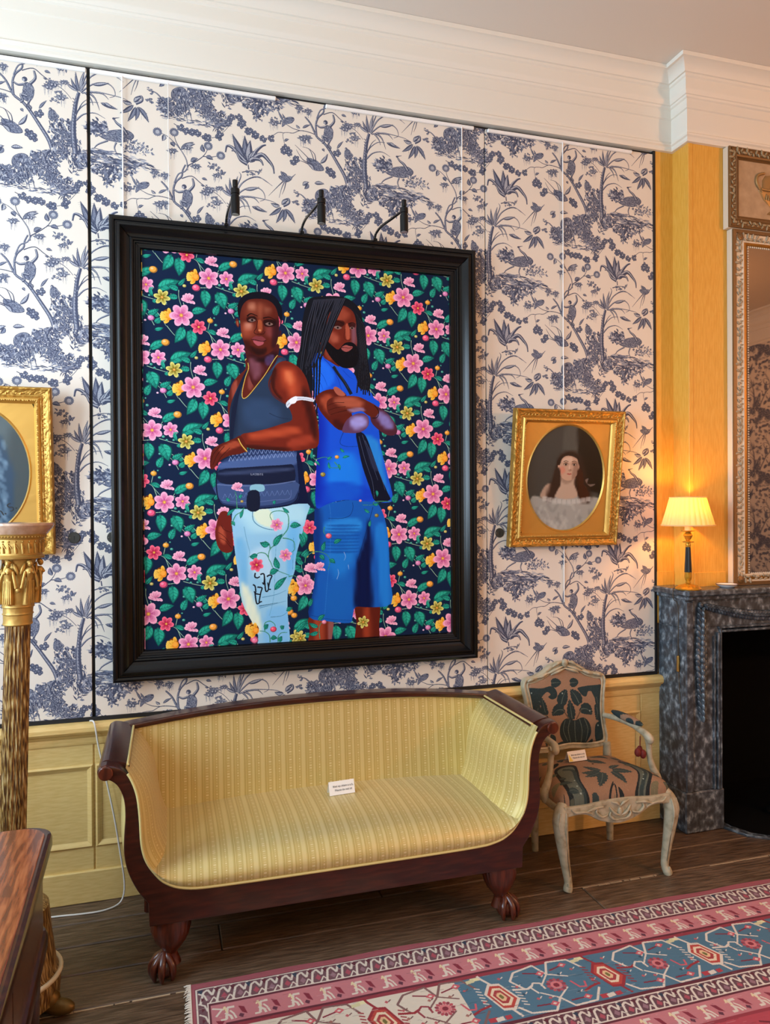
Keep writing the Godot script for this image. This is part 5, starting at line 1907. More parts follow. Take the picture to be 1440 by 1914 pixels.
func beads(path: PackedVector3Array, step: float, r: Vector3, alt := 0.0, turn := 0.0) -> MB:
	var m := MB.new()
	var c := Curve3D.new()
	for p in path:
		c.add_point(p)
	var n := int(c.get_baked_length() / step)
	for i in n:
		var p := c.sample_baked((i + 0.5) * step)
		var d := (c.sample_baked(minf((i + 0.7) * step, c.get_baked_length())) - c.sample_baked((i + 0.3) * step)).normalized()
		var z := Vector3(0, 0, 1)
		var j := rng.randf_range(-0.6, 0.6) if turn != 0.0 else 0.0
		var b := Basis(d, z.cross(d), z).rotated(z, turn * (1 if i % 2 else -1) + j * 1.6)
		m.ball(p + z.cross(d) * (alt * (1 if i % 2 else -1) + j * alt) + d * j * step * 0.5, r * (1.0 + j * 0.5), 8, b)
		if turn != 0.0 and i % 2:
			m.ball(p - z.cross(d) * alt * 0.8, r * 0.55, 6, b.rotated(z, 1.2))
	return m

func portrait(at: Vector3, lean: float, called: String, label: String, pic: Texture2D) -> void:
	var w := 0.2925
	var h := 0.655
	var t := thing(called, label, "portrait", at - V(0, 0, 0.04), 0.0, "gilt framed oval portraits")
	t.rotation.x = -lean
	var gold := gilt("gold_leaf", "c99c4c", 0.42, 0.12)
	var gold2 := gilt("gold_carved", "b0853a", 0.42, 0.6, 0.12)
	var prof := PackedVector2Array([Vector2(0, 0), Vector2(0, 0.034), Vector2(0.004, 0.04), Vector2(0.009, 0.04), Vector2(0.012, 0.036), Vector2(0.03, 0.03), Vector2(0.036, 0.033), Vector2(0.04, 0.03)])
	rails(t, "frame_rail", -w, 0.0, w, h, prof, 0.0, gold2)
	var inner := PackedVector2Array([Vector2(0.04, 0), Vector2(0.04, 0.03), Vector2(0.046, 0.037), Vector2(0.05, 0.038), Vector2(0.055, 0.034), Vector2(0.058, 0.024), Vector2(0.062, 0.018), Vector2(0.066, 0.012)])
	rails(t, "inner_rail", -w, 0.0, w, h, inner, 0.0, gold)
	for s in [[0.022, 0.031, 0.0085, 0.006, 0.0035], [0.052, 0.037, 0.0075, 0.0035, 0.0]]:
		var e: float = s[0]
		var pa := PackedVector3Array([V(-w + e, e, s[1]), V(w - e, e, s[1]), V(w - e, h - e, s[1]), V(-w + e, h - e, s[1]), V(-w + e, e, s[1])])
		var o := put("carved_ornament", beads(pa, s[2], V(s[3], 0.003, 0.0028), s[4], 0.7).mesh(60), gold, t)
		o.set_meta("kind", "stuff")
	# spandrel with an oval opening
	var cx := 0.0
	var cy := h / 2
	var rows := [PackedVector3Array(), PackedVector3Array(), PackedVector3Array(), PackedVector3Array()]
	var n := 64
	for i in n:
		var a := TAU * i / n
		var d := Vector2(cos(a), sin(a))
		var k := minf((w - 0.06) / maxf(absf(d.x), 0.001), (h / 2 - 0.06) / maxf(absf(d.y), 0.001))
		rows[0].append(V(d.x * k, cy + d.y * k, 0.014))
		rows[1].append(V(d.x * 0.214, cy + d.y * 0.262, 0.014))
		rows[2].append(V(d.x * 0.209, cy + d.y * 0.257, 0.018))
		rows[3].append(V(d.x * 0.203, cy + d.y * 0.251, 0.009))
	put("oval_mount", MB.new().grid(rows, true).mesh(30), gold, t, "gilt mount with an oval opening")
	var m := matx("picture_" + str(int(at.x * 1000)), pic, 0.25)
	var disc := PackedVector3Array()
	for i in n:
		var a := TAU * i / n
		disc.append(V(cos(a) * 0.206, cy + sin(a) * 0.254, 0.01))
	put("picture", MB.new().cap(disc).uvby(func(p: Vector3) -> Vector2: return Vector2((p.x + 0.2275) / 0.512, (h - 0.035 - p.y) / 0.64)).mesh(30), m, t)
	put("backboard", bx(V(-w + 0.01, 0.01, 0.001), V(w - 0.01, h - 0.01, 0.007)), mat("backboard", hx("4a3a28"), 0.8), t)
	if at.x < 0:
		text(t, "Th. S.", V(0.108, 0.172, 0.0106), 0.042, hx("24262a"), 0.5, "signature")

func text(parent: Node3D, s: String, at: Vector3, h: float, c: Color, turn := 0.0, called := "lettering") -> MeshInstance3D:
	var tm := TextMesh.new()
	tm.text = s
	var f := SystemFont.new()
	f.font_names = PackedStringArray(["Droid Sans"])
	tm.font = f
	tm.font_size = 32
	tm.pixel_size = h / 32.0
	tm.depth = 0.0006
	var m := put(called, tm, mat("ink_" + c.to_html(), c, 0.8), parent)
	m.position = at
	m.rotation.z = turn
	return m

func leafball(m: MB, p: Vector3, r: Vector3, ang: float, tip := 0.0) -> void:
	var b := Basis(V(0, 0, 1), ang).rotated(V(0, 1, 0), tip)
	m.ball(p, r, 8, b)

func fireplace() -> void:
	var mar := matx("grey_marble", noise("marble_veins", 0.011, [hx("33383d"), hx("41474d"), hx("525a61"), hx("6a747b"), hx("99a3a9")], 1024, FastNoiseLite.TYPE_SIMPLEX_SMOOTH, false, [0.22, 0.44, 0.58, 0.7, 0.9]), 0.25, 0.0, V(2.0, 1.5, 2.0))
	var iron := mat("cast_iron", hx("050505"), 0.85)
	iron.metallic_specular = 0.2
	var t := thing("marble_fireplace", "dark grey veined marble chimneypiece with carved leaf drops", "fireplace", V(3.35, 0, 0.12))
	var o := -t.position
	var M := func(called: String, g: MB, m: Material = mar, ang := 32.0) -> MeshInstance3D:
		return put(called, g.moved(Transform3D(Basis(), o)).mesh(ang), m, t)
	M.call("shelf", MB.new().box(V(2.372, 1.162, 0.002), V(4.328, 1.192, 0.275), 0.007))
	M.call("shelf_moulding", MB.new().box(V(2.396, 1.14, 0.002), V(4.304, 1.162, 0.24), 0.006))
	for s in [0, 1]:
		var a := 2.41 if s == 0 else 4.07
		var b := 2.63 if s == 0 else 4.29
		M.call("jamb", MB.new().box(V(a, 0.2, 0.002), V(b, 1.0, 0.2), 0.003))
		M.call("plinth", MB.new().box(V(a - 0.004, 0.0, 0.002), V(b + 0.004, 0.2, 0.21), 0.006))
		var inn := b if s == 0 else a
		var sg := -1.0 if s == 0 else 1.0
		for q in [[0.008, 0.0, 0.012], [0.026, 0.0, 0.016], [0.044, 0.3, 0.01]]:
			var xa: float = inn + sg * q[0]
			M.call("jamb_moulding", MB.new().box(V(minf(xa, xa + sg * 0.012), 0.2 + q[1] * 0.0, 0.19), V(maxf(xa, xa + sg * 0.012), 1.0 - q[0], 0.2 + q[2]), 0.004))
		var oc := a if s == 0 else b
		M.call("corner_pilaster", MB.new().box(V(minf(oc, oc - sg * 0.045), 0.2, 0.19), V(maxf(oc, oc - sg * 0.045), 1.13, 0.212), 0.005))
		# leaf drop
		var lx := 2.5 if s == 0 else 4.2
		var g := MB.new()
		for i in 19:
			var y := 1.085 - i * 0.0285
			var f := 1.0 - absf(i - 8.0) / 15.0
			var r := 0.013 * f + 0.004
			leafball(g, V(lx - 0.02 * f, y, 0.208), V(r * 0.85, 0.022, 0.014), 0.45)
			leafball(g, V(lx + 0.02 * f, y, 0.208), V(r * 0.85, 0.022, 0.014), -0.45)
			leafball(g, V(lx, y - 0.013, 0.217), V(r * 0.85, 0.02, 0.016), 0.0)
		g.ball(V(lx, 1.112, 0.206), V(0.014, 0.014, 0.012), 10)
		var d: MeshInstance3D = M.call("leaf_drop", g, mar, 60.0)
	M.call("frieze", MB.new().box(V(2.41, 1.0, 0.002), V(4.29, 1.142, 0.2), 0.003))
	M.call("lintel_moulding", MB.new().box(V(2.622, 0.972, 0.17), V(4.078, 0.984, 0.214), 0.004))
	M.call("lintel_moulding", MB.new().box(V(2.604, 0.99, 0.18), V(4.096, 1.002, 0.21), 0.004))
	for q in [[2.53, 3.33], [3.37, 4.17]]:
		var g := MB.new()
		for i in 46:
			var f := i / 45.0
			var x := lerpf(q[0], q[1], f)
			var y := 1.105 - 0.062 * sin(f * PI) + 0.0
			var sl := -cos(f * PI) * 0.35
			var w := 0.6 + 0.5 * sin(f * PI)
			leafball(g, V(x, y + 0.012 * w, 0.206), V(0.018, 0.011 * w, 0.014), sl + 0.6)
			leafball(g, V(x, y - 0.012 * w, 0.206), V(0.018, 0.011 * w, 0.014), sl - 0.6)
			leafball(g, V(x, y, 0.216), V(0.015, 0.009 * w, 0.016), sl)
		M.call("leaf_swag", g, mar, 60.0)
	# hearth and iron fire recess
	var he := PackedVector2Array([Vector2(2.63, -0.215), Vector2(2.64, -0.235), Vector2(2.67, -0.315), Vector2(2.76, -0.385), Vector2(3.0, -0.45), Vector2(3.35, -0.47), Vector2(3.7, -0.45), Vector2(3.94, -0.385), Vector2(4.03, -0.315), Vector2(4.06, -0.235), Vector2(4.07, -0.215), Vector2(4.07, -0.03), Vector2(2.63, -0.03)])
	M.call("hearth_stone", MB.new().prism(he, 0.0, 0.012, 0.005, Transform3D(Basis(Vector3.RIGHT, -PI / 2), Vector3.ZERO)))
	var he2 := PackedVector2Array()
	for p in he:
		he2.append(Vector2(3.35, -0.2) + (p - Vector2(3.35, -0.2)) * 0.95)
	M.call("hearth_plate", MB.new().prism(he2, 0.01, 0.016, 0.002, Transform3D(Basis(Vector3.RIGHT, -PI / 2), Vector3.ZERO)), iron)
	M.call("fire_recess", MB.new().box(V(2.605, 0.0, -0.29), V(4.095, 1.0, -0.27)).box(V(2.605, 0.0, -0.27), V(2.632, 1.0, 0.18)).box(V(4.068, 0.0, -0.27), V(4.095, 1.0, 0.18)).box(V(2.632, 0.972, -0.27), V(4.068, 1.0, 0.17)).box(V(2.632, 0.0, -0.27), V(4.068, 0.01, 0.16)), iron)
	# fire basket
	var f := thing("fire_grate", "black iron fire grate with small brass knobs inside the fireplace", "grate", V(3.35, 0.012, 0.1))
	var br := mat("brass", hx("b08a48"), 0.35, 0.9)
	for s in [-1, 1]:
		put("andiron", MB.new().lathe(PackedVector2Array([Vector2(0.045, 0.0), Vector2(0.05, 0.02), Vector2(0.02, 0.05), Vector2(0.014, 0.12), Vector2(0.024, 0.17), Vector2(0.014, 0.22), Vector2(0.012, 0.38), Vector2(0.02, 0.41), Vector2(0.0, 0.42)]), 14, V(s * 0.36, 0, 0.06)).mesh(40), iron, f)
		for y in [0.43, 0.3, 0.18]:
			put("knob", MB.new().ball(V(s * 0.36, y, 0.075), V(0.026, 0.026, 0.026) * (1.0 if y != 0.18 else 0.7), 12).mesh(60), br, f)
	for i in 5:
		put("grate_bar", MB.new().tube(PackedVector3Array([V(-0.36, 0.1 + i * 0.04, 0.06), V(0.36, 0.1 + i * 0.04, 0.06)]), PackedFloat32Array([0.006]), 8).mesh(50), iron, f)

func overmantel() -> void:
	var t := thing("overmantel_mirror", "tall carved overmantel mirror with painted urn panel above marble shelf", "mirror", V(3.35, 1.192, 0.122))
	var o := -t.position
	var cream := mat("aged_cream", hx("cfc3ae"), 0.55)
	var brown := mat("bronze_brown", hx("745632"), 0.45, 0.3)
	var tan := matx("tan_paint", noise("tan_noise", 0.02, [hx("9c8468"), hx("a98f70"), hx("b39a7c")], 256), 0.6, 0.0, V(3, 3, 3))
	var carved := mat("carved_grey", hx("9c8e76"), 0.5)
	var carved2 := mat("carved_brown", hx("94805f"), 0.5)
	var xl := 2.735
	var xr := 3.965
	var M := func(called: String, g: MB, m: Material, ang := 32.0) -> MeshInstance3D:
		return put(called, g.moved(Transform3D(Basis(), o)).mesh(ang), m, t)
	M.call("backboard", MB.new().box(V(xl, 1.192, 0.121), V(xr, 2.99, 0.155), 0.002), cream)
	M.call("backboard", MB.new().box(V(xl - 0.022, 2.992, 0.121), V(xr + 0.022, 3.4, 0.155), 0.002), cream)
	# lower frame round the glass
	var b0 := 1.192
	var b1 := 2.985
	rails(t, "frame_rail", xl + 0.004 + o.x, b0 + 0.002 + o.y, xr - 0.004 + o.x, b1 + o.y, PackedVector2Array([Vector2(0, 0), Vector2(0, 0.01), Vector2(0.016, 0.012), Vector2(0.02, 0.006)]), 0.155 + o.z, brown)
	rails(t, "carved_rail", xl + 0.02 + o.x, b0 + 0.012 + o.y, xr - 0.02 + o.x, b1 - 0.016 + o.y, PackedVector2Array([Vector2(0, 0), Vector2(0.0, 0.004), Vector2(0.004, 0.008), Vector2(0.036, 0.008), Vector2(0.04, 0.012), Vector2(0.046, 0.012), Vector2(0.048, 0.004)]), 0.155 + o.z, cream)
	rails(t, "inner_rail", xl + 0.068 + o.x, b0 + 0.03 + o.y, xr - 0.068 + o.x, b1 - 0.05 + o.y, PackedVector2Array([Vector2(0, 0), Vector2(0, 0.008), Vector2(0.012, 0.01), Vector2(0.022, 0.006), Vector2(0.026, 0.001)]), 0.155 + o.z, gilt("old_gold", "8a6224", 0.4, 0.1))
	var ca := PackedVector3Array([V(xl + 0.04, b0 + 0.04, 0.165), V(xl + 0.04, b1 - 0.04, 0.165), V(xr - 0.04, b1 - 0.04, 0.165), V(xr - 0.04, b0 + 0.04, 0.165), V(xl + 0.04, b0 + 0.04, 0.165)])
	for k in ca.size():
		ca[k] += o
	var s1 := put("carved_foliage", beads(ca, 0.015, V(0.013, 0.006, 0.006), 0.009, 0.8).mesh(60), carved, t)
	s1.set_meta("kind", "stuff")
	var pa := PackedVector3Array([V(xl + 0.098, b0 + 0.06, 0.157), V(xl + 0.098, b1 - 0.08, 0.157), V(xr - 0.098, b1 - 0.08, 0.157), V(xr - 0.098, b0 + 0.06, 0.157), V(xl + 0.098, b0 + 0.06, 0.157)])
	for k in pa.size():
		pa[k] += o
	var s2 := put("pearl_border", beads(pa, 0.0125, V(0.0046, 0.0046, 0.0046)).mesh(60), mat("pearl", hx("d8cdb8"), 0.4), t)
	s2.set_meta("kind", "stuff")
	for c in [V(xl + 0.04, b0 + 0.032, 0.166), V(xr - 0.04, b0 + 0.032, 0.166), V(xl + 0.042, b1 - 0.036, 0.166), V(xr - 0.042, b1 - 0.036, 0.166)]:
		M.call("corner_boss", MB.new().ball(c, V(0.021, 0.021, 0.008), 14).ball(c + V(0, 0, 0.006), V(0.009, 0.009, 0.005), 10), brown, 60.0)
	var gl := mat("mirror_glass", hx("8a8078"), 0.02, 1.0)
	M.call("mirror_glass", MB.new().box(V(xl + 0.09, b0 + 0.05, 0.150), V(xr - 0.09, b1 - 0.07, 0.1565)), gl)
	# painted panel with a relief urn
	M.call("painted_panel", MB.new().box(V(xl + 0.02, 3.03, 0.152), V(xr - 0.02, 3.37, 0.158), 0.001), tan)
	rails(t, "frame_rail", xl - 0.02 + o.x, 2.994 + o.y, xr + 0.02 + o.x, 3.398 + o.y, PackedVector2Array([Vector2(0, 0), Vector2(0, 0.01), Vector2(0.006, 0.014), Vector2(0.01, 0.01), Vector2(0.034, 0.009), Vector2(0.04, 0.014), Vector2(0.048, 0.012), Vector2(0.052, 0.004), Vector2(0.058, 0.008), Vector2(0.062, 0.002)]), 0.155 + o.z, brown)
	var cb := PackedVector3Array([V(xl + 0.002, 3.016, 0.167), V(xl + 0.002, 3.376, 0.167), V(xr - 0.002, 3.376, 0.167), V(xr - 0.002, 3.016, 0.167), V(xl + 0.002, 3.016, 0.167)])
	for k in cb.size():
		cb[k] += o
	var s3 := put("carved_foliage", beads(cb, 0.015, V(0.012, 0.0055, 0.005), 0.007, 0.8).mesh(60), carved2, t)
	s3.set_meta("kind", "stuff")
	for ux in [2.99, 3.35, 3.71]:
		var g := MB.new()
		g.lathe(PackedVector2Array([Vector2(0.0, 3.08), Vector2(0.04, 3.08), Vector2(0.03, 3.09), Vector2(0.014, 3.1), Vector2(0.02, 3.12), Vector2(0.06, 3.15), Vector2(0.085, 3.185), Vector2(0.09, 3.2), Vector2(0.084, 3.205), Vector2(0.07, 3.21), Vector2(0.068, 3.25), Vector2(0.05, 3.275), Vector2(0.0, 3.285)]), 24)
		g.moved(Transform3D(Basis().scaled(V(1, 1, 0.16)), V(ux, 0, 0.158)))
		for s in [-1, 1]:
			g.tube(cr3(PackedVector3Array([V(ux + s * 0.07, 3.19, 0.163), V(ux + s * 0.105, 3.23, 0.163), V(ux + s * 0.1, 3.27, 0.163), V(ux + s * 0.06, 3.285, 0.163)])), PackedFloat32Array([0.007]), 8)
		g.tube(cr3(PackedVector3Array([V(ux - 0.085, 3.2, 0.17), V(ux, 3.192, 0.178), V(ux + 0.085, 3.2, 0.17)])), PackedFloat32Array([0.005]), 8)
		for i in 9:
			g.ball(V(ux - 0.05 + i * 0.0125, 3.155 + 0.01 * absf(i - 4.0) / 4.0, 0.168), V(0.004, 0.016, 0.005), 8)
		M.call("relief_urn", g, gilt("urn_gold", "a08052", 0.5, 0.1), 50.0)

func lamp() -> void:
	var x := 2.42
	var z := 0.215
	var t := thing("table_lamp", "lit table lamp with cream pleated shade on gilt and black candlestick", "lamp", V(x, 1.192, z))
	var brass := gilt("lamp_gilt", "c9952f", 0.28, 0.3, 0.1)
	put("base", MB.new().lathe(PackedVector2Array([Vector2(0.0, 0), Vector2(0.058, 0), Vector2(0.06, 0.005), Vector2(0.054, 0.012), Vector2(0.042, 0.02), Vector2(0.02, 0.026), Vector2(0.01, 0.03)]), 32, Vector3.ZERO, 0.03, 14).mesh(40), brass, t)
	put("stem", MB.new().lathe(PackedVector2Array([Vector2(0.009, 0.028), Vector2(0.013, 0.034), Vector2(0.009, 0.04), Vector2(0.015, 0.05), Vector2(0.018, 0.062), Vector2(0.016, 0.076), Vector2(0.018, 0.084)]), 20).mesh(40), brass, t)
	put("shaft", MB.new().lathe(PackedVector2Array([Vector2(0.0165, 0.084), Vector2(0.0145, 0.13), Vector2(0.0115, 0.2), Vector2(0.0105, 0.21)]), 32, Vector3.ZERO, 0.05, 10).mesh(30), mat("lamp_black", hx("1c2226"), 0.35, 0.3), t)
	put("capital", MB.new().lathe(PackedVector2Array([Vector2(0.011, 0.205), Vector2(0.013, 0.215), Vector2(0.01, 0.225), Vector2(0.026, 0.228), Vector2(0.026, 0.232), Vector2(0.008, 0.236), Vector2(0.016, 0.25), Vector2(0.021, 0.262), Vector2(0.014, 0.274), Vector2(0.01, 0.278), Vector2(0.03, 0.282), Vector2(0.03, 0.286), Vector2(0.0, 0.286)]), 24, Vector3.ZERO, 0.04, 8).mesh(40), brass, t)
	put("candle_tube", MB.new().lathe(PackedVector2Array([Vector2(0.0, 0.284), Vector2(0.0155, 0.284), Vector2(0.0155, 0.36), Vector2(0.0, 0.362)]), 18).mesh(40), mat("candle_cream", hx("e8cfa6"), 0.5), t)
	var glow := mat("bulb_glow", hx("ffd890"), 0.5)
	glow.emission_enabled = true
	glow.emission = hx("ffb44a")
	glow.emission_energy_multiplier = 6.0
	put("bulb", MB.new().ball(V(0, 0.4, 0), V(0.02, 0.032, 0.02), 14).mesh(60), glow, t)
	var sh := mat("pleated_shade", hx("d9c08c"), 0.8)
	sh.backlight_enabled = true
	sh.backlight = Color(0.62, 0.52, 0.34)
	var rows := []
	for q in [[0.122, 0.308], [0.12, 0.312], [0.118, 0.318], [0.1, 0.38], [0.083, 0.442], [0.085, 0.446], [0.083, 0.448]]:
		var r := PackedVector3Array()
		for i in 224:
			var a := TAU * i / 224
			var rr: float = q[0] * (1.0 + 0.02 * [1.0, 0.9, 0.5, -0.2, -0.9, -0.4, 0.5, 0.9][i % 8] * (1.0 if q[1] > 0.315 and q[1] < 0.443 else 0.0))
			r.append(V(cos(a) * rr, q[1], sin(a) * rr))
		rows.append(r)
	put("lamp_shade", MB.new().grid(rows, true).mesh(20), sh, t, "cream pleated lamp shade")
	put("shade_trim", MB.new().tube(ring3(0.123, 0.312, 48), PackedFloat32Array([0.0026]), 6, 1.0, false).mesh(50), mat("shade_trim", hx("e6c98c"), 0.7), t)
	put("shade_trim", MB.new().tube(ring3(0.0845, 0.446, 48), PackedFloat32Array([0.0022]), 6, 1.0, false).mesh(50), mat("shade_trim", hx("e6c98c"), 0.7), t)
	var om := OmniLight3D.new()
	om.name = "lamp_bulb_light"
	om.position = V(0, 0.4, 0)
	om.light_color = Color(1.0, 0.66, 0.25)
	om.light_energy = 0.13
	om.omni_range = 10.0
	om.omni_attenuation = 2.0
	om.light_size = 0.02
	om.shadow_enabled = true
	t.add_child(om)
	var cable := mat("lamp_cord", hx("4a3a22"), 0.5)
	put("cord", MB.new().tube(cr3(PackedVector3Array([V(-0.04, 0.004, -0.02), V(-0.05, 0.004, -0.04), V(-0.052, -0.004, -0.045), V(-0.05, -0.05, -0.045), V(-0.02, -0.09, -0.05), V(-0.016, -0.3, -0.055), V(-0.014, -0.5, -0.05), V(-0.016, -0.62, -0.03)])), PackedFloat32Array([0.0018]), 6).mesh(60), cable, t)
	put("cord_switch", MB.new().box(V(-0.024, -0.41, -0.06), V(-0.011, -0.33, -0.046), 0.004).mesh(40), mat("brass", hx("b08a48"), 0.35, 0.9), t)

func ring3(r: float, y: float, n: int) -> PackedVector3Array:
	var p := PackedVector3Array()
	for i in n + 1:
		p.append(V(cos(TAU * i / n) * r, y, sin(TAU * i / n) * r))
	return p

func mirror_pts(l: PackedVector2Array) -> PackedVector2Array:
	var r := PackedVector2Array()
	for i in l.size():
		r.append(Vector2(-l[l.size() - 1 - i].x, l[l.size() - 1 - i].y))
	return r

func at_x(l: PackedVector2Array, x: float) -> float:
	for i in l.size() - 1:
		if (l[i].x <= x and l[i + 1].x >= x) or (l[i].x >= x and l[i + 1].x <= x):
			return lerpf(l[i].y, l[i + 1].y, (x - l[i].x) / (l[i + 1].x - l[i].x + 1e-9))
	return l[-1].y

func sofa() -> void:
	var t := thing("sofa", "mahogany scroll arm sofa upholstered in yellow striped satin, on paw feet", "sofa", V(0.62, 0, 0.36))
	var mah := wood("mahogany", "2c0e07", "37130a", "43190d", 0.28, V(1.0, 8, 8))
	var mahl := wood("mahogany_upright", "3a1409", "4a1c0e", "5c2612", 0.3, V(8, 1.2, 8))
	var sat := matx("yellow_satin", make_stripe(), 0.36, 0.4)
	sat.rim_enabled = true
	sat.rim = 0.3
	sat.rim_tint = 0.6
	var pipe := mat("satin_piping", hx("cdb978"), 0.5)
	var outl := cr2(p2("-0.836 0.757 -0.846 0.742 -0.842 0.724 -0.825 0.709 -0.806 0.707 -0.782 0.685 -0.764 0.64 -0.760 0.583 -0.764 0.522 -0.765 0.461 -0.753 0.398 -0.724 0.332 -0.69 0.285"))
	outl.append(Vector2(-0.687, 0.205))
	outl.append(Vector2(-0.55, 0.205))
	var inl := cr2(p2("-0.82 0.76 -0.795 0.755 -0.770 0.742 -0.744 0.712 -0.722 0.652 -0.713 0.577 -0.708 0.484 -0.694 0.426 -0.665 0.378 -0.63 0.342 -0.57 0.317 -0.45 0.308 0 0.306"))
	var poly := outl.duplicate()
	poly.append_array(mirror_pts(outl))
	var inr := mirror_pts(inl)
	inr.reverse()
	var top := inl.duplicate()
	var tr := mirror_pts(inl)
	tr.remove_at(0)
	top.append_array(tr)
	top.reverse()
	poly.append_array(top)
	put("front_frame", MB.new().prism(poly, 0.235, 0.29, 0.006).mesh(30), mah, t)
	for s in [-1.0, 1.0]:
		var F := Transform3D(Basis.from_scale(V(-s, 1, 1)), Vector3.ZERO)
		put("scroll_disc", MB.new().prism(oval(Vector2(-0.819, 0.734), 0.024, 0.024, 0.0, 24), 0.28, 0.297, 0.004).moved(F).mesh(30), mahl, t)
		var armcap := cr2(p2("-0.846 0.738 -0.842 0.722 -0.825 0.709 -0.804 0.708 -0.78 0.712 -0.752 0.722 -0.748 0.738 -0.768 0.749 -0.795 0.758 -0.82 0.762 -0.838 0.754"), true, 3)
		put("arm_roll", MB.new().prism(armcap, -0.235, 0.24).moved(F).mesh(40), mah, t)
		var base := cr2(p2("-0.757 0.744 -0.741 0.712 -0.719 0.652 -0.71 0.577 -0.705 0.484 -0.691 0.43 -0.662 0.383 -0.628 0.345"))
		var prow := []
		for q in [[0.286, 0.0], [0.27, 0.16], [0.24, 0.42], [0.2, 0.7], [0.13, 0.94], [0.02, 1.0], [-0.1, 1.0], [-0.25, 1.0]]:
			var r := PackedVector3Array()
			for k in base.size():
				var f := float(k) / (base.size() - 1)
				var bu: float = 0.052 * q[1] * sin(PI * pow(clampf(f * 1.02, 0.0, 1.0), 1.25) * 0.8)
				r.append(V(base[k].x + bu, base[k].y + bu * 0.1, q[0]))
			prow.append(r)
		put("arm_upholstery", MB.new().grid(prow).moved(F).uvby(func(p: Vector3) -> Vector2: return Vector2(p.z / 0.17, p.y / 0.17)).mesh(60), sat, t)
		var orow := []
		var outer := cr2(p2("-0.792 0.705 -0.772 0.68 -0.757 0.63 -0.754 0.583 -0.756 0.5 -0.755 0.42 -0.742 0.36 -0.71 0.3"))
		for q in [[0.236, 0.0], [0.21, 0.6], [0.15, 1.0], [0.0, 1.1], [-0.15, 1.0], [-0.25, 0.2]]:
			var r := PackedVector3Array()
			for k in outer.size():
				var bu: float = 0.026 * q[1] * sin(PI * k / (outer.size() - 1.0))
				r.append(V(outer[k].x - bu, outer[k].y, q[0]))
			orow.append(r)
		put("outer_arm_panel", MB.new().grid(orow).moved(F).mesh(60), pipe, t)
		put("side_rail", MB.new().box(V(-0.705, 0.215, -0.25), V(-0.645, 0.335, 0.22), 0.006).moved(F).mesh(30), mah, t)
		# paw foot
		var rows := []
		for q in [[0.212, 0.064, 0.058], [0.19, 0.067, 0.06], [0.165, 0.067, 0.06], [0.14, 0.061, 0.055], [0.118, 0.05, 0.046], [0.1, 0.036, 0.036], [0.085, 0.024, 0.026], [0.076, 0.02, 0.022], [0.062, 0.026, 0.024], [0.04, 0.034, 0.03]]:
			var r := PackedVector3Array()
			for i in 56:
				var a := TAU * i / 56
				var fl := 1.0 + (0.02 * sin(a * 23.0 + sin(a * 3.0 + q[0] * 60.0) * 1.5) if q[0] > 0.09 else 0.0)
				r.append(V(-0.618 + cos(a) * q[1] * fl, q[0], 0.225 + sin(a) * q[2] * fl))
			rows.append(r)
		var lg := put("leg", MB.new().grid(rows, true).cap(rows[0], true).moved(F).mesh(40), mahl, t, "carved animal leg with hairy top")
		var pw := MB.new()
		var c := V(-0.64, 0.037, 0.238)
		pw.ball(c + V(0.004, 0, 0), V(0.037, 0.037, 0.037), 20)
		for a in [2.5, 3.15, 3.8, 4.5, 5.4]:
			var d := V(cos(a), 0, -sin(a))
			pw.tube(cr3(PackedVector3Array([c + V(0.004, 0.046, -0.004), c + V(0, 0.036, 0) + d * 0.02, c + V(0, 0.018, 0) + d * 0.039, c + V(0, -0.006, 0) + d * 0.045, c + V(0, -0.032, 0) + d * 0.04])), lerps(PackedFloat32Array([0.014, 0.0125, 0.0125, 0.011, 0.006]), 17), 12)
		put("paw_foot", pw.moved(F).mesh(60), mahl, lg)
		put("rear_leg", MB.new().box(V(-0.70, 0.0, -0.27), V(-0.64, 0.25, -0.21), 0.006).moved(F).mesh(30), mah, t)
	# back
	var bp := cr2(p2("-0.61 0.36 -0.66 0.395 -0.69 0.44 -0.704 0.5 -0.712 0.577 -0.722 0.652 -0.745 0.722 -0.748 0.738 -0.4 0.766 0 0.776"))
	var br := mirror_pts(bp)
	br.remove_at(0)
	bp.append_array(br)
	var tilt := Transform3D(Basis(V(1, 0, 0), V(0, 1, -0.1), V(0, 0, 1)), V(0, 0, 0.04))
	put("back_upholstery", MB.new().prism(bp, -0.26, -0.19, 0.014, tilt).uvby(func(p: Vector3) -> Vector2: return Vector2(p.x / 0.17, p.y / 0.17)).mesh(50), sat, t)
	var arch := cr2(p2("-0.825 0.735 -0.77 0.75 -0.4 0.79 0 0.802 0.4 0.79 0.77 0.75 0.825 0.735"))
	var ar2 := cr2(p2("0.80 0.712 0.75 0.73 0.4 0.765 0 0.776 -0.4 0.765 -0.75 0.73 -0.80 0.712"))
	arch.append_array(ar2)
	put("top_rail", MB.new().prism(arch, -0.275, -0.205, 0.006).mesh(30), mah, t)
	put("back_board", bx(V(-0.75, 0.21, -0.275), V(0.75, 0.735, -0.262)), mah, t)
	# seat
	var full := inl.duplicate()
	full.append_array(tr)
	var srows := []
	var zs := [0.284, 0.296, 0.298, 0.286, 0.262, 0.22, 0.15, 0.06, -0.05, -0.14, -0.215]
	var gs := [0.0, 0.12, 0.3, 0.5, 0.68, 0.84, 0.95, 1.0, 1.0, 0.97, 0.92]
	for k in zs.size():
		var r := PackedVector3Array()
		for i in 61:
			var x := lerpf(-0.692, 0.692, i / 60.0)
			var yb := at_x(full, x)
			var H := 0.402 + 0.036 * (1.0 - pow(absf(x) / 0.7, 2.5))
			r.append(V(x, yb + maxf(0.0, H - yb) * gs[k], zs[k]))
		srows.append(r)
	var under := PackedVector3Array()
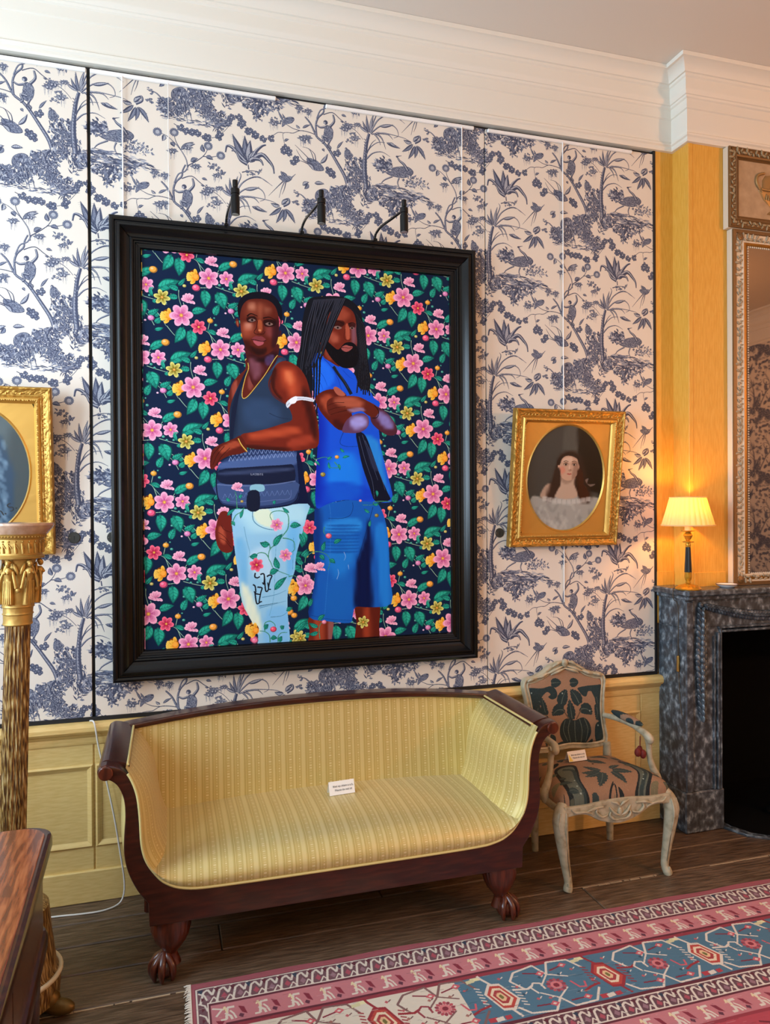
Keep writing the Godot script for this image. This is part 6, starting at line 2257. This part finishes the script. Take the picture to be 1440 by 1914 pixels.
	for i in 61:
		under.append(V(lerpf(-0.692, 0.692, i / 60.0), 0.3, -0.215))
	srows.append(under)
	put("seat", MB.new().grid(srows).uvby(func(p: Vector3) -> Vector2: return Vector2(p.x / 0.17, (p.z - p.y) / 0.17)).mesh(60), sat, t)
	var pp := PackedVector3Array()
	for e in full:
		if absf(e.x) < 0.752:
			pp.append(V(e.x, e.y + 0.003, 0.291))
	put("piping", MB.new().tube(pp, PackedFloat32Array([0.005]), 8).mesh(60), pipe, t)
	var p5 := PackedVector3Array()
	for i in 41:
		var x := lerpf(-0.74, 0.74, i / 40.0)
		p5.append(V(x, 0.772 - 0.034 * pow(absf(x) / 0.74, 2.0), -0.222))
	put("piping", MB.new().tube(p5, PackedFloat32Array([0.0045]), 8).mesh(60), pipe, t)
	for s in [-1.0, 1.0]:
		put("piping", MB.new().tube(PackedVector3Array([V(s * 0.752, 0.744, -0.22), V(s * 0.752, 0.744, 0.25)]), PackedFloat32Array([0.0045]), 8).mesh(60), pipe, t)

func armchair() -> void:
	var t := thing("armchair", "cream painted carved armchair with dark green floral tapestry seat and back", "armchair", V(1.83, 0, 0.31))
	var crm := matx("aged_paint", noise("aged_noise", 0.03, [hx("857c63"), hx("9f967c"), hx("ada48a"), hx("bab29a")], 256, FastNoiseLite.TYPE_SIMPLEX_SMOOTH, false, [0.1, 0.3, 0.5, 0.9]), 0.42, 0.0, V(3, 3, 3))
	var dk := mat("carving_dark_paint", hx("5a5240"), 0.6)  # dark paint for the thin line down each front leg
	rng.seed = 21
	var tb := matx("tapestry_back", make_tapestry_back(), 0.95)
	var ts := matx("tapestry_seat", make_tapestry_seat(), 0.95)
	for s in [-1.0, 1.0]:
		var F := Transform3D(Basis.from_scale(V(s, 1, 1)), Vector3.ZERO)
		var cl_ := put("leg", MB.new().tube(cr3(p3("0.245 0.355 0.165 0.262 0.325 0.178 0.272 0.285 0.186 0.266 0.22 0.187 0.252 0.13 0.184 0.240 0.06 0.184 0.237 0.03 0.188 0.243 0.012 0.196 0.246 0.0 0.198")), lerps(PackedFloat32Array([0.022, 0.03, 0.033, 0.028, 0.021, 0.0175, 0.0165, 0.02, 0.018]), 33), 14).moved(F).mesh(50), crm, t)
		for q in ["0.255 0.33 0.208 0.262 0.28 0.218 0.258 0.22 0.214 0.25 0.17 0.206", "0.28 0.33 0.205 0.29 0.28 0.208 0.276 0.235 0.21 0.262 0.2 0.21"]:
			put("leg_carving", MB.new().tube(cr3(p3(q)), lerps(PackedFloat32Array([0.004, 0.006, 0.004, 0.002]), 13), 6).moved(F).mesh(60), crm, cl_)
		put("toe_carving", MB.new().ball(V(0.245, 0.022, 0.207), V(0.008, 0.016, 0.007), 8).moved(F).mesh(60), crm, cl_)
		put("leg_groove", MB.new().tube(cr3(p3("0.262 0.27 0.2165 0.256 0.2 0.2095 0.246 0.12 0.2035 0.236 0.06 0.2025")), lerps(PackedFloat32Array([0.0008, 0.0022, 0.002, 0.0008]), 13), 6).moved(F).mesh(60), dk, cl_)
		put("rear_leg", MB.new().tube(cr3(p3("0.2 0.46 -0.195 0.2 0.36 -0.19 0.2 0.2 -0.178 0.2 0.0 -0.172")), lerps(PackedFloat32Array([0.017, 0.022, 0.02, 0.016]), 13), 10).moved(F).mesh(50), crm, t)
		put("side_rail", MB.new().tube(cr3(p3("0.205 0.335 -0.19 0.245 0.335 -0.05 0.262 0.335 0.09 0.25 0.335 0.17")), PackedFloat32Array([0.024]), 10, 1.0).moved(F).mesh(50), crm, t)
		put("arm", MB.new().tube(cr3(p3("0.195 0.585 -0.215 0.225 0.585 -0.15 0.24 0.583 -0.05 0.236 0.574 0.03 0.234 0.566 0.072 0.238 0.55 0.09 0.236 0.538 0.08")), lerps(PackedFloat32Array([0.012, 0.014, 0.016, 0.015, 0.018, 0.017, 0.01]), 25), 12).moved(F).mesh(50), crm, t)
		put("arm_pad", MB.new().ball(V(0.236, 0.603, -0.085), V(0.024, 0.017, 0.115), 16, Basis(Vector3.UP, 0.06) * Basis(Vector3.RIGHT, 0.04)).uvby(func(p: Vector3) -> Vector2: return Vector2((p.z + 0.2) * 1.7 + 0.05, 0.3 + (p.x - 0.2) * 2.5)).moved(F).mesh(60), tb, t)
		put("arm_post", MB.new().tube(cr3(p3("0.236 0.56 0.07 0.247 0.52 0.066 0.25 0.47 0.066 0.263 0.42 0.07 0.283 0.37 0.075 0.275 0.335 0.075")), lerps(PackedFloat32Array([0.016, 0.0135, 0.013, 0.015, 0.02, 0.02]), 21), 12).moved(F).mesh(50), crm, t)
		put("arm_scroll", MB.new().tube(cr3(p3("0.256 0.55 0.086 0.256 0.562 0.078 0.256 0.56 0.066 0.256 0.55 0.066 0.256 0.55 0.075")), PackedFloat32Array([0.005]), 8).moved(F).mesh(60), crm, t)
	# serpentine front rail with carving
	var ap := cr2(p2("-0.262 0.305 -0.2 0.312 -0.15 0.305 -0.1 0.278 -0.05 0.262 0 0.254 0.05 0.262 0.1 0.278 0.15 0.305 0.2 0.312 0.262 0.305"))
	ap.append_array(cr2(p2("0.262 0.352 0.15 0.35 0.06 0.36 0 0.364 -0.06 0.36 -0.15 0.35 -0.262 0.352")))
	put("front_rail", MB.new().prism(ap, 0.165, 0.205, 0.008).mesh(35), crm, t)
	var cg := MB.new()
	cg.ball(V(0, 0.306, 0.207), V(0.011, 0.02, 0.009), 12)
	for s in [-1.0, 1.0]:
		for q in ["0 0.29 0.21 0.03 0.305 0.212 0.05 0.33 0.208", "0.0 0.275 0.208 0.03 0.278 0.212 0.05 0.295 0.21 0.045 0.31 0.208", "0.06 0.3 0.208 0.09 0.295 0.212 0.115 0.315 0.21 0.11 0.33 0.208", "0.08 0.335 0.207 0.12 0.335 0.21 0.16 0.322 0.208", "0.13 0.31 0.207 0.17 0.325 0.209 0.21 0.325 0.207 0.23 0.34 0.206", "0.0 0.33 0.208 0.018 0.345 0.21 0.04 0.35 0.207"]:
			var p := cr3(p3(q))
			for i in p.size():
				p[i].x *= s
			cg.tube(p, lerps(PackedFloat32Array([0.003, 0.0065, 0.003]), p.size()), 8)
	put("carving", cg.mesh(60), crm, t)
	put("rear_rail", bx(V(-0.2, 0.31, -0.21), V(0.2, 0.355, -0.175), 0.004), crm, t)
	# seat cushion
	var rim := cr2(p2("-0.2 -0.185 0 -0.195 0.2 -0.185 0.235 -0.1 0.268 0.05 0.272 0.15 0.24 0.19 0.12 0.19 0 0.2 -0.12 0.19 -0.24 0.19 -0.272 0.15 -0.268 0.05 -0.235 -0.1"), true, 4)
	var rows := []
	for q in [[1.0, 0.345], [1.004, 0.358], [1.0, 0.372], [0.97, 0.388], [0.9, 0.404], [0.78, 0.416], [0.6, 0.427], [0.4, 0.434], [0.2, 0.438], [0.02, 0.439]]:
		var r := PackedVector3Array()
		for e in rim:
			r.append(V(e.x * q[0], q[1], e.y * q[0]))
		rows.append(r)
	put("seat", MB.new().grid(rows, true).cap(rows[0], true).uvby(func(p: Vector3) -> Vector2: return Vector2((p.x + 0.29) / 0.602, (p.z + 0.19) / 0.405)).mesh(60), ts, t)
	# back
	var ol := cr2(p2("0 0.445 0.1 0.436 0.19 0.442 0.214 0.475 0.208 0.54 0.206 0.62 0.216 0.70 0.224 0.752 0.208 0.782 0.165 0.79 0.12 0.806 0.075 0.834 0.035 0.848 0 0.851 -0.035 0.848 -0.075 0.834 -0.12 0.806 -0.165 0.79 -0.208 0.782 -0.224 0.752 -0.216 0.70 -0.206 0.62 -0.208 0.54 -0.214 0.475 -0.19 0.442 -0.1 0.436"), true, 4)
	var lean := Transform3D(Basis(V(1, 0, 0), V(0, 1, -0.12), V(0, 0, 1)), V(0, 0, -0.155))
	var ring := PackedVector3Array()
	var inner := PackedVector2Array()
	for e in ol:
		var c := Vector2(0, 0.62)
		ring.append(lean * V(e.x * 0.965, c.y + (e.y - c.y) * 0.965, 0))
		inner.append(c + (e - c) * Vector2(0.9, 0.87))
	ring.append(ring[0])
	var fr := MB.new()
	var fro := []
	for i in ol.size():
		var e := ol[i]
		var d := (ol[(i + 1) % ol.size()] - ol[(i + ol.size() - 1) % ol.size()]).normalized()
		var nn := Vector2(-d.y, d.x)
		var r := PackedVector3Array()
		for q in [[0.0, -0.018], [0.0, 0.006], [0.004, 0.012], [0.01, 0.012], [0.013, 0.006], [0.019, 0.006], [0.022, 0.012], [0.028, 0.01], [0.031, -0.004], [0.031, -0.018]]:
			var w: Vector2 = e + nn * float(q[0])
			r.append(lean * V(w.x, w.y, q[1]))
		fro.append(r)
	fr.grid(fro, true, true)
	put("back_frame", fr.mesh(35), crm, t)
	put("back_panel", MB.new().prism(inner, -0.014, 0.012, 0.012, lean).uvby(func(p: Vector3) -> Vector2: return Vector2((p.x + 0.23) / 0.4655, (0.85 - p.y) / 0.4655)).mesh(50), tb, t)
	var cr := MB.new()
	cr.ball(lean * V(0, 0.846, 0.016), V(0.017, 0.02, 0.013), 12)
	cr.ball(lean * V(0.004, 0.852, 0.018), V(0.008, 0.01, 0.008), 10)
	for s in [-1.0, 1.0]:
		for q in ["0.01 0.83 0.014 0.04 0.822 0.018 0.07 0.81 0.016 0.1 0.798 0.012", "0.012 0.85 0.012 0.04 0.846 0.016 0.065 0.83 0.014", "0.0 0.82 0.014 0.03 0.812 0.018 0.06 0.802 0.016 0.075 0.792 0.01", "0.09 0.805 0.012 0.12 0.793 0.016 0.15 0.785 0.014", "0.15 0.785 0.012 0.18 0.78 0.016 0.2 0.77 0.012"]:
			var p := cr3(p3(q))
			for i in p.size():
				p[i] = lean * (p[i] * V(s, 1, 1))
			cr.tube(p, lerps(PackedFloat32Array([0.003, 0.009, 0.003]), p.size()), 8)
	put("crest_carving", cr.mesh(60), crm, t)
	# card and tassel that hang or rest on it
	card("label_card", "white notice card with a yellow corner on the tapestry armchair seat", V(1.785, 0.4405, 0.245), 0.095, 0.042, 0.05, true)
	var ta := thing("tassel", "small dark red tassel hanging below the right arm of the armchair", "tassel", V(2.035, 0.47, 0.37))
	var rd := mat("tassel_red", hx("6a1712"), 0.7)
	put("cord", MB.new().tube(cr3(p3("0 0.092 0 -0.004 0.06 0.004 0 0.03 0.0")), PackedFloat32Array([0.002]), 6).mesh(60), rd, ta)
	put("pompom", MB.new().ball(V(-0.012, 0.02, 0), V(0.015, 0.02, 0.015), 12).ball(V(0.012, 0.012, 0.004), V(0.015, 0.021, 0.015), 12).ball(V(0.002, 0.034, -0.006), V(0.012, 0.014, 0.012), 10).mesh(60), rd, ta)

func card(called: String, label: String, at: Vector3, w: float, h: float, turn: float, corner: bool) -> void:
	var t := thing(called, label, "card", at, turn, "white notice cards on the seats")
	var wh := mat("card_white", hx("ece9e4"), 0.7)
	var fold := MB.new()
	fold.quad(V(-w / 2, 0, 0.016), V(-w / 2, h, -0.002), V(w / 2, h, -0.002), V(w / 2, 0, 0.016))
	fold.quad(V(w / 2, 0, 0.0152), V(w / 2, h - 0.0006, -0.0028), V(-w / 2, h - 0.0006, -0.0028), V(-w / 2, 0, 0.0152))
	fold.quad(V(-w / 2, 0, -0.022), V(-w / 2, h, -0.002), V(w / 2, h, -0.002), V(w / 2, 0, -0.022))
	put("folded_card", fold.mesh(10), wh, t)
	var k := 0
	for s in ["Niet op zitten a.u.b.", "Please do not sit"]:
		var m := text(t, s, V(0.006, h * (0.62 - 0.28 * k), 0.016 - 0.018 * (0.62 - 0.28 * k) + 0.0006), h * 0.2, hx("50545a"))
		m.rotation.x = -atan(0.018 / h)
		k += 1
	if corner:
		var c := MB.new()
		c.tri(V(-w / 2 + 0.004, h * 0.78, 0.0026), V(-w / 2 + 0.022, 0.002, 0.0158), V(-w / 2 + 0.002, 0.002, 0.0158))
		put("yellow_corner", c.mesh(10), mat("card_yellow", hx("e6cf62"), 0.7), t)

func rug() -> void:
	var t := thing("rug", "worn red, blue and ivory patterned wool carpet on the floorboards", "rug", V(1.51, 0, 1.475))
	var m := matx("rug_wool", make_rug(), 0.95)
	bump(m, noise("rug_pile", 0.25, [Color.BLACK, Color.WHITE], 512), 0.1)
	var rows := []
	rng.seed = 4
	for j in 33:
		var r := PackedVector3Array()
		for i in 59:
			var x := -1.45 + 2.9 * i / 58.0
			var z := -0.8 + 1.6 * j / 32.0
			var e := 1.0 if i > 0 and i < 58 and j > 0 and j < 32 else 0.45
			r.append(V(x + (0.004 * sin(j * 1.3) if i == 0 else 0.0), 0.008 * e + 0.0006 * sin(i * 0.9 + j * 0.7), z + (0.003 * sin(i * 0.8) if j == 0 else 0.0)))
		rows.append(r)
	var g := MB.new().grid(rows)
	var lo := []
	for r in [rows[0], rows[32]]:
		var q := PackedVector3Array()
		for e in r:
			q.append(V(e.x, 0.001, e.z))
		g.grid([r, q])
	var le := PackedVector3Array()
	var lf := PackedVector3Array()
	for r in rows:
		le.append(r[0])
		lf.append(V(r[0].x, 0.001, r[0].z))
	g.grid([le, lf])
	g.uvby(func(p: Vector3) -> Vector2: return Vector2((p.x + 1.45) / 2.9, (p.z + 0.8) / 1.6))
	put("pile", g.mesh(60), m, t)
	var f := MB.new()
	for s in [-1.0, 1.0]:
		for i in 330:
			var z := -0.795 + 1.59 * i / 329.0
			var l := rng.randf_range(0.008, 0.02)
			var d := rng.randf_range(-0.008, 0.008)
			f.tube(PackedVector3Array([V(s * 1.446, 0.006, z), V(s * (1.45 + l * 0.5), 0.006, z + d * 0.3), V(s * (1.45 + l), 0.002, z + d)]), PackedFloat32Array([0.0022, 0.0018, 0.0012]), 4)
	var fr := put("fringe", f.mesh(60), mat("fringe_cotton", hx("d3cabb"), 0.95), t, "short ivory fringe")
	fr.set_meta("kind", "stuff")

func harp() -> void:
	var t := thing("harp", "gilded harp with fluted column and figured capital at the left edge", "harp", V(-0.55, 0, 0.62))
	var o := -t.position
	var gd := gilt("harp_gilt", "b8924c", 0.46, 0.3, 0.06)
	var worn := matx("worn_gilt", noise("worn_noise", 0.02, [hx("3a2110"), hx("5c3c1c"), hx("a5803f"), hx("d8c294")], 512, FastNoiseLite.TYPE_SIMPLEX_SMOOTH, false, [0.2, 0.45, 0.6, 0.85]), 0.4, 0.3, V(16, 1.4, 16))
	var c := V(-0.465, 0, 0.6) + o
	var lean := Transform3D(Basis(V(1, 0, 0), V(0.03, 1, 0), V(0, 0, 1)), V(-0.037, 0, 0) + c)
	var col := MB.new().lathe(PackedVector2Array([Vector2(0.042, 0.26), Vector2(0.0385, 0.3), Vector2(0.038, 0.8), Vector2(0.037, 1.232)]), 160, Vector3.ZERO, 0.045, 20)
	put("column", col.moved(lean).mesh(30), worn, t, "fluted column of worn gilding over brown wood")
	put("capital", MB.new().lathe(PackedVector2Array([Vector2(0.041, 1.228), Vector2(0.045, 1.232), Vector2(0.043, 1.24), Vector2(0.044, 1.262), Vector2(0.047, 1.265), Vector2(0.044, 1.27), Vector2(0.045, 1.285), Vector2(0.049, 1.288), Vector2(0.047, 1.3), Vector2(0.05, 1.36), Vector2(0.045, 1.42), Vector2(0.05, 1.44), Vector2(0.074, 1.444), Vector2(0.076, 1.45), Vector2(0.068, 1.456), Vector2(0.07, 1.505), Vector2(0.076, 1.51), Vector2(0.078, 1.516), Vector2(0.082, 1.522)]), 48).moved(lean).mesh(35), gd, t)
	put("crown_disc", MB.new().lathe(PackedVector2Array([Vector2(0.08, 1.52), Vector2(0.088, 1.53), Vector2(0.098, 1.542), Vector2(0.102, 1.55), Vector2(0.1, 1.557), Vector2(0.0, 1.56)]), 48).moved(lean).mesh(30), wood("disc_wood", "a5805e", "b8937a", "c4a48c", 0.22, V(4, 4, 4)), t)  # pale colour stands in for the window reflected on the disc top
	put("bead_ring", beads_ring(0.077, 1.514, 48, V(0.0035, 0.0035, 0.0035)).moved(lean).mesh(60), gd, t).set_meta("kind", "stuff")
	# figures standing round the capital
	for i in 6:
		var a := -0.35 + TAU * i / 6
		var g := MB.new()
		g.tube(p3("0 1.298 0.05 0 1.33 0.053 0 1.365 0.054 0 1.38 0.055 0 1.395 0.058 0 1.408 0.06 0 1.416 0.06"), PackedFloat32Array([0.015, 0.0145, 0.0135, 0.0115, 0.0135, 0.014, 0.006]), 10)
		g.ball(V(0, 1.428, 0.063), V(0.008, 0.0105, 0.009), 10)
		g.ball(V(0, 1.433, 0.06), V(0.0095, 0.008, 0.009), 10)
		for s in [-1.0, 1.0]:
			g.tube(cr3(PackedVector3Array([V(s * 0.014, 1.404, 0.06), V(s * 0.022, 1.38, 0.064), V(s * 0.027, 1.352, 0.062)])), PackedFloat32Array([0.0048]), 8)
			g.ball(V(s * 0.016, 1.412, 0.05), V(0.007, 0.022, 0.005), 8, Basis(V(0, 0, 1), s * 0.4))
			g.ball(V(s * 0.005, 1.4, 0.072), V(0.0048, 0.005, 0.005), 8)
		for k in 5:
			g.tube(PackedVector3Array([V(-0.01 + k * 0.005, 1.375, 0.066), V(-0.013 + k * 0.0065, 1.302, 0.065)]), PackedFloat32Array([0.002]), 5)
		g.ball(V(0.028, 1.345, 0.055), V(0.008, 0.009, 0.005), 8)
		put("caryatid", g.moved(Transform3D(Basis(Vector3.UP, a), Vector3.ZERO)).moved(lean).mesh(60), gd, t)
	# frieze of dancers on the drum
	var fz := MB.new()
	for i in 22:
		var a := TAU * i / 22
		var d := V(sin(a), 0, cos(a))
		var x := V(cos(a), 0, -sin(a))
		fz.tube(PackedVector3Array([d * 0.07 + V(0, 1.462, 0) + x * 0.003, d * 0.071 + V(0, 1.48, 0), d * 0.071 + V(0, 1.494, 0) - x * 0.002]), PackedFloat32Array([0.004, 0.0038, 0.003]), 6)
		fz.ball(d * 0.072 + V(0, 1.499, 0), V(0.0032, 0.0036, 0.0032), 6)
		fz.tube(PackedVector3Array([d * 0.071 + V(0, 1.49, 0), d * 0.071 + V(0, 1.478, 0) + x * 0.009]), PackedFloat32Array([0.0018]), 5)
	put("relief_frieze", fz.moved(lean).mesh(60), gd, t)
	# neck, strings, sound box, pedestal
	var nk := cr2(p2("-0.50 1.505 -0.53 1.515 -0.60 1.50 -0.70 1.45 -0.82 1.44 -0.95 1.50 -1.06 1.50 -1.12 1.42 -1.10 1.36 -1.02 1.42 -0.94 1.42 -0.82 1.35 -0.70 1.37 -0.60 1.42 -0.53 1.44 -0.50 1.43"), true, 3)
	put("neck", MB.new().prism(nk, 0.588, 0.632, 0.008).moved(Transform3D(Basis(), o)).mesh(30), wood("neck_wood", "9a5c28", "b8783a", "c88e50", 0.35, V(6, 1.5, 6)), t)
	var pl := PackedVector2Array()
	for e in nk:
		pl.append(Vector2(-0.78, 1.44) + (e - Vector2(-0.78, 1.44)) * Vector2(0.98, 0.82) - Vector2(0, 0.02))
	put("action_plate", MB.new().prism(pl, 0.63, 0.636, 0.002).moved(Transform3D(Basis(), o)).mesh(30), mat("action_plate", hx("c9c6bc"), 0.4, 0.4), t)
	var st := mat("gut_string", hx("4a3c40"), 0.5)
	var str2 := mat("red_string", hx("9a3a30"), 0.5)
	for i in 30:
		var f := i / 29.0
		var x := -0.52 - 0.5 * f
		var yt := 1.40 - 0.03 * sin(f * PI)
		var bx0 := -0.60 - 0.5 * f
		var yb := lerpf(0.28, 1.2, f)
		put("string", MB.new().tube(PackedVector3Array([V(x, yt, 0.61) + o, V(bx0 + 0.06, yb, 0.61) + o]), PackedFloat32Array([lerpf(0.0013, 0.0007, f)]), 5).mesh(60), str2 if i % 7 == 3 else st, t)
		put("tuning_pin", MB.new().tube(PackedVector3Array([V(x, yt + 0.02, 0.634) + o, V(x, yt + 0.02, 0.65) + o]), PackedFloat32Array([0.003]), 6).mesh(50), mat("pin_dark", hx("2c2824"), 0.4, 0.7), t)
	put("sound_box", MB.new().tube(PackedVector3Array([V(-0.62, 0.16, 0.61) + o, V(-0.80, 0.6, 0.61) + o, V(-1.1, 1.4, 0.61) + o]), PackedFloat32Array([0.14, 0.12, 0.06]), 20, 0.8).mesh(50), wood("soundbox_wood", "8a5a2c", "a8743c", "c09050", 0.3, V(8, 1.5, 8)), t)
	var ped := MB.new().lathe(PackedVector2Array([Vector2(0.0, 0.04), Vector2(0.15, 0.04), Vector2(0.155, 0.1), Vector2(0.15, 0.118), Vector2(0.142, 0.13), Vector2(0.128, 0.24), Vector2(0.12, 0.33), Vector2(0.1, 0.345), Vector2(0.0, 0.35)]), 40, V(-0.495, 0, 0.64) + o)
	put("pedestal", ped.mesh(35), worn, t)
	put("pedestal_rim", MB.new().tube(ring3(0.153, 0.118, 40), PackedFloat32Array([0.008]), 8, 1.0, false).moved(Transform3D(Basis(), V(-0.495, 0, 0.64) + o)).mesh(50), mat("rim_cream", hx("cfc0a0"), 0.45), t)
	for a in [0.35, 1.9, 3.5, 5.1]:
		var d := V(cos(a), 0, sin(a))
		put("lion_foot", MB.new().ball(V(-0.495, 0.026, 0.64) + o + d * 0.165, V(0.052, 0.026, 0.026), 14, Basis(Vector3.UP, -a)).ball(V(-0.495, 0.045, 0.64) + o + d * 0.135, V(0.034, 0.036, 0.03), 12).mesh(60), gilt("foot_bronze", "6f5426", 0.45, 0.2), t)

func beads_ring(r: float, y: float, n: int, s: Vector3) -> MB:
	var m := MB.new()
	for i in n:
		m.ball(V(cos(TAU * i / n) * r, y, sin(TAU * i / n) * r), s, 6)
	return m

func cabinet() -> void:
	var t := thing("mahogany_cabinet", "polished reddish mahogany case with rounded top corner at the lower left", "cabinet", V(-0.78, 0, 1.79), 0.03)
	var top := wood("flame_mahogany", "5a2812", "7c3f20", "955430", 0.2, V(9, 9, 0.9))
	var dark := wood("dark_mahogany", "24100a", "38190f", "4a2416", 0.25, V(6, 1.6, 6))
	var side := wood("side_mahogany", "3a1c10", "54301c", "6a4128", 0.24, V(1.6, 6, 6))
	var X := 0.505
	var Z := 0.72
	var R := 0.07
	var poly := PackedVector2Array()
	for q in [[X - R, Z - R, 0.0], [-X + R, Z - R, PI / 2], [-X + R, -Z + R, PI], [X - R, -Z + R, 1.5 * PI]]:
		for i in 9:
			var a: float = q[2] + PI / 2 * i / 8
			poly.append(Vector2(q[0] + cos(a) * R, q[1] + sin(a) * R))
	var up := Transform3D(Basis(Vector3.RIGHT, -PI / 2), Vector3.ZERO)
	var ins := func(k: float) -> PackedVector2Array:
		var r := PackedVector2Array()
		for p in poly:
			r.append(p * Vector2((X - k) / X, (Z - k) / Z))
		return r
	put("top", MB.new().prism(ins.call(0.016), 0.742, 0.752, 0.003, up).mesh(30), top, t)
	put("top_edge", MB.new().prism(ins.call(0.0), 0.722, 0.7495, 0.011, up).mesh(40), dark, t)
	put("case", MB.new().prism(ins.call(0.022), 0.50, 0.723, 0.0, up).mesh(40), side, t)
	put("base_moulding", MB.new().prism(ins.call(0.012), 0.465, 0.502, 0.012, up).mesh(40), dark, t)
	for sx in [-1.0, 1.0]:
		for sz in [-1.0, 1.0]:
			put("leg", MB.new().lathe(PackedVector2Array([Vector2(0.028, 0.0), Vector2(0.03, 0.03), Vector2(0.024, 0.05), Vector2(0.034, 0.25), Vector2(0.04, 0.4), Vector2(0.046, 0.42), Vector2(0.04, 0.44), Vector2(0.05, 0.466)]), 20, V(sx * (X - 0.07), 0, sz * (Z - 0.07))).mesh(40), dark, t)
	put("panel_line", bx(V(X - 0.0222, 0.505, -0.17), V(X - 0.0212, 0.72, -0.166)), dark, t)

func small_things() -> void:
	card("label_card", "white notice card lying in the middle of the yellow sofa seat", V(0.672, 0.4395, 0.30), 0.108, 0.05, 0.09, false)
	var cb := put("cable", MB.new().tube(cr3(p3("-0.305 0.742 0.02 -0.29 0.745 0.045 -0.282 0.72 0.052 -0.272 0.64 0.04 -0.245 0.5 0.03 -0.215 0.34 0.03 -0.194 0.2 0.035 -0.178 0.09 0.05 -0.182 0.03 0.062 -0.205 0.007 0.078 -0.26 0.004 0.1 -0.34 0.004 0.1 -0.45 0.004 0.09 -0.62 0.004 0.1 -0.8 0.004 0.12")), PackedFloat32Array([0.0035]), 8).mesh(60), mat("cable_white", hx("dcd8d0"), 0.4), null)
	tag(cb, "white electric cable running down the dado and along the floor behind the sofa", "cable")
	var d := thing("dish", "small white dish with dark rim on the marble shelf", "dish", V(2.655, 1.192, 0.205))
	put("bowl", MB.new().lathe(PackedVector2Array([Vector2(0.0, 0.0), Vector2(0.03, 0.0), Vector2(0.045, 0.01), Vector2(0.052, 0.016), Vector2(0.05, 0.0175), Vector2(0.042, 0.012), Vector2(0.028, 0.004), Vector2(0.0, 0.003)]), 32).mesh(40), mat("dish_glaze", hx("dfe2e6"), 0.15), d)
	put("rim", MB.new().tube(ring3(0.051, 0.0168, 32), PackedFloat32Array([0.0018]), 6, 1.0, false).mesh(60), mat("dish_rim", hx("3c1c1a"), 0.3), d)
	# picture on the far right wall, seen in the mirror
	var p := thing("framed_print", "dark red framed picture on the right wall, reflected in the overmantel mirror", "picture", V(6.384, 1.5, 2.95), -PI / 2)
	rails(p, "frame_rail", -0.4, 0.0, 0.4, 1.1, PackedVector2Array([Vector2(0, 0), Vector2(0, 0.03), Vector2(0.03, 0.036), Vector2(0.06, 0.02), Vector2(0.07, 0.01)]), 0.0, mat("red_frame", hx("5c1e12"), 0.4))
	put("picture", bx(V(-0.35, 0.05, 0.002), V(0.35, 1.05, 0.01)), mat("dull_print", hx("3c3e3c"), 0.4), p)
	# added lamp, out of view, to warm the right side of the room
	var c := thing("added_ceiling_lamp", "added unseen globe lamp on a brass rod, warming the right part of the room", "lamp", V(4.4, 2.62, 3.3))
	var gl := mat("opal_glow", hx("fff0d8"), 0.5)
	gl.emission_enabled = true
	gl.emission = hx("ffcf96")
	gl.emission_energy_multiplier = 2.5
	put("globe", MB.new().ball(Vector3.ZERO, V(0.14, 0.14, 0.14), 24).mesh(60), gl, c)
	put("rod", MB.new().tube(PackedVector3Array([V(0, 0.13, 0), V(0, 1.145, 0)]), PackedFloat32Array([0.008]), 10).mesh(60), mat("brass", hx("b08a48"), 0.35, 0.9), c)
	var om := OmniLight3D.new()
	om.name = "added_globe_light"
	om.light_color = Color(1.0, 0.7, 0.46)
	om.light_energy = 3.4
	om.omni_range = 14.0
	om.omni_attenuation = 2.0
	om.light_size = 0.13
	om.shadow_enabled = true
	c.add_child(om)
